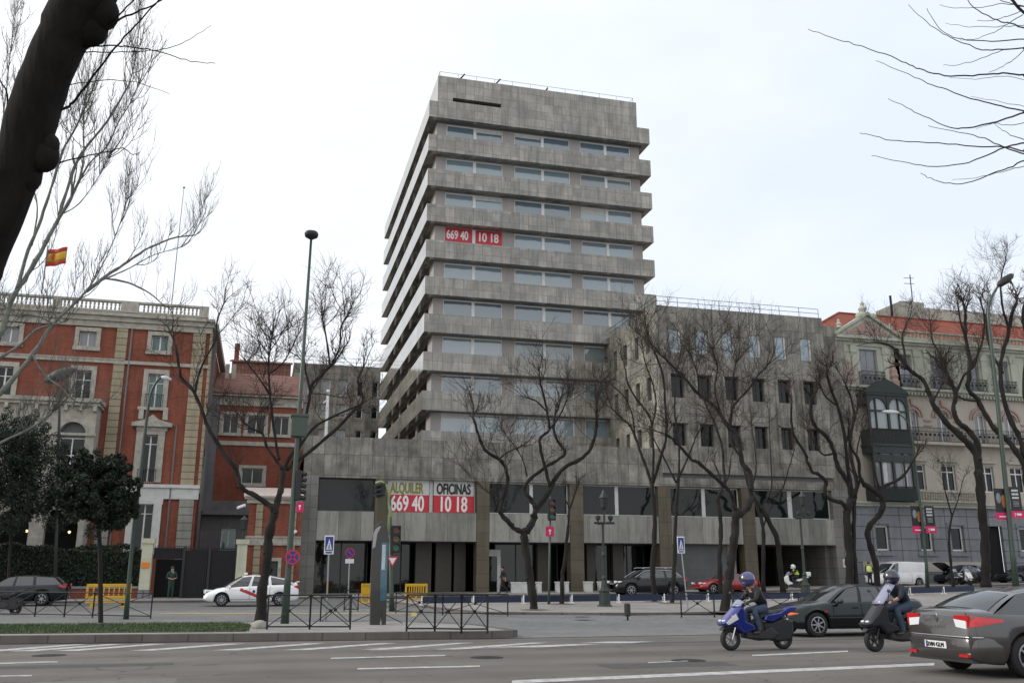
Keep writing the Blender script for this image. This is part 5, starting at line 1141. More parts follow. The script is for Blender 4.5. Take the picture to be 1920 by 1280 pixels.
c = at_depth(734, 1050, b); s = 11.5 * k; sgn_ = MB().prism(tri(c, s, 0), c.y - .32, c.y - .3, 'y').build('give_way_sign', RED, t); MB().prism(tri(c, s * .62, 0), c.y - .327, c.y - .321, 'y').build('white_face', SWHITE, sgn_)
# information totem
t, b = pole_obj('information_totem', 'tall slim round topped steel information totem on the island behind the barriers', 'information totem', (708, 1183)); k = pxm(0, b); dep = .95
def totem_prof(w0, w1): return None
m = MB(); H = at_depth(708, 976, b).z; x0 = b.x - 10 * k; prof = []
W = 14.5 * k
prof = [(b.x - W, b.z), (b.x - W * 1.15, H * .5), (b.x - W * 1.1, H * .82), (b.x - W * .8, H * .95), (b.x - W * .1, H), (b.x + W * .7, H * .95), (b.x + W * 1.05, H * .82), (b.x + W * .95, H * .5), (b.x + W, b.z + .05), (b.x + W * .55, b.z + .05), (b.x + W * .35, b.z + .5), (b.x + W * .1, b.z)]
m.prism(prof, b.y - .12, b.y + .12, 'y'); m.build('body', mat('dark grey totem paint', (.04, .04, .036), .35, metal=.3, coat=.3), t, bevel=.02)
m = MB(); pr = [(b.x - W * .05 + W * 1.0 * cos(a), H * .86 + W * 1.25 * sin(a)) for a in [pi * .35 + pi * .65 * i / 8 for i in range(9)]]
m.prism(pr + [(b.x - W * 1.1, H * .74), (b.x - W * .75, H * .76), (b.x - W * .55, H * .88), (b.x - W * .05, H * .95)], b.y - .14, b.y - .121, 'y'); m.build('steel_cap', STEEL, t)
m = MB(); m.box(b.x + W * .05, b.x + W * .9, b.y - .135, b.y - .121, H * .27, H * .8); pn = m.build('display_panel', mat('display panel', (.03, .10, .14), .12, noise=.5, nscale=3, coat=.5), t)
m = MB(); m.box(b.x + W * .15, b.x + W * .6, b.y - .142, b.y - .136, H * .55, H * .78); m.build('poster', mat('pale poster', (.42, .5, .56), .4, noise=.3, nscale=4), pn)
# crossing signs and no parking sign
def cross_sign(label, base, c_px, w_, h_, lean=0):
    t, b = pole_obj('crossing_sign', label, 'sign', base); c = at_depth(*c_px, b); k = pxm(0, b); W, Hh = w_ * k / 2, h_ * k / 2; y = c.y - .03
    m = MB(); m.tube([b, c + Vector((0, .03, Hh * .8))], .03, 7); m.build('pole', STEEL, t)
    fr = MB(); fr.box(c.x - W, c.x + W, y - .02, y, c.z - Hh, c.z + Hh); f = fr.build('plate', SWHITE, t, bevel=.01); q = MB(); q.box(c.x - W * .8, c.x + W * .8, y - .026, y - .021, c.z - Hh * .62, c.z + Hh * .86); q.box(c.x - W * .7, c.x + W * .7, y - .026, y - .021, c.z - Hh * .88, c.z - Hh * .72); q.build('blue_face', BLUE, f)
    m = MB(); a = W * .6; m.prism([(c.x - a, c.z - Hh * .5), (c.x + a, c.z - Hh * .5), (c.x, c.z + Hh * .65)], y - .032, y - .027, 'y'); wt = m.build('white_triangle', SWHITE, f)
    m = MB(); m.lathe([(a * .16, 0), (a * .16, .004)], (c.x + a * .02, y - .038, c.z + Hh * .18), 8, 'y')
    m.prism([(c.x - a * .12, c.z + Hh * .06), (c.x + a * .16, c.z + Hh * .06), (c.x + a * .14, c.z - Hh * .18), (c.x + a * .42, c.z - Hh * .46), (c.x + a * .22, c.z - Hh * .46), (c.x, c.z - Hh * .22), (c.x - a * .3, c.z - Hh * .46), (c.x - a * .48, c.z - Hh * .46), (c.x - a * .14, c.z - Hh * .15)], y - .038, y - .034, 'y'); m.build('walking_figure', SBLACK, wt)
cross_sign('blue and white pedestrian crossing sign on an upright pole, left of the steel totem', (611, 1171), (617, 1021), 18, 35)
cross_sign('blue and white pedestrian crossing sign on a tilted pole beside the slim bare trees', (1291, 1152), (1276, 1021), 15, 31)
t, b = pole_obj('no_parking_sign', 'round no parking sign with a small white plate under it, in front of dark windows', 'sign', (652, 1140)); c = at_depth(656, 1036, b); k = pxm(0, b)
m = MB(); m.tube([b, c], .03, 7); m.build('pole', STEEL, t); sign_disc(t, (c.x, c.y - .05, c.z), 9.3 * k, slash=1); box('plate', SWHITE, t, c.x - 8 * k, c.x + 8 * k, c.y - .05, c.y - .03, c.z - 19 * k, c.z - 11 * k)
# curved lamps
def curved_lamp(label, base, pts, rad, headpts, hr, headm, post=GPOST, group=None, flat=.4):
    t, b = pole_obj('street_lamp', label, 'street lamp', base); cp = cat_rom([(a, c_, 0) for a, c_ in pts], 4); n = len(cp)
    P3 = [b] + [at_depth(p.x, p.y, b) for p in cp]; m = MB(); m.tube(P3, [rad[0] * 1.3] + [rad[0] + (rad[1] - rad[0]) * i / n for i in range(n)], 8); m.build('pole', post, t, smooth=True)
    a, c_ = (at_depth(*q, b) for q in headpts); m = MB(); d = c_ - a
    m.tube([a, a + d * .15, a + d * .5, a + d * .85, c_], [hr * .35, hr * .8, hr, hr * .7, hr * .2], 10); m.build('lamp_head', headm, t, smooth=True); return t, b
HD = mat('lamp head dark', (.014, .013, .013), .5); HG = mat('lamp head grey', (.55, .57, .6), .4)
gl = 'curved street lamps'
t, b = curved_lamp('green lamp post curving over at the top in front of the brick mansion windows', (236, 1161), [(240, 1110), (252, 980), (262, 900), (272, 810), (281, 745), (292, 718), (303, 706)], (.08, .035), [(302, 706), (322, 712)], .09, HG)
t, b = curved_lamp('tall lamp post at the far right with a black oval head above the trees', (1905, 1100), [(1899, 1040), (1885, 900), (1870, 750), (1858, 640), (1853, 585), (1860, 556), (1873, 534)], (.17, .07), [(1871, 536), (1900, 514)], .3, HD)
t, b = curved_lamp('lamp post with an arm holding a pale grey head in front of the glazed oriel', (1739, 1102), [(1737, 1060), (1727, 960), (1717, 880), (1712, 830), (1706, 800), (1697, 785), (1683, 774)], (.11, .04), [(1686, 773), (1654, 771)], .15, HG)
t, b = curved_lamp('grey green lamp with a wide bowl head among the pale plane branches', (104, 1120), [(106, 1000), (109, 850), (111, 780), (110, 742), (108, 725)], (.09, .05), [(84, 714), (142, 692)], .36, mat('bowl lamp grey', (.05, .058, .048), .6), post=DPOST)
# banners on the right lamp posts
def post_banner(label, px, py, w_, h_, depth_p, left):
    c = at_depth(px, py, depth_p); k = pxm(0, depth_p); W, H = w_ * k / 2, h_ * k / 2; t = thing('street_banner', label, 'banner', c, 0)
    s = box('sheet', SBLACK, t, c.x - W, c.x + W, c.y - .02, c.y, c.z - H, c.z + H)
    mg = box('magenta_strip', MAG, t, c.x - W * 1.1, c.x + W * 1.1, c.y - .03, c.y + .01, c.z - H - 13 * k, c.z - H + .5 * k)
    if left:
        m = MB(); m.sphere((c.x - W * .35, c.y - .03, c.z + H * .2), W * .42, 8, 1, .1, 1.8); m.build('grey_figure', mat('printed grey', (.2, .24, .26), .6), s)
        m = MB(); m.sphere((c.x + W * .5, c.y - .03, c.z - H * .05), W * .42, 8, 1, .1, 2.3); m.build('orange_figure', mat('printed orange', (.35, .12, .02), .6, noise=.5, nscale=4), s)
        box('lettering', SWHITE, mg, c.x - W * .6, c.x + W * .6, c.y - .034, c.y - .031, c.z - H - 8 * k, c.z - H - 6 * k)
    else:
        for i, (a, b_) in enumerate(((.75, .9), (.85, .8), (.8, .85))):
            z_ = c.z + H * (.78 - .3 * i); m = MB(); n = 5
            for j in range(n):
                x = c.x - W * .62 + W * 1.25 * j / n; m.box(x, x + W * .17, c.y - .026, c.y - .021, z_ - H * .17, z_)
                if j % 2 == i % 2: m.box(x, x + W * .25, c.y - .026, c.y - .0215, z_ - H * .03, z_ + .001)
            m.build('white_lettering', SWHITE, s)
        m = MB()
        for j in range(4): m.box(c.x - W * .55, c.x + W * .5, c.y - .026, c.y - .021, c.z - H * (.2 + .12 * j) - .02, c.z - H * (.2 + .12 * j))
        m.build('small_lettering', HG, s)
        m = MB(); m.lathe([(W * .12, 0), (W * .12, .004)], (c.x - W * .5, c.y - .036, c.z - H - 5 * k), 8, 'y'); m.box(c.x - W * .54, c.x - W * .46, c.y - .036, c.y - .031, c.z - H - 10 * k, c.z - H - 5 * k); m.box(c.x - W * .2, c.x + W * .7, c.y - .036, c.y - .031, c.z - H - 8 * k, c.z - H - 4 * k); m.build('emblem', SWHITE, mg)
bl = GP(1739, 1102); br_ = GP(1905, 1100)
post_banner('dark street banner with orange figure over magenta, left side of pale headed lamp post', 1718, 967, 22, 38, bl, True)
post_banner('black street banner with white lettering over magenta, right side of pale headed lamp post', 1743, 967, 21, 38, bl, False)
post_banner('dark street banner with orange figure over magenta, left of the tall oval headed lamp', 1876, 938, 27, 46, br_, True)
post_banner('black street banner with white lettering over magenta, right of the tall oval headed lamp', 1904, 935, 25, 46, br_, False)
# ornate iron lamp posts
def ornate(label, base, arm, top):
    t, b = pole_obj('ornate_lamp_post', label, 'street lamp', base, 'ornate black iron lamp posts'); k = pxm(0, b); ta = at_depth(*arm, b); tp = at_depth(*top, b); H = ta.z - b.z
    m = MB(); m.lathe([(.36, 0), (.36, .15), (.27, .22), (.24, .75), (.28, .8), (.16, .95), (.11, 1.3), (.13, 1.38), (.085, 1.5), (.07, H * .6), (.1, H * .62), (.06, H * .66), (.055, H)], b, 12); m.build('column', DPOST, t, smooth=False)
    m = MB(); m.tube([ta + Vector((-20 * k, 0, 0)), ta + Vector((20 * k, 0, 0))], .06, 6); m.tube([ta + Vector((0, -.8, 0)), ta + Vector((0, .8, 0))], .05, 6); m.build('cross_arm', DPOST, t)
    for dx, dy, dz in ((-.32, 0, 0), (.32, 0, 0), (0, 0, .55)):
        q = ta + Vector((dx, dy, .05 + dz)); m = MB(); m.lathe([(.03, 0), (.05, .06), (.12, .14), (.13, .26), (.05, .32)] if not dz else [(.05, 0), (.1, .06), (.15, .14), (.21, .55), (.24, .58), (.1, .8), (.03, .95)], q, 6); m.build('lantern', GREYPL if dz == 0 else DPOST, t)
    m = MB(); m.tube([ta, ta + Vector((0, 0, .55))], .04, 6); m.build('stem', DPOST, t)
ornate('ornate black iron lamp post with crossed arms standing left of the black car', (1134, 1141), (1133, 980), (1133, 930))
ornate('ornate black iron lamp post with crossed arms in front of the garage entrance', (1512, 1124), (1507, 970), (1507, 925))
# bollard, boulder
t = thing('bollard', 'short black leaning litter post standing alone on the pavement edge', 'bollard', GP(1177, 1163), 0); b = t.location.copy(); k = pxm(0, b)
m = MB(); m.tube([b, b + Vector((0, 0, .18))], .04, 8); m.build('foot', IRON, t); m = MB(); m.lathe([(.1, .16), (.12, .2), (.12, .58), (.09, .62)], b, 10); m.build('drum', GREYPL, t)
b = GP(486, 1181, .15); m = MB(); m.sphere((b.x, b.y, b.z + .12), .2, 12, 1.15, .9, .8); o = m.build('boulder', mat('pale rock', (.33, .31, .28), .9, noise=.4, nscale=8, bump=1, bscale=12), None, smooth=True); tag(o, 'pale rounded stone lying on the grass tip at the tree foot', 'stone')
# ------------------------------------------------------------------ black pedestrian barriers
def barrier_run(pts, h, dz, labels, gname='black crossed bar barriers'):
    q = [GP(x, y, dz) for x, y in pts]
    for i, (a, b) in enumerate(zip(q, q[1:])):
        t = thing('pedestrian_barrier', labels[i], 'barrier', a, 0, gname); U = Vector((0, 0, 1)); m = MB()
        for p in (a, b): m.tube([p, p + U * (h + .02)], .028, 6); m.cut()
        m.pieces('post', IRON, t); m = MB()
        for f in (.12, 1.0): m.tube([a + U * h * f, b + U * h * f], .024, 6); m.cut()
        m.pieces('rail', IRON, t); m = MB(); z0_, z1_ = h * .12, h
        m.tube([a + U * z0_, b + U * z1_], .013, 4); m.tube([a + U * z1_, b + U * z0_], .013, 4)
        c = a.lerp(b, .5) + U * (z0_ + z1_) / 2; m.lathe([(.055, -.015), (.055, .015)], c, 8, 'y'); m.build('crossed_bars', IRON, t)
barrier_run([(-8, 1155), (65, 1156), (120, 1157), (173, 1158), (282, 1160)], .92, .0, ['black barrier panel beside the parked scooter at the left edge', 'black barrier panel behind the grass, second from the left edge', 'black barrier panel behind the grass, third from the left edge', 'long black barrier panel in front of the yellow crowd barrier'])
barrier_run([(500, 1182), (580, 1182), (656, 1182)], .95, .16, ['black barrier panel at the boulder, crossed by the tall lamp post', 'black barrier panel right of the tall lamp post on the island tip'])
barrier_run([(600, 1173), (655, 1174), (762, 1178)], .92, .03, ['narrow black barrier panel at the foot of the upright crossing sign', 'wide black barrier panel passing behind the steel totem'])
barrier_run([(645, 1146), (671, 1146)], .9, .0, ['short black barrier panel below the no parking sign'])
barrier_run([(742, 1150), (830, 1153), (952, 1155)], .85, .0, ['black barrier panel behind, at the foot of the pale green traffic pole', 'black barrier panel behind, ending left of the crooked tree'])
barrier_run([(762, 1186), (815, 1186), (865, 1187), (914, 1187)], .98, .16, ['front black barrier panel, first right of the steel totem', 'front black barrier panel in the middle of the row right of the totem', 'front black barrier panel closing the row at the island end'])
barrier_run([(1278, 1157), (1340, 1157)], .9, .12, ['black barrier panel at the foot of the tilted crossing sign'])
barrier_run([(1376, 1158), (1430, 1158), (1500, 1159)], .9, .12, ['black barrier panel behind the blue scooter rider', 'black barrier panel behind the nose of the dark green saloon'])
# yellow crowd barriers
def crowd(label, c, w_, h, rz):
    t = thing('crowd_barrier', label, 'crowd barrier', c, rz, 'yellow plastic crowd barriers'); m = MB(); W = w_ / 2
    m.box(-W, W, -.03, .03, h * .86, h); m.box(-W, W, -.03, .03, h * .38, h * .5); m.box(-W, -W + .1, -.03, .03, h * .5, h * .86); m.box(W - .1, W, -.03, .03, h * .5, h * .86)
    m.box(-W, W, -.03, .03, h * .2, h * .27)
    for x in (-W * .6, 0, W * .6): m.box(x - .04, x + .04, -.028, .028, h * .27, h * .38)
    m.build('frame', YEL, t, world=False, bevel=.02); m = MB(); n = 8
    for i in range(1, n): x = -W + .1 + (w_ - .2) * i / n; m.box(x - .026, x + .026, -.022, .022, h * .5, h * .86)
    m.build('bars', YEL, t, world=False)
    for s in (-1, 1): m = MB(); m.box(s * W * .7 - .08, s * W * .7 + .08, -.25, .25, 0, .06); m.box(s * W * .7 - .05, s * W * .7 + .05, -.04, .04, .06, h * .2); m.build('foot', YEL, t, world=False)
crowd('yellow plastic crowd barrier standing in front of the hedge wall', GP(201, 1139), 1.95, 1.08, .05)
crowd('yellow plastic crowd barrier turned edge on behind the steel totem', GP(686, 1130), 1.1, 1.0, 1.0)
crowd('yellow plastic crowd barrier right of the pale green traffic pole', GP(780, 1131), 1.2, 1.0, .1)
# low navy fence with white posts, white planters
def blue_run(p0, p1, n, labels):
    a, b = GP(*p0, .0), GP(*p1, .0)
    for i in range(n):
        p, q = a.lerp(b, i / n), a.lerp(b, (i + .96) / n); p.z = gz(p.x, p.y) + .12; q.z = gz(q.x, q.y) + .12
        t = thing('low_fence_panel', labels[i], 'fence panel', p, 0, 'low navy sheet fence along the service road'); U = Vector((0, 0, 1)); d = (q - p).normalized(); nn = Vector((-d.y, d.x, 0)) * .02
        m = MB(); m.add([p + U * .08 - nn, q + U * .08 - nn, q + U * .38 - nn, p + U * .38 - nn, p + U * .08 + nn, q + U * .08 + nn, q + U * .38 + nn, p + U * .38 + nn], [(0, 1, 2, 3), (7, 6, 5, 4), (3, 2, 6, 7), (0, 4, 5, 1), (0, 3, 7, 4), (1, 5, 6, 2)]); m.build('sheet', BLUEP, t)
        m = MB(); m.tube([p - nn * 4, p - nn * 4 + U * .42], .03, 6); m.box(p.x - .08, p.x + .08, p.y - .2, p.y + .1, p.z, p.z + .05); m.build('post', SWHITE, t)
blue_run((790, 1139), (1560, 1127), 9, ['low navy fence panel nearest the yellow barrier on the right', 'low navy fence panel below the OFICINAS banner', 'low navy fence panel in front of the walking person in black', 'low navy fence panel crossed by the crooked tree trunk', 'low navy fence panel left of the ornate lamp post',
    'low navy fence panel under the nose of the black car', 'low navy fence panel under the rear of the black car', 'low navy fence panel in front of the red coupe', 'low navy fence panel in front of the police motorcycle'])
blue_run((1640, 1121), (1830, 1114), 3, ['low navy fence panel beside the twisted tree and white van', 'low navy fence panel at the foot of the pale headed lamp', 'low navy fence panel in front of the parked motorbikes'])
for i, (px, w_, lab) in enumerate([(974, 30, 'long white planter box left behind the crooked tree'), (1010, 8, 'narrow white planter box right behind the crooked tree'), (1047, 9, 'narrow white planter box left behind the thin wavy tree'), (1061, 8, 'narrow white planter box right behind the thin wavy tree'), (1103, 14, 'white planter box left of the ornate lamp post'), (1127, 10, 'white planter box behind the ornate lamp post')]):
    p = PY(px, 1108, 60.3); p.z = gz(p.x, p.y) + .12; W = w_ * pxm(0, p) / 2
    m = MB(); m.box(p.x - W, p.x + W, p.y - .25, p.y + .25, p.z, p.z + .66); m.box(p.x - W - .03, p.x + W + .03, p.y - .28, p.y + .28, p.z + .6, p.z + .7)
    o = thing('planter', lab, 'planter', p, 0, 'white planters outside the office'); m.build('box', TRIM2, o, bevel=.02); box('soil', SOIL, o, p.x - W + .05, p.x + W - .05, p.y - .2, p.y + .2, p.z + .7, p.z + .71)
# ------------------------------------------------------------------ cars (local frame: +x is the nose, z up, origin on the ground amidships)
def interp(pts, x):
    if x <= pts[0][0]: return pts[0][1]
    for (a, u), (b, v) in zip(pts, pts[1:]):
        if x <= b:
            t = (x - a) / (b - a); t2 = t * t * (3 - 2 * t); return u + (v - u) * (.5 * t + .5 * t2)
    return pts[-1][1]
def paint(name, col, metal=.35, rough=.32): return mat(name, col, rough, metal=metal, coat=1.0 if max(col) > .05 else .45, spec=.5 if max(col) > .05 else .3, noise=.08, nscale=3, obj=True)
def car(name, label, cat, L, Wd, deck, belt, ghs, rear_ax, front_ax, wr, pm, loc, rz, rimn=7, gh_w=(.9, .68), group=None, lights=None, extra=None, wins=None, rails=None, rimm=RIM, notch=None, plate=None, mirror=True, clad=False):
    """deck: [(x,z)] top of lower body; belt: [(x,z)] shoulder; ghs: list of (x_belt, x_roof, z_roof) stations front to rear"""
    t = thing(name, label, cat, loc, rz, group); H2 = L / 2; hwm = Wd / 2
    def hw(x):
        f = max(0, (abs(x) - (H2 - .75)) / .75); g_ = max(0, 1 - (H2 - abs(x)) / .16); return hwm * (1 - (.17 if x > 0 else .11) * f ** 2.2 - .07 * g_ ** 2)
    xs = sorted(set([-H2 + L * i / 84 for i in range(85)] + [s_ * (H2 - d_) for s_ in (1, -1) for d_ in (.015, .035, .08)])); R = wr + .055
    rings = []
    for x in xs:
        w_ = hw(x); dz = interp(deck, x) - .045 * max(0, 1 - (H2 - abs(x)) / .10) ** 2; bz = min(interp(belt, x), dz + .0); zb = .21 + .10 * max(0, (abs(x) - (H2 - .5)) / .5) ** 2
        za = 0
        for ax in (rear_ax, front_ax):
            d = abs(x - ax)
            if d < R: za = max(za, wr + sqrt(R * R - d * d))
        z1 = max(zb, za); z2 = max(zb + .07, za); z3 = max(zb + (bz - zb) * .5, za + .02)
        fl = .015 if za else 0
        rings.append([(0, zb + .0), (w_ * .55, max(zb, za * .0 + zb)), (w_ * .90, z1), (w_ * .975 + fl, z2 + .003), (w_ * 1.0 + fl * .7, z3), (w_ * .985, max(bz - .10, z3 + .005)), (w_ * .945, bz - .01), (w_ * .85, (bz + dz) / 2 + .012), (w_ * .6, dz + .012), (0, dz + .025)])
    m = MB()
    def skin(x, z):
        i = min(range(len(xs)), key=lambda q: abs(xs[q] - x)); i = max(0, min(len(xs) - 2, i if xs[i] <= x else i - 1)); f = cl((x - xs[i]) / (xs[i + 1] - xs[i]), 0, 1)
        r = [(a[0] + (b[0] - a[0]) * f, a[1] + (b[1] - a[1]) * f) for a, b in zip(rings[i], rings[i + 1])][2:9]
        for (y0, z0_), (y1, z1_) in zip(r, r[1:]):
            if z0_ <= z <= z1_: return y0 + (y1 - y0) * (z - z0_) / max(1e-6, z1_ - z0_)
        return r[0][0] if z < r[0][1] else r[-1][0]
    t_skin = skin
    full = [[(x, y, z) for y, z in r] + [(x, -y, z) for y, z in r[-2:0:-1]] for x, r in zip(xs, rings)]; k = len(full[0])
    vs = [p for r in full for p in r]; m.v = vs
    for i in range(len(xs) - 1):
        for j in range(k):
            a = (i * k + j, (i + 1) * k + j, (i + 1) * k + (j + 1) % k, i * k + (j + 1) % k); m.f.append(a); m.m.append(1 if j in (0, 1, k - 1, k - 2) else (2 if clad and j in (2, k - 3) else 0))
    m.f += [tuple(range(k)), tuple((len(xs) - 1) * k + j for j in range(k - 1, -1, -1))]; m.m += [0, 0]
    m.build('body', [pm, BLACK, GREYPL], t, world=False, smooth=True)
    # greenhouse
    by = hwm * gh_w[0]; ry = hwm * gh_w[1]; ng = len(ghs)
    def bz_(x): return min(interp(belt, x), interp(deck, x)) - .01
    def side(i, u, v, s=1, off=0.0):
        a, b = ghs[i], ghs[i + 1]; xb = a[0] + (b[0] - a[0]) * u; xr = a[1] + (b[1] - a[1]) * u; zr = a[2] + (b[2] - a[2]) * u - .045; zb = bz_(xb)
        yb, yr = by, ry; tp = .03 * sin(pi * v); return (xb + (xr - xb) * v, s * (yb + (yr - yb) * v + tp + off), zb + (zr - zb) * v)
    def end(which, u, v, off=0.0):      # windscreen / rear window, u across -1..1
        g = ghs[0] if which > 0 else ghs[-1]; bow = .16 if which > 0 else .10; bowr = .05
        xb = g[0] + which * bow * (1 - u * u); xr = g[1] + which * bowr * (1 - u * u); zb = interp(deck, xb) - .0 if which > 0 else interp(deck, xb) ; zb = zb * (1 - u * u) + bz_(g[0]) * u * u
        zr = g[2] - .045 * u * u; yb, yr = by * u, ry * u
        x = xb + (xr - xb) * v; z = zb + (zr - zb) * v + .035 * sin(pi * v); return (x + which * off * .7, yb + (yr - yb) * v, z + off * .7)
    m = MB()
    for i in range(ng - 1):
        for s in (1, -1): m.grid(lambda u, v: side(i, u, v, s), 3, 5)
    for wch in (1, -1): m.grid(lambda u, v: end(wch, 2 * u - 1, v), 10, 5)
    def roof(u, v):
        q = u * (ng - 1); i = min(ng - 2, int(q)); f = q - i; a, b = ghs[i], ghs[i + 1]; y = 2 * v - 1
        x = a[1] + (b[1] - a[1]) * f; zr = a[2] + (b[2] - a[2]) * f
        if u == 0: x += .05 * (1 - y * y)
        if u == 1: x -= .05 * (1 - y * y)
        return (x, ry * y, zr - .045 * y * y)
    m.grid(roof, (ng - 1) * 4, 8); m.build('roof', pm, t, world=False, smooth=True)
    for i in range(ng - 1):
        for s in (1, -1):
            if wins and i not in wins: continue
            mg = .07; mb_ = .06; g = MB(); g.grid(lambda u, v: side(i, mg + (1 - 2 * mg) * u, mb_ + (.93 - mb_) * v, s, .006), 4, 5); g.build('side_window', CGLASS, t, world=False, smooth=True)
    g = MB(); g.grid(lambda u, v: end(1, (2 * u - 1) * .9, .04 + .9 * v, .008), 10, 5); g.build('windscreen', CGLASS, t, world=False, smooth=True)
    g = MB(); g.grid(lambda u, v: end(-1, (2 * u - 1) * .86, .1 + .8 * v, .008), 10, 5); g.build('rear_window', CGLASS, t, world=False, smooth=True)
    # wheels
    for ax in (rear_ax, front_ax):
        for s in (1, -1):
            wt = .205; yo = hwm - .02
            wh = MB(); P = [(wr * .62, -wt / 2), (wr * .93, -wt / 2), (wr, -wt / 2 + .03), (wr, wt / 2 - .03), (wr * .93, wt / 2), (wr * .66, wt / 2), (wr * .62, wt / 2 - .02), (wr * .62, -wt / 2)]
            wh.lathe(P, (ax, s * (yo - wt / 2), wr), 28, 'y', cap=False); o = wh.build('wheel', RUB, t, world=False, smooth=True)
            rm = MB(); yc = s * (yo + .004); hb = wr * .66
            rm.lathe([(hb, -.01), (hb, .01), (hb * .9, .012), (hb * .9, -.012), (hb, -.01)], (ax, yc, wr), 28, 'y', cap=False); rm.lathe([(hb * .22, -.02), (hb * .22, .008)], (ax, yc, wr), 12, 'y')
            for q in range(rimn):
                a = 2 * pi * q / rimn; c1, s1 = cos(a), sin(a); wd_ = hb * .085
                p = [(hb * .15, -wd_), (hb * .92, -wd_ * .8), (hb * .92, wd_ * .8), (hb * .15, wd_)]
                rm.prism([(ax + x * c1 - z * s1, wr + x * s1 + z * c1) for x, z in p], yc - .012, yc + .006, 'y')
            dk = MB(); dk.lathe([(hb * .93, -.004), (hb * .93, .004)], (ax, yc - s * .03, wr), 20, 'y'); dk.build('wheel_disc', BLACK, o, world=False); rm.build('rim', rimm, o, world=False)
    def ys(x, z):       # outer skin half width at height z
        w_ = hw(x); bz = interp(belt, x); return w_ * (1.0 if z < bz * .75 else .99)
    # door gaps, handles, sills
    m = MB(); mids = [g for g in ghs[1:-1]]; dl = [ghs[0][0] - .1] + [g[0] for g in mids]
    for x in dl:
        for s in (1, -1): bz = interp(belt, x); m.tube([(x, s * (hw(x) * .985 + .004), .32), (x, s * (hw(x) + .0045), .32 + (bz - .3) * .45), (x, s * (hw(x) * .99 + .003), bz - .1), (x, s * (hw(x) * .955), bz - .012)], .006, 4)
    for s in (1, -1): m.tube([(ghs[0][0] - .1, s * (hwm * .985 + .004), .33), (ghs[-2][0], s * (hwm * .985 + .004), .33)], .006, 4)
    m.build('door_gap', BLACK, t, world=False)
    for g in mids[:2]:
        for s in (1, -1): x = g[0] + .2; z = interp(belt, x) - .12; MB().box(x - .09, x + .09, s * (hwm * 1.0) - .018, s * (hwm * 1.0) + .018, z - .016, z + .016).build('door_handle', pm, t, world=False, bevel=.008)
    if mirror:
        for s in (1, -1): x = ghs[0][0] - .28; z = interp(belt, x) + .07; mm = MB(); mm.sphere((x, s * (hwm + .08), z), .1, 10, .75, 1.1, .75); mm.tube([(x, s * (hwm * .9), z - .06), (x, s * (hwm + .04), z - .03)], .03, 5); mm.build('mirror', mirror if not isinstance(mirror, bool) else pm, t, world=False, smooth=True)
    for nm, mm, poly, xa, xb, sy in (lights or []):         # lens: polygon in (y,z), extruded from xa to xb, mirrored
        # lens: flat piece on the end face plus a patch that wraps round onto the flank
        dr = -1 if xa < 0 else 1; xe = dr * (H2 + .006); wrap = abs(xb - xa); yo = max(p[0] for p in poly); zi = [p[1] for p in poly if p[0] > yo - .12]; zl, zh = min(zi), max(zi)
        for s in (1, -1):
            m = MB(); cp_ = [(min(y, hw(xe - dr * .02) * .985), z) for y, z in poly]; m.prism([(s * y, z) for y, z in cp_], xe, xe - dr * .05, 'x')
            if yo > hwm * .8:
                def fn(u, v):
                    x = dr * (H2 - .0) - dr * wrap * u; zc = (zl + zh) / 2 + .012 * u; hh = (zh - zl) / 2 * (1 - .8 * u); z = zc + (2 * v - 1) * hh
                    return (x, s * (skin(x, z) + .006), z)
                m.grid(fn, 10, 4)
            m.build(nm, mm, t, world=False, smooth=False)
    if extra: extra(t, skin)
    return t
def lpl(t, x, z, txt=None, w_=.52, back=True, y=0):
    s = -1 if back else 1; p = MB().box(min(x, x + s * .015), max(x, x + s * .015), y - w_ / 2, y + w_ / 2, z - .055, z + .055).build('number_plate', SWHITE, t, world=False)
    MB().box(min(x + s * .016, x + s * .018), max(x + s * .016, x + s * .018), y + (w_ / 2 - .05) * (1 if back else -1) - .02, y + (w_ / 2 - .05) * (1 if back else -1) + .02, z - .05, z + .05).build('blue_strip', BLUE, p, world=False)
    if txt: o = text('lettering', txt, .1, SBLACK, p, (x + s * .02, y + (.19 if back else -.19), z - .035), (pi / 2, 0, -pi / 2 if back else pi / 2), sx=.95)
def bumper(t, pm, d, H2, hwm, z0, z1, out=.05, back=.62, name='bumper', lip=None):
    """moulded bumper wrapping round the end of the car; d = -1 rear, +1 front"""
    prof = [(z0, -.06), (z0 + .05, 0), ((z0 + z1) / 2, .012), (z1 - .05, .006), (z1 - .01, -.015), (z1, -.09)]; P = []
    for i in range(33):
        u = -1 + 2 * i / 32; a = u * pi / 2; ex = .42; cx = abs(cos(a)) ** ex; sy = abs(sin(a)) ** ex * (1 if u > 0 else -1)
        P.append((H2 + out - back * .0 - (1 - cx) * back, sy * (hwm * .955 + .02 * (1 - cx)), cx, sy))
    m = MB(); vs = []
    for x, y, cx, sy in P:
        for z, o in prof: vs.append((d * (x + o * cx), y + o * sy * .6, z))
    k = len(prof); m.add(vs, [(i * k + j, (i + 1) * k + j, (i + 1) * k + j + 1, i * k + j + 1) for i in range(32) for j in range(k - 1)])
    o = m.build(name, pm, t, world=False, smooth=True)
    if lip: 
        m = MB(); m.tube([(d * (x + .0 * cx), y, z1 - .012) for x, y, cx, sy in P[3:-3]], .013, 5); m.build('bumper_trim', lip, o, world=False, smooth=True)
    return o
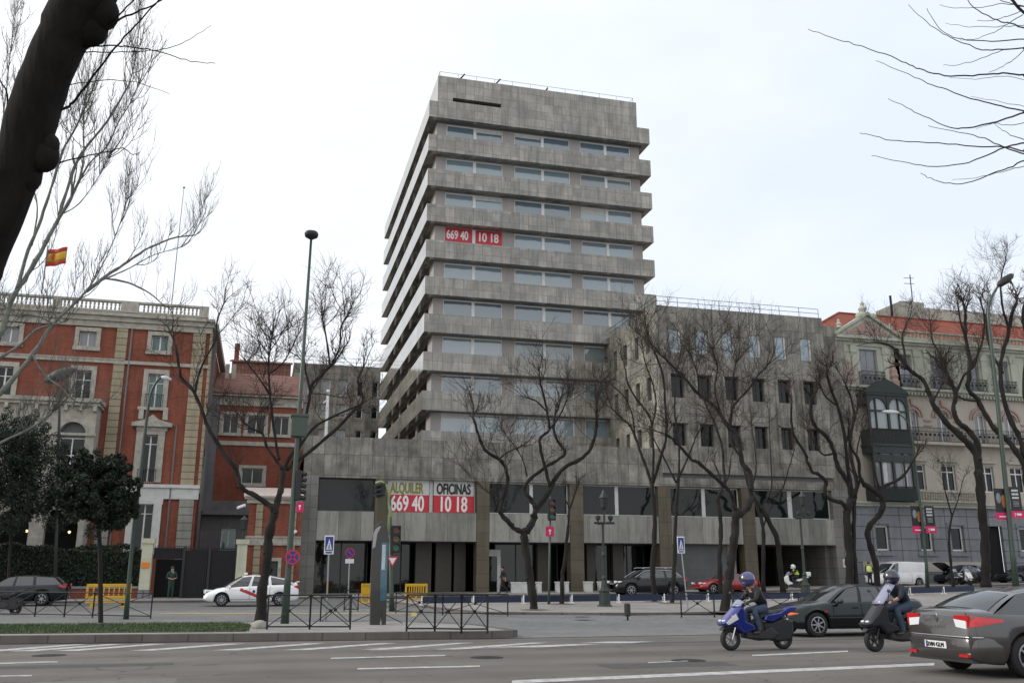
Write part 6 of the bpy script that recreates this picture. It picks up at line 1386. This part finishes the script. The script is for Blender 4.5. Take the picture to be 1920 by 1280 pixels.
# near grey saloon, rear quarter view
LG = paint('dark silver paint', (.07, .066, .064), .5, .28)
def laguna_x(t, hw):
    bumper(t, LG, -1, 2.35, .905, .26, .655, .045, .55, lip=CHROME); lpl(t, -2.412, .50, '2104 GLM')
    m = MB(); m.prism([(.0, 1.0), (.05, .93), (0, .86), (-.05, .93)], -2.362, -2.32, 'x'); m.build('badge', CHROME, t, world=False)
    m = MB()
    for i in range(6): m.box(-2.357, -2.315, .2 - .08 * i, .245 - .08 * i, .77, .80)
    m.build('badge_lettering', CHROME, t, world=False)
    MB().box(-2.405, -2.25, -.72, -.52, .33, .375).build('reflector', TAIL, t, world=False); MB().box(-2.405, -2.25, .52, .72, .33, .375).build('reflector', TAIL, t, world=False)
    m = MB(); m.prism([(-.8, .24), (.8, .24), (.7, .33), (-.7, .33)], -2.356, -2.2, 'x'); m.build('bumper_insert', GREYPL, t, world=False)
    m = MB(); m.tube([(-2.33, .68, .69), (-2.342, .69, .9), (-2.27, .62, 1.03)], .005, 4); m.tube([(-2.33, -.68, .69), (-2.342, -.69, .9), (-2.27, -.62, 1.03)], .005, 4); m.build('boot_gap', BLACK, t, world=False)
car('parked_saloon', 'dark silver saloon seen from behind at the right edge, near lane', 'car', 4.70, 1.81,
    [(-2.35, .99), (-2.22, 1.05), (-1.95, 1.07), (-1.3, 1.03), (1.0, .98), (1.9, .86), (2.2, .74), (2.35, .55)], [(-2.35, .90), (-2.2, .98), (-1.6, .98), (0, .93), (1.2, .88), (2.0, .76), (2.35, .5)],
    [(1.2, .45, 1.38), (.2, .1, 1.445), (-.8, -.65, 1.44), (-1.95, -1.2, 1.37)], -1.35, 1.38, .335, LG, (13.60, 13.98, 0), 0, 5,
    lights=[('tail_light', TAIL, [(.88, .985), (.42, .985), (.44, .93), (.71, .90), (.72, .80), (.90, .80)], -2.36, -1.78, True), ('reversing_light', LAMPW, [(.70, .90), (.42, .925), (.46, .80), (.70, .775)], -2.352, -2.15, True)], extra=laguna_x).name = 'saloon_car'
# dark green saloon behind the scooters
BG = paint('dark green black paint', (.009, .015, .015), .4, .25)
def bmw_x(t, hw):
    bumper(t, BG, 1, 2.235, .87, .23, .54, .04, .5, lip=GREYPL)
    for s in (1, -1):
        MB().prism([(s * .06, .56), (s * .24, .56), (s * .26, .68), (s * .06, .69)], 2.19, 2.245, 'x').build('grille', CHROME, t, world=False, bevel=.01)
        MB().box(1.05, 1.15, s * .865 - .015, s * .865 + .015, .66, .70).build('side_repeater', TAIL, t, world=False)
    lpl(t, 2.29, .42, None, .5, False); m = MB(); m.box(-.9, 1.0, .866, .876, .50, .53); m.box(-.9, 1.0, -.876, -.866, .50, .53); m.build('rubbing_strip', GREYPL, t, world=False)
car('saloon_car', 'dark green saloon driving left between the two scooters', 'car', 4.47, 1.74,
    [(-2.235, .85), (-2.1, .98), (-1.6, 1.0), (-1.2, .98), (.8, .95), (1.5, .87), (2.05, .74), (2.235, .60)], [(-2.235, .8), (-2.0, .92), (-1, .92), (.6, .89), (1.4, .82), (2.0, .70), (2.235, .55)],
    [(.95, .22, 1.35), (-.05, -.12, 1.415), (-.85, -.75, 1.40), (-1.75, -1.15, 1.33)], -1.36, 1.37, .33, BG, (16.28, 24.15, 0), pi, 7, mirror=GREYPL,
    lights=[('headlight', LAMPW, [(.34, .56), (.66, .56), (.68, .68), (.34, .70)], 1.95, 2.225, True), ('indicator', ORANGE, [(.68, .56), (.865, .57), (.86, .67), (.69, .68)], 1.86, 2.17, True)], extra=bmw_x, gh_w=(.9, .70))
# white taxi
WP = paint('white taxi paint', (.86, .86, .87), 0, .3)
def taxi_x(t, hw):
    for s in (1, -1):
        n = 7; a = (.55, .80); b = (-.55, .36); m = MB(); P = []
        for i in range(n + 1): f = i / n; x = a[0] + (b[0] - a[0]) * f; z = a[1] + (b[1] - a[1]) * f; P.append((x, z))
        m.add([(x + .03, s * (hw(x + .03, z - .065) + .008), z - .065) for x, z in P] + [(x - .03, s * (hw(x - .03, z + .065) + .008), z + .065) for x, z in P], [(i, i + 1, i + n + 2, i + n + 1) for i in range(n)])
        m.build('red_stripe', RED, t, world=False)
        MB().lathe([(.07, 0), (.07, .01)], (-.1, s * .875, .70), 12, 'y').build('door_emblem', BLUE, t, world=False)
    m = MB(); m.box(.25, .42, -.16, .16, 1.49, 1.58); m.build('roof_sign', SWHITE, t, world=False, bevel=.03)
    MB().box(-2.26, -2.12, -.65, .65, 1.12, 1.17).build('spoiler', WP, t, world=False, bevel=.02)
car('taxi', 'white taxi with a red diagonal door stripe passing behind the near bare tree', 'taxi', 4.46, 1.745,
    [(-2.23, .88), (-2.15, 1.10), (-1.9, 1.12), (-1.2, 1.05), (.9, .97), (1.6, .83), (2.05, .66), (2.23, .52)], [(-2.23, .8), (-2.1, .97), (-1.2, .97), (.4, .90), (1.3, .80), (2.0, .62), (2.23, .48)],
    [(1.32, .42, 1.44), (.1, -.02, 1.49), (-.85, -.8, 1.46), (-2.1, -1.5, 1.31)], -1.33, 1.37, .31, WP, (0, 0, 0), pi, 9,
    lights=[('headlight', LAMPW, [(.42, .60), (.86, .68), (.80, .78), (.5, .68)], 1.70, 2.12, True), ('tail_light', TAIL, [(.62, .82), (.86, .80), (.86, 1.02), (.7, 1.0)], -2.24, -2.0, True)], extra=taxi_x)
def put(name_prefix, loc, rz=None):
    pass
def find(label): return next(o for o in bpy.data.objects if o.get('label') == label)
tx = find('white taxi with a red diagonal door stripe passing behind the near bare tree'); a = GP(420, 1137); tx.location = (PY(470, 1137, a.y).x, a.y + .85, 0); tx.location.z = gz(tx.location.x, tx.location.y) + .005
# black estate-like suv
SV = paint('black suv paint', (.007, .007, .009), .0, .3)
def suv_x(t, hw):
    for s in (1, -1):
        m = MB(); m.tube([(.55, s * .70, 1.66), (.4, s * .70, 1.71), (-1.5, s * .70, 1.71), (-1.7, s * .70, 1.65)], .02, 6); m.build('roof_rail', CHROME, t, world=False)
        m = MB(); m.tube([(1.12, s * .905, 1.13), (.5, s * .80, 1.5), (-.2, s * .775, 1.58), (-1.3, s * .78, 1.53), (-1.95, s * .87, 1.2)], .016, 5); m.build('window_trim', CHROME, t, world=False)
    MB().box(2.28, 2.36, -.3, .3, .45, .82).build('grille', CHROME, t, world=False)
car('suv', 'black five door off road car parked behind two slim bare trees', 'car', 4.72, 1.90,
    [(-2.36, 1.0), (-2.25, 1.18), (-1.9, 1.2), (.8, 1.13), (1.5, 1.05), (2.15, .95), (2.36, .72)], [(-2.36, .9), (-2.2, 1.1), (-1, 1.1), (.6, 1.05), (1.5, .98), (2.1, .88), (2.36, .65)],
    [(1.18, .42, 1.56), (.1, .02, 1.64), (-.9, -.85, 1.63), (-2.2, -1.75, 1.55)], -1.4, 1.42, .37, SV, (0, 0, 0), pi, 6, gh_w=(.93, .76), clad=True,
    lights=[('headlight', LAMPW, [(.5, .78), (.92, .80), (.90, .93), (.55, .92)], 1.95, 2.3, True), ('tail_light', TAIL, [(.66, .9), (.93, .88), (.92, 1.15), (.7, 1.15)], -2.37, -2.1, True)], extra=suv_x)
def place(o, cx, base_y, dist_off=.95):
    a = GP(cx, base_y); o.location = (a.x, a.y + dist_off, 0); o.location.z = gz(o.location.x, o.location.y) + .006
sv = find('black five door off road car parked behind two slim bare trees'); 
def setY(o, px, Y): x = PY(px, 1100, Y).x; o.location = (x, Y, gz(x, Y) + .01)
setY(sv, 1213, 55.2)
RC = paint('red coupe paint', (.30, .012, .014), .2, .3)
car('coupe', 'red coupe parked behind the large forked tree trunk', 'car', 4.3, 1.74,
    [(-2.15, .82), (-2.0, .95), (-1.4, 1.0), (.7, .93), (1.4, .82), (1.95, .68), (2.15, .55)], [(-2.15, .78), (-1.9, .88), (-1, .90), (.6, .86), (1.3, .78), (1.9, .64), (2.15, .5)],
    [(.85, .1, 1.24), (-.2, -.15, 1.30), (-.75, -.65, 1.29), (-1.95, -1.1, 1.22)], -1.25, 1.32, .31, RC, (0, 0, 0), pi, 5, lights=[('headlight', LAMPW, [(.45, .58), (.84, .6), (.82, .70), (.5, .68)], 1.75, 2.1, True)])
setY(find('red coupe parked behind the large forked tree trunk'), 1361, 57.0)
# white van
VW = paint('white van paint', (.82, .82, .83), 0, .35)
car('van', 'small white panel van parked by the twisted tree at the ornate building', 'van', 4.3, 1.8,
    [(-2.15, 1.12), (-1.9, 1.15), (.9, 1.10), (1.3, 1.02), (1.9, .88), (2.15, .62)], [(-2.15, 1.05), (-1.9, 1.08), (.8, 1.02), (1.4, .92), (1.9, .80), (2.15, .55)],
    [(1.38, .62, 1.72), (.35, .25, 1.84), (-.7, -.7, 1.85), (-2.12, -1.98, 1.80)], -1.3, 1.35, .31, VW, (0, 0, 0), pi, 6, gh_w=(.95, .86), wins=(0,), lights=[('headlight', LAMPW, [(.5, .66), (.88, .68), (.86, .86), (.55, .80)], 1.75, 2.1, True), ('tail_light', TAIL, [(.8, .75), (.9, .75), (.89, 1.1), (.8, 1.1)], -2.16, -2.0, True)])
setY(find('small white panel van parked by the twisted tree at the ornate building'), 1682, 60.2)
# dark estate at left, dark cars at right
NV = paint('dark navy paint', (.007, .009, .015), .1, .25)
car('estate_car', 'dark navy estate car behind the barrier at the left edge', 'car', 4.6, 1.76,
    [(-2.3, .95), (-2.2, 1.05), (-1.6, 1.03), (.8, .96), (1.5, .88), (2.1, .74), (2.3, .58)], [(-2.3, .9), (-2.1, .98), (-1, .94), (.6, .90), (1.4, .83), (2.1, .68), (2.3, .5)],
    [(1.0, .3, 1.36), (0, -.05, 1.43), (-.9, -.85, 1.43), (-2.2, -1.75, 1.37)], -1.3, 1.4, .32, NV, (0, 0, 0), pi, 7, lights=[('tail_light', TAIL, [(.62, .85), (.87, .82), (.87, 1.02), (.7, 1.0)], -2.31, -1.98, True)])
e = find('dark navy estate car behind the barrier at the left edge'); setY(e, 33, 51)
car('hatchback', 'dark hatchback with its bonnet raised, behind the parked motorbikes', 'car', 4.1, 1.75,
    [(-2.05, .95), (-1.95, 1.02), (-1.4, 1.02), (.8, .96), (1.4, .9), (1.9, .78), (2.05, .6)], [(-2.05, .9), (-1.9, .95), (-1, .94), (.6, .90), (1.4, .84), (1.9, .72), (2.05, .55)],
    [(1.0, .3, 1.42), (0, -.05, 1.49), (-.9, -.85, 1.49), (-1.95, -1.6, 1.42)], -1.2, 1.3, .31, NV, (0, 0, 0), pi, 6)
h = find('dark hatchback with its bonnet raised, behind the parked motorbikes'); setY(h, 1806, 61.0)
m = MB(); m.grid(lambda u, v: (1.0 + 1.0 * u, -.72 + 1.44 * v, 1.0 + .62 * u + .06 * sin(pi * v)), 4, 4); m.build('bonnet', NV, h, world=False, solid=.03)
o = dup(e, label='dark car parked at the right edge behind the tall lamp post'); o.name = 'estate_car'; setY(o, 1925, 60.5); o['group'] = 'dark estate cars'; e['group'] = 'dark estate cars'
# ------------------------------------------------------------------ people: one skinned body each
def human(t, J, mats, hand_m=None, bulk=1.0):
    """J: joint name -> local point; mats: torso, legs, shoes, skin"""
    V = []; E = []; Rr = []; K = []
    def add(p, r, par=None, k=0):
        V.append(Vector(p)); Rr.append(tuple(q * (bulk if k in (0, 1) else 1) for q in r)); K.append(k)
        if par is not None: E.append((par, len(V) - 1))
        return len(V) - 1
    g = lambda n: Vector(J[n])
    hip = add(g('hip'), (.135, .115), None, 1); wst = add(g('hip').lerp(g('chest'), .45), (.13, .10), hip, 0); ch = add(g('chest'), (.165, .12), wst, 0)
    up_ = add(g('chest').lerp(g('neck'), .6), (.13, .095), ch, 0); nk = add(g('neck'), (.058, .058), up_, 3); hd = g('head'); ax = (hd - g('neck')).normalized()
    a = add(hd - ax * .05, (.075, .08), nk, 3); b = add(hd + ax * .03, (.085, .095), a, 3); add(hd + ax * .09, (.065, .075), b, 3)
    f = Vector(J['face']); add(hd + f * .112 - ax * .01, (.014, .018), a, 3)
    for s in ('l', 'r'):
        sh = add(g('sh_' + s), (.066, .062), up_, 0); e0 = add(g('sh_' + s).lerp(g('el_' + s), .5), (.052, .052), sh, 0); el = add(g('el_' + s), (.044, .044), e0, 0)
        fo = add(g('el_' + s).lerp(g('wr_' + s), .5), (.038, .038), el, 0); wr = add(g('wr_' + s), (.026, .03), fo, 4)
        d = (g('hd_' + s) - g('wr_' + s)).normalized(); pm = add(g('wr_' + s) + d * .07, (.022, .034), wr, 4); cr = Vector(J.get('pn_' + s, (0, 1, 0))); cr = (cr - d * cr.dot(d)).normalized()
        cu = Vector(J.get('cu', (0, 0, -1))); cu = (cu - d * cu.dot(d)); cu = cu.normalized() if cu.length > .1 else d.orthogonal().normalized()
        for i, L_ in enumerate((.062, .075, .07, .055)):
            o = cr * (-.03 + .02 * i); p1 = add(g('wr_' + s) + d * (.09 + L_ * .45) + o + cu * .01, (.0095, .0095), pm, 4); add(g('wr_' + s) + d * (.09 + L_ * .75) + o + cu * .045, (.0085, .0085), p1, 4)
        th = add(g('wr_' + s) + d * .05 - cr * .04 + cu * .01, (.011, .011), wr, 4); add(g('wr_' + s) + d * .09 - cr * .05 + cu * .03, (.009, .009), th, 4)
        th_ = add(g('hip').lerp(g('kn_' + s), .2) + (g('kn_' + s) - g('hip')).cross(Vector((0, 0, 0))) + Vector((0, (.07 if s == 'l' else -.07) * J.get('hs', 1), 0)) * (1 if not J.get('hx') else 0) + (Vector(J['hx']) * (.07 if s == 'l' else -.07) if J.get('hx') else Vector()), (.098, .098), hip, 1)
        k0 = add(g('hip').lerp(g('kn_' + s), .62), (.078, .078), th_, 1); kn = add(g('kn_' + s), (.058, .058), k0, 1); cf = add(g('kn_' + s).lerp(g('an_' + s), .35), (.058, .058), kn, 1)
        an = add(g('an_' + s), (.04, .042), cf, 1); add(g('an_' + s).lerp(g('to_' + s), .15) - Vector((0, 0, .05)), (.036, .036), an, 2); add(g('to_' + s), (.032, .026), len(V) - 1, 2)
    me = bpy.data.meshes.new('person'); me.from_pydata(V, E, []); o = bpy.data.objects.new('tmp', me); C.objects.link(o)
    md = o.modifiers.new('s', 'SKIN'); md.use_smooth_shade = True
    for i, sv in enumerate(me.skin_vertices[0].data): sv.radius = Rr[i] if hasattr(Rr[i], '__len__') else (Rr[i],) * 2
    me.skin_vertices[0].data[0].use_root = True
    sb = o.modifiers.new('u', 'SUBSURF'); sb.levels = 1; sb.render_levels = 1
    dg = bpy.context.evaluated_depsgraph_get(); m2 = bpy.data.meshes.new_from_object(o.evaluated_get(dg)); bpy.data.objects.remove(o)
    m2.materials.clear()
    for q in (*mats[:4], hand_m or mats[3]): m2.materials.append(q)
    segs = [(V[a_], V[b_], K[b_]) for a_, b_ in E]
    for p in m2.polygons:
        c = p.center; best = None; bd = 9
        for a_, b_, k in segs:
            ab = b_ - a_; tt = cl((c - a_).dot(ab) / max(1e-9, ab.length_squared), 0, 1); dd = (c - a_ - ab * tt).length
            if dd < bd: bd = dd; best = k
        p.material_index = best; p.use_smooth = True
    o = bpy.data.objects.new('body', m2); C.objects.link(o); o.parent = t; return o
JK = mat('black jacket', (.009, .009, .0105), .6, noise=.3, nscale=9, bump=1.0, bscale=14, obj=True); JEAN = mat('blue jeans', (.04, .06, .10), .8, noise=.35, nscale=8, bump=1.0, bscale=16, obj=True); SHOE = mat('brown shoe', (.06, .04, .025), .6); GUNI = mat('dark green uniform', (.015, .05, .04), .8); HAIR = mat('dark hair', (.02, .014, .01), .7); NAVY = mat('navy uniform', (.01, .014, .03), .8)
def standing(name_label, px, py, Y, rz, mats, hair=HAIR, walk=0.0, vest=None, arms=0, extra=None, hat=None):
    x = PY(px, py, Y).x; t = thing('person', name_label, 'person', (x, Y, gz(x, Y) + .12), rz)
    w_ = walk; J = dict(hip=(0, 0, .93), chest=(.02, 0, 1.25), neck=(.03, 0, 1.47), head=(.05, 0, 1.61), face=(1, 0, 0))
    for s, q in (('l', 1), ('r', -1)):
        a = w_ * q
        J['sh_' + s] = (0.01, .19 * q, 1.40); J['el_' + s] = (-.03 - a * .5, .25 * q, 1.13); J['wr_' + s] = (.06 - a * .7, .26 * q, .90); J['hd_' + s] = (.09 - a * .8, .26 * q, .8)
        if arms: J['el_' + s] = (.08, .28 * q, 1.12); J['wr_' + s] = (.24, .12 * q, 1.08); J['hd_' + s] = (.30, .04 * q, 1.07)
        J['kn_' + s] = (.04 + a * .55, .10 * q, .51); J['an_' + s] = (-.02 + a * 1.1 - (.1 if a < 0 else 0), .10 * q, .10 + (.06 if a < 0 else 0)); J['to_' + s] = (.15 + a * 1.1 - (.1 if a < 0 else 0), .11 * q, .035 + (.03 if a < 0 else 0))
    human(t, J, mats, None, 1.12)
    m = MB(); m.sphere((.03, 0, 1.655), .115, 12, 1.05, .92, .95); o = (hat or hair); m.build('hair' if not hat else 'cap', o, t, world=False, smooth=True)
    if vest:
        m = MB(); n = 14; rg = [(.155, .19, 1.02), (.16, .195, 1.15), (.165, .205, 1.3), (.14, .20, 1.42), (.08, .10, 1.46)]
        m.add([(.02 + a * cos(2 * pi * i / n), b * sin(2 * pi * i / n), z) for a, b, z in rg for i in range(n)], [(j * n + i, j * n + (i + 1) % n, (j + 1) * n + (i + 1) % n, (j + 1) * n + i) for j in range(4) for i in range(n)]); v = m.build('vest', vest, t, world=False, smooth=True)
        for z in (1.1, 1.25): m = MB(); m.add([(.02 + .168 * cos(2 * pi * i / n), .207 * sin(2 * pi * i / n), zz) for zz in (z, z + .05) for i in range(n)], [(i, (i + 1) % n, (i + 1) % n + n, i + n) for i in range(n)]); m.build('reflective_band', LAMPW, v, world=False)
    return t
standing('person in black walking past the white door frame of the office', 943, 1120, 58.6, pi, (JK, JK, SHOE, SKIN), walk=.22)
standing('person in dark green guard uniform standing at the iron gate booth', 318, 1125, 56.3, -pi / 2 + .3, (GUNI, GUNI, SHOE, SKIN), arms=1, hat=GUNI)
standing('person in a yellow safety vest and dark trousers standing by the twisted tree', 1632, 1096, 58.0, -pi / 2 - .4, (NAVY, NAVY, SHOE, SKIN), vest=HIVIS, arms=1)
# ------------------------------------------------------------------ scooters
def scooter(label, loc, rz, c1, c2, shield=0, tall=0, name='scooter', group=None, cat='scooter', box_=False, wr=.245):
    t = thing(name, label, cat, loc, rz, group); k = tall * .06
    for x, s in ((.70, 0), (-.66, 0)):
        m = MB(); m.lathe([(wr * .62, -.05), (wr * .9, -.062), (wr, -.03), (wr, .03), (wr * .9, .062), (wr * .62, .05), (wr * .62, -.05)], (x, 0, wr), 24, 'y', cap=False); o = m.build('wheel', RUB, t, world=False, smooth=True)
        m = MB(); m.lathe([(wr * .63, -.03), (wr * .63, .03), (wr * .56, .03), (wr * .56, -.03), (wr * .63, -.03)], (x, 0, wr), 20, 'y', cap=False); m.lathe([(wr * .2, -.045), (wr * .2, .045)], (x, 0, wr), 10, 'y')
        for q in range(5):
            a = 2 * pi * q / 5 + .3; p = [(.02, -.018), (wr * .6, -.014), (wr * .6, .014), (.02, .018)]; m.prism([(x + u * cos(a) - v * sin(a), wr + u * sin(a) + v * cos(a)) for u, v in p], -.02, .02, 'y')
        m.build('rim', RIM if not tall else GREYPL, o, world=False)
    m = MB()
    for s in (1, -1): m.tube([(.50, s * .07, .80), (.60, s * .085, .52), (.70, s * .085, wr)], .022, 6)
    m.build('fork', CHROME if not tall else GREYPL, t, world=False)
    MB().tube([(.61, -.095, .47), (.67, -.1, .30)], .026, 6).build('fork_guard', ORANGE if not tall else GREYPL, t, world=False)
    m = MB(); m.pillow([(.95, .43), (.90, .50), (.70, .545), (.50, .47), (.52, .43), (.70, .495), (.86, .46)], .075, .01); m.build('mudguard', GREYPL if not tall else c1, t, world=False, smooth=False)
    m = MB(); m.pillow([(.40, .98 + k), (.52, .99 + k), (.66, .85 + k), (.86, .67), (.97, .59), (.91, .52), (.66, .54), (.45, .34), (.10, .42), (.12, .52), (.33, .62), (.36, .80)], .20, .07); m.build('front_fairing', c1, t, world=False, smooth=False, bevel=.015)
    m = MB(); m.prism([(.64, .80), (.90, .60), (.84, .56), (.58, .68)], -.205, .205, 'y'); m.build('fairing_panel', c2, t, world=False)
    m = MB()
    for s in (1, -1): m.sphere((.885, s * .075, .64), .05, 8, 1.2, 1, .6)
    m.build('headlight', LAMPW, t, world=False, smooth=True)
    for s in (1, -1): MB().sphere((.70, s * .17, .74), .035, 6, 1.5, .7, .8).build('indicator', ORANGE, t, world=False, smooth=True)
    m = MB(); m.pillow([(.42, .46), (.36, .26), (.0, .20), (-.35, .22), (-.5, .34), (-.30, .52), (-.16, .46), (.05, .36), (.30, .38)], .17, .06); m.build('footboard', GREYPL, t, world=False, bevel=.01)
    m = MB(); m.pillow([(-.10, .64), (-.30, .60), (-.62, .70), (-1.0, .88), (-1.03, .95), (-.82, .95), (-.5, .82), (-.14, .75)], .165, .05); m.build('tail_fairing', c1, t, world=False, bevel=.012)
    m = MB(); m.pillow([(.02, .76), (-.10, .82), (-.40, .80), (-.55, .87), (-.92, .93), (-.95, .885), (-.5, .79), (-.15, .735), (0, .68)], .14, .05); m.build('seat', GREYPL, t, world=False, bevel=.01)
    m = MB(); m.pillow([(.34, .50), (.12, .62), (-.10, .77), (-.16, .30), (.30, .28)], .11, .04); m.build('centre_tunnel', GREYPL, t, world=False)
    m = MB(); m.pillow([(-.08, .60), (-.22, .22), (-.5, .16), (-.80, .20), (-.92, .36), (-.90, .62), (-.66, .69), (-.35, .60)], .12, .05); m.build('engine', DARKF, t, world=False)
    m = MB(); m.tube([(-.25, -.16, .26), (-.45, -.19, .28), (-.62, -.20, .34), (-.95, -.21, .46)], [.03, .06, .075, .06], 10); m.build('exhaust', GREYPL if tall else STEEL, t, world=False, smooth=True)
    MB().sphere((-1.0, 0, .85), .05, 8, .6, 1.8, .7).build('tail_light', TAIL, t, world=False, smooth=True)
    m = MB(); m.tube([(.36, -.33, 1.04 + k), (.40, -.18, 1.02 + k), (.44, 0, .99 + k), (.40, .18, 1.02 + k), (.36, .33, 1.04 + k)], .016, 6); m.build('handlebar', GREYPL, t, world=False)
    m = MB(); m.pillow([(.30, .98 + k), (.44, 1.07 + k), (.56, 1.0 + k), (.50, .92 + k), (.36, .92 + k)], .13, .05); m.build('handlebar_cowl', GREYPL if not tall else c1, t, world=False)
    for s in (1, -1):
        m = MB(); m.tube([(.40, s * .22, 1.04 + k), (.44, s * .30, 1.20 + k)], .008, 5); m.sphere((.45, s * .33, 1.24 + k), .05, 8, .4, 1.3, .8); m.build('mirror', GREYPL, t, world=False, smooth=True)
    if shield:
        m = MB(); h = .30 * shield; m.grid(lambda u, v: (.60 - .26 * v * shield - .08 * (2 * u - 1) ** 2, (2 * u - 1) * (.20 - .03 * v), .96 + k + h * v - .05 * v * (2 * u - 1) ** 2), 8, 5); m.build('windscreen', WSM, t, world=False, smooth=True, solid=.006)
    if box_: MB().box(-1.15, -.8, -.2, .2, .95, 1.25).build('top_box', c2, t, world=False, bevel=.05)
    return t
WSM, nt_, b_ = principled('scooter windscreen'); b_.inputs['Base Color'].default_value = (.35, .37, .50, 1); b_.inputs['Roughness'].default_value = .08; b_.inputs['Alpha'].default_value = .65; b_.inputs['Coat Weight'].default_value = 1
SB = paint('blue scooter paint', (.007, .02, .19), .2, .25); SBK = paint('black scooter paint', (.02, .02, .024), .3, .25); SWP = paint('white scooter paint', (.7, .7, .7), 0, .25)
def rider(label, sc, mats, hm, hm2, lean=0.0, vest=None, dz=0, gl=None, dx=0):
    t = thing('person', label, 'person', sc.location, sc.rotation_euler[2])
    J = dict(hip=(-.30 + dx, 0, .90 + dz), chest=(-.14 + lean + dx, 0, 1.20 + dz), neck=(-.06 + lean * 1.4 + dx, 0, 1.39 + dz), head=(.01 + lean * 1.6 + dx, 0, 1.51 + dz), face=(1, 0, -.05), cu=(0, 0, -1))
    for s, q in (('l', 1), ('r', -1)):
        J['sh_' + s] = (-.08 + lean * 1.2 + dx, .19 * q, 1.32 + dz); J['el_' + s] = (.10 + lean * .6, .29 * q, 1.11 + dz); J['wr_' + s] = (.28, .28 * q, 1.07 + dz * .5); J['hd_' + s] = (.38, .27 * q, 1.05 + dz * .5)
        J['kn_' + s] = (.14, .17 * q, .86 + dz * .5); J['an_' + s] = (.04, .20 * q, .44); J['to_' + s] = (.22, .21 * q, .385)
    human(t, J, mats, gl, 1.28); c = Vector(J['head']) + Vector((.0, 0, .04)); r = .17
    hl = MB().sphere(c, r, 16, 1.1, .95, 1.02).build('helmet', hm, t, world=False, smooth=True)
    m = MB(); m.grid(lambda u, v: tuple(c + Vector((cos((u - .5) * 1.9) * (r * 1.12) * cos(-.15 + .55 * v), sin((u - .5) * 1.9) * r * .98 * cos(-.15 + .55 * v), r * 1.04 * sin(-.15 + .55 * v)))), 10, 4); m.build('visor', hm2, hl, world=False, smooth=True)
    m = MB(); m.pillow([(c.x + .06, c.z - .06), (c.x + .155, c.z - .04), (c.x + .17, c.z - .10), (c.x + .11, c.z - .145), (c.x + .02, c.z - .13)], .09, .03); m.build('chin_guard', hm, hl, world=False)
    m = MB(); m.grid(lambda u, v: tuple(c + Vector((r * 1.1 * sin(.5 + .5 * v) * cos(2.2 + u * 1.2), r * .96 * sin(.5 + .5 * v) * sin(2.2 + u * 1.2), r * 1.03 * cos(.5 + .5 * v)))), 6, 3); m.build('helmet_mark', LAMPW if hm != WH else BLUE, hl, world=False, smooth=True)
    if vest:
        m = MB(); n = 12; a = Vector(J['hip']).lerp(Vector(J['chest']), .4); b = Vector(J['neck']); rg = [(.15, .18, 0), (.155, .195, .4), (.14, .19, .75), (.08, .09, 1)]
        m.add([tuple(a.lerp(b, f) + Vector((p * cos(2 * pi * i / n), q * sin(2 * pi * i / n), 0))) for p, q, f in rg for i in range(n)], [(j * n + i, j * n + (i + 1) % n, (j + 1) * n + (i + 1) % n, (j + 1) * n + i) for j in range(3) for i in range(n)]); m.build('vest', vest, t, world=False, smooth=True)
    return t
PH = paint('violet white helmet', (.05, .048, .17), .1, .2); BH = paint('dark helmet', (.03, .03, .06), .3, .2); WH = paint('white helmet', (.75, .75, .75), 0, .2)
GLV = mat('black gloves', (.015, .015, .016), .6)
s1 = scooter('blue sport scooter with a rider, leading the traffic towards the left', (11.05, 19.75, 0), pi + .05, SB, SWP, .5)
rider('person in black jacket and jeans with a violet helmet riding the blue scooter', s1, (JK, JEAN, SHOE, SKIN), PH, CGLASS, .10, gl=GLV)
s2 = scooter('large black scooter with a tall pale windscreen between green and silver saloons', (13.95, 18.6, 0), pi + .06, SBK, SBK, 1.5, 1)
rider('person in dark clothes and jeans riding the large black scooter', s2, (mat('dark blue jacket', (.012, .016, .03), .7), JEAN, SHOE, SKIN), BH, CGLASS, .03, dz=.05)
def sc_at(px, Y, **k): x = PY(px, 1100, Y).x; return (x, Y, gz(x, Y) + .01)
s3 = scooter('white police motorcycle halted in front of the dark garage entrance', sc_at(1490, 58.4), pi - .3, SWP, SWP, .9, 1, name='motorcycle', cat='motorcycle', box_=True)
rider('person in yellow vest and white helmet on the white police motorcycle', s3, (NAVY, NAVY, SHOE, SKIN), WH, CGLASS, 0, vest=HIVIS, dz=.05)
s4 = scooter('parked scooter cut by the left edge behind the black barrier', (GP(-4, 1152).x, GP(-4, 1152).y, 0), pi - .25, SBK, SWP, .6, 1); s4.location.z = gz(s4.location.x, s4.location.y) + .01
GM = 'motorbikes parked in front of the ornate building'
for px, Y, rz, lab, c, c2 in ((1790, 58.6, -pi / 2 - .5, 'parked black and white motorbike left of the big tree trunk', SBK, SWP), (1812, 58.2, -pi / 2 - .3, 'parked dark motorbike with white fairing nearest the big tree trunk', SWP, SBK), (1830, 59, -pi / 2 + .2, 'parked dark motorbike half hidden behind the big tree trunk', SBK, SBK)):
    scooter(lab, sc_at(px, Y), rz, c, c2, .8, 1, name='motorbike', cat='motorbike', group=GM)
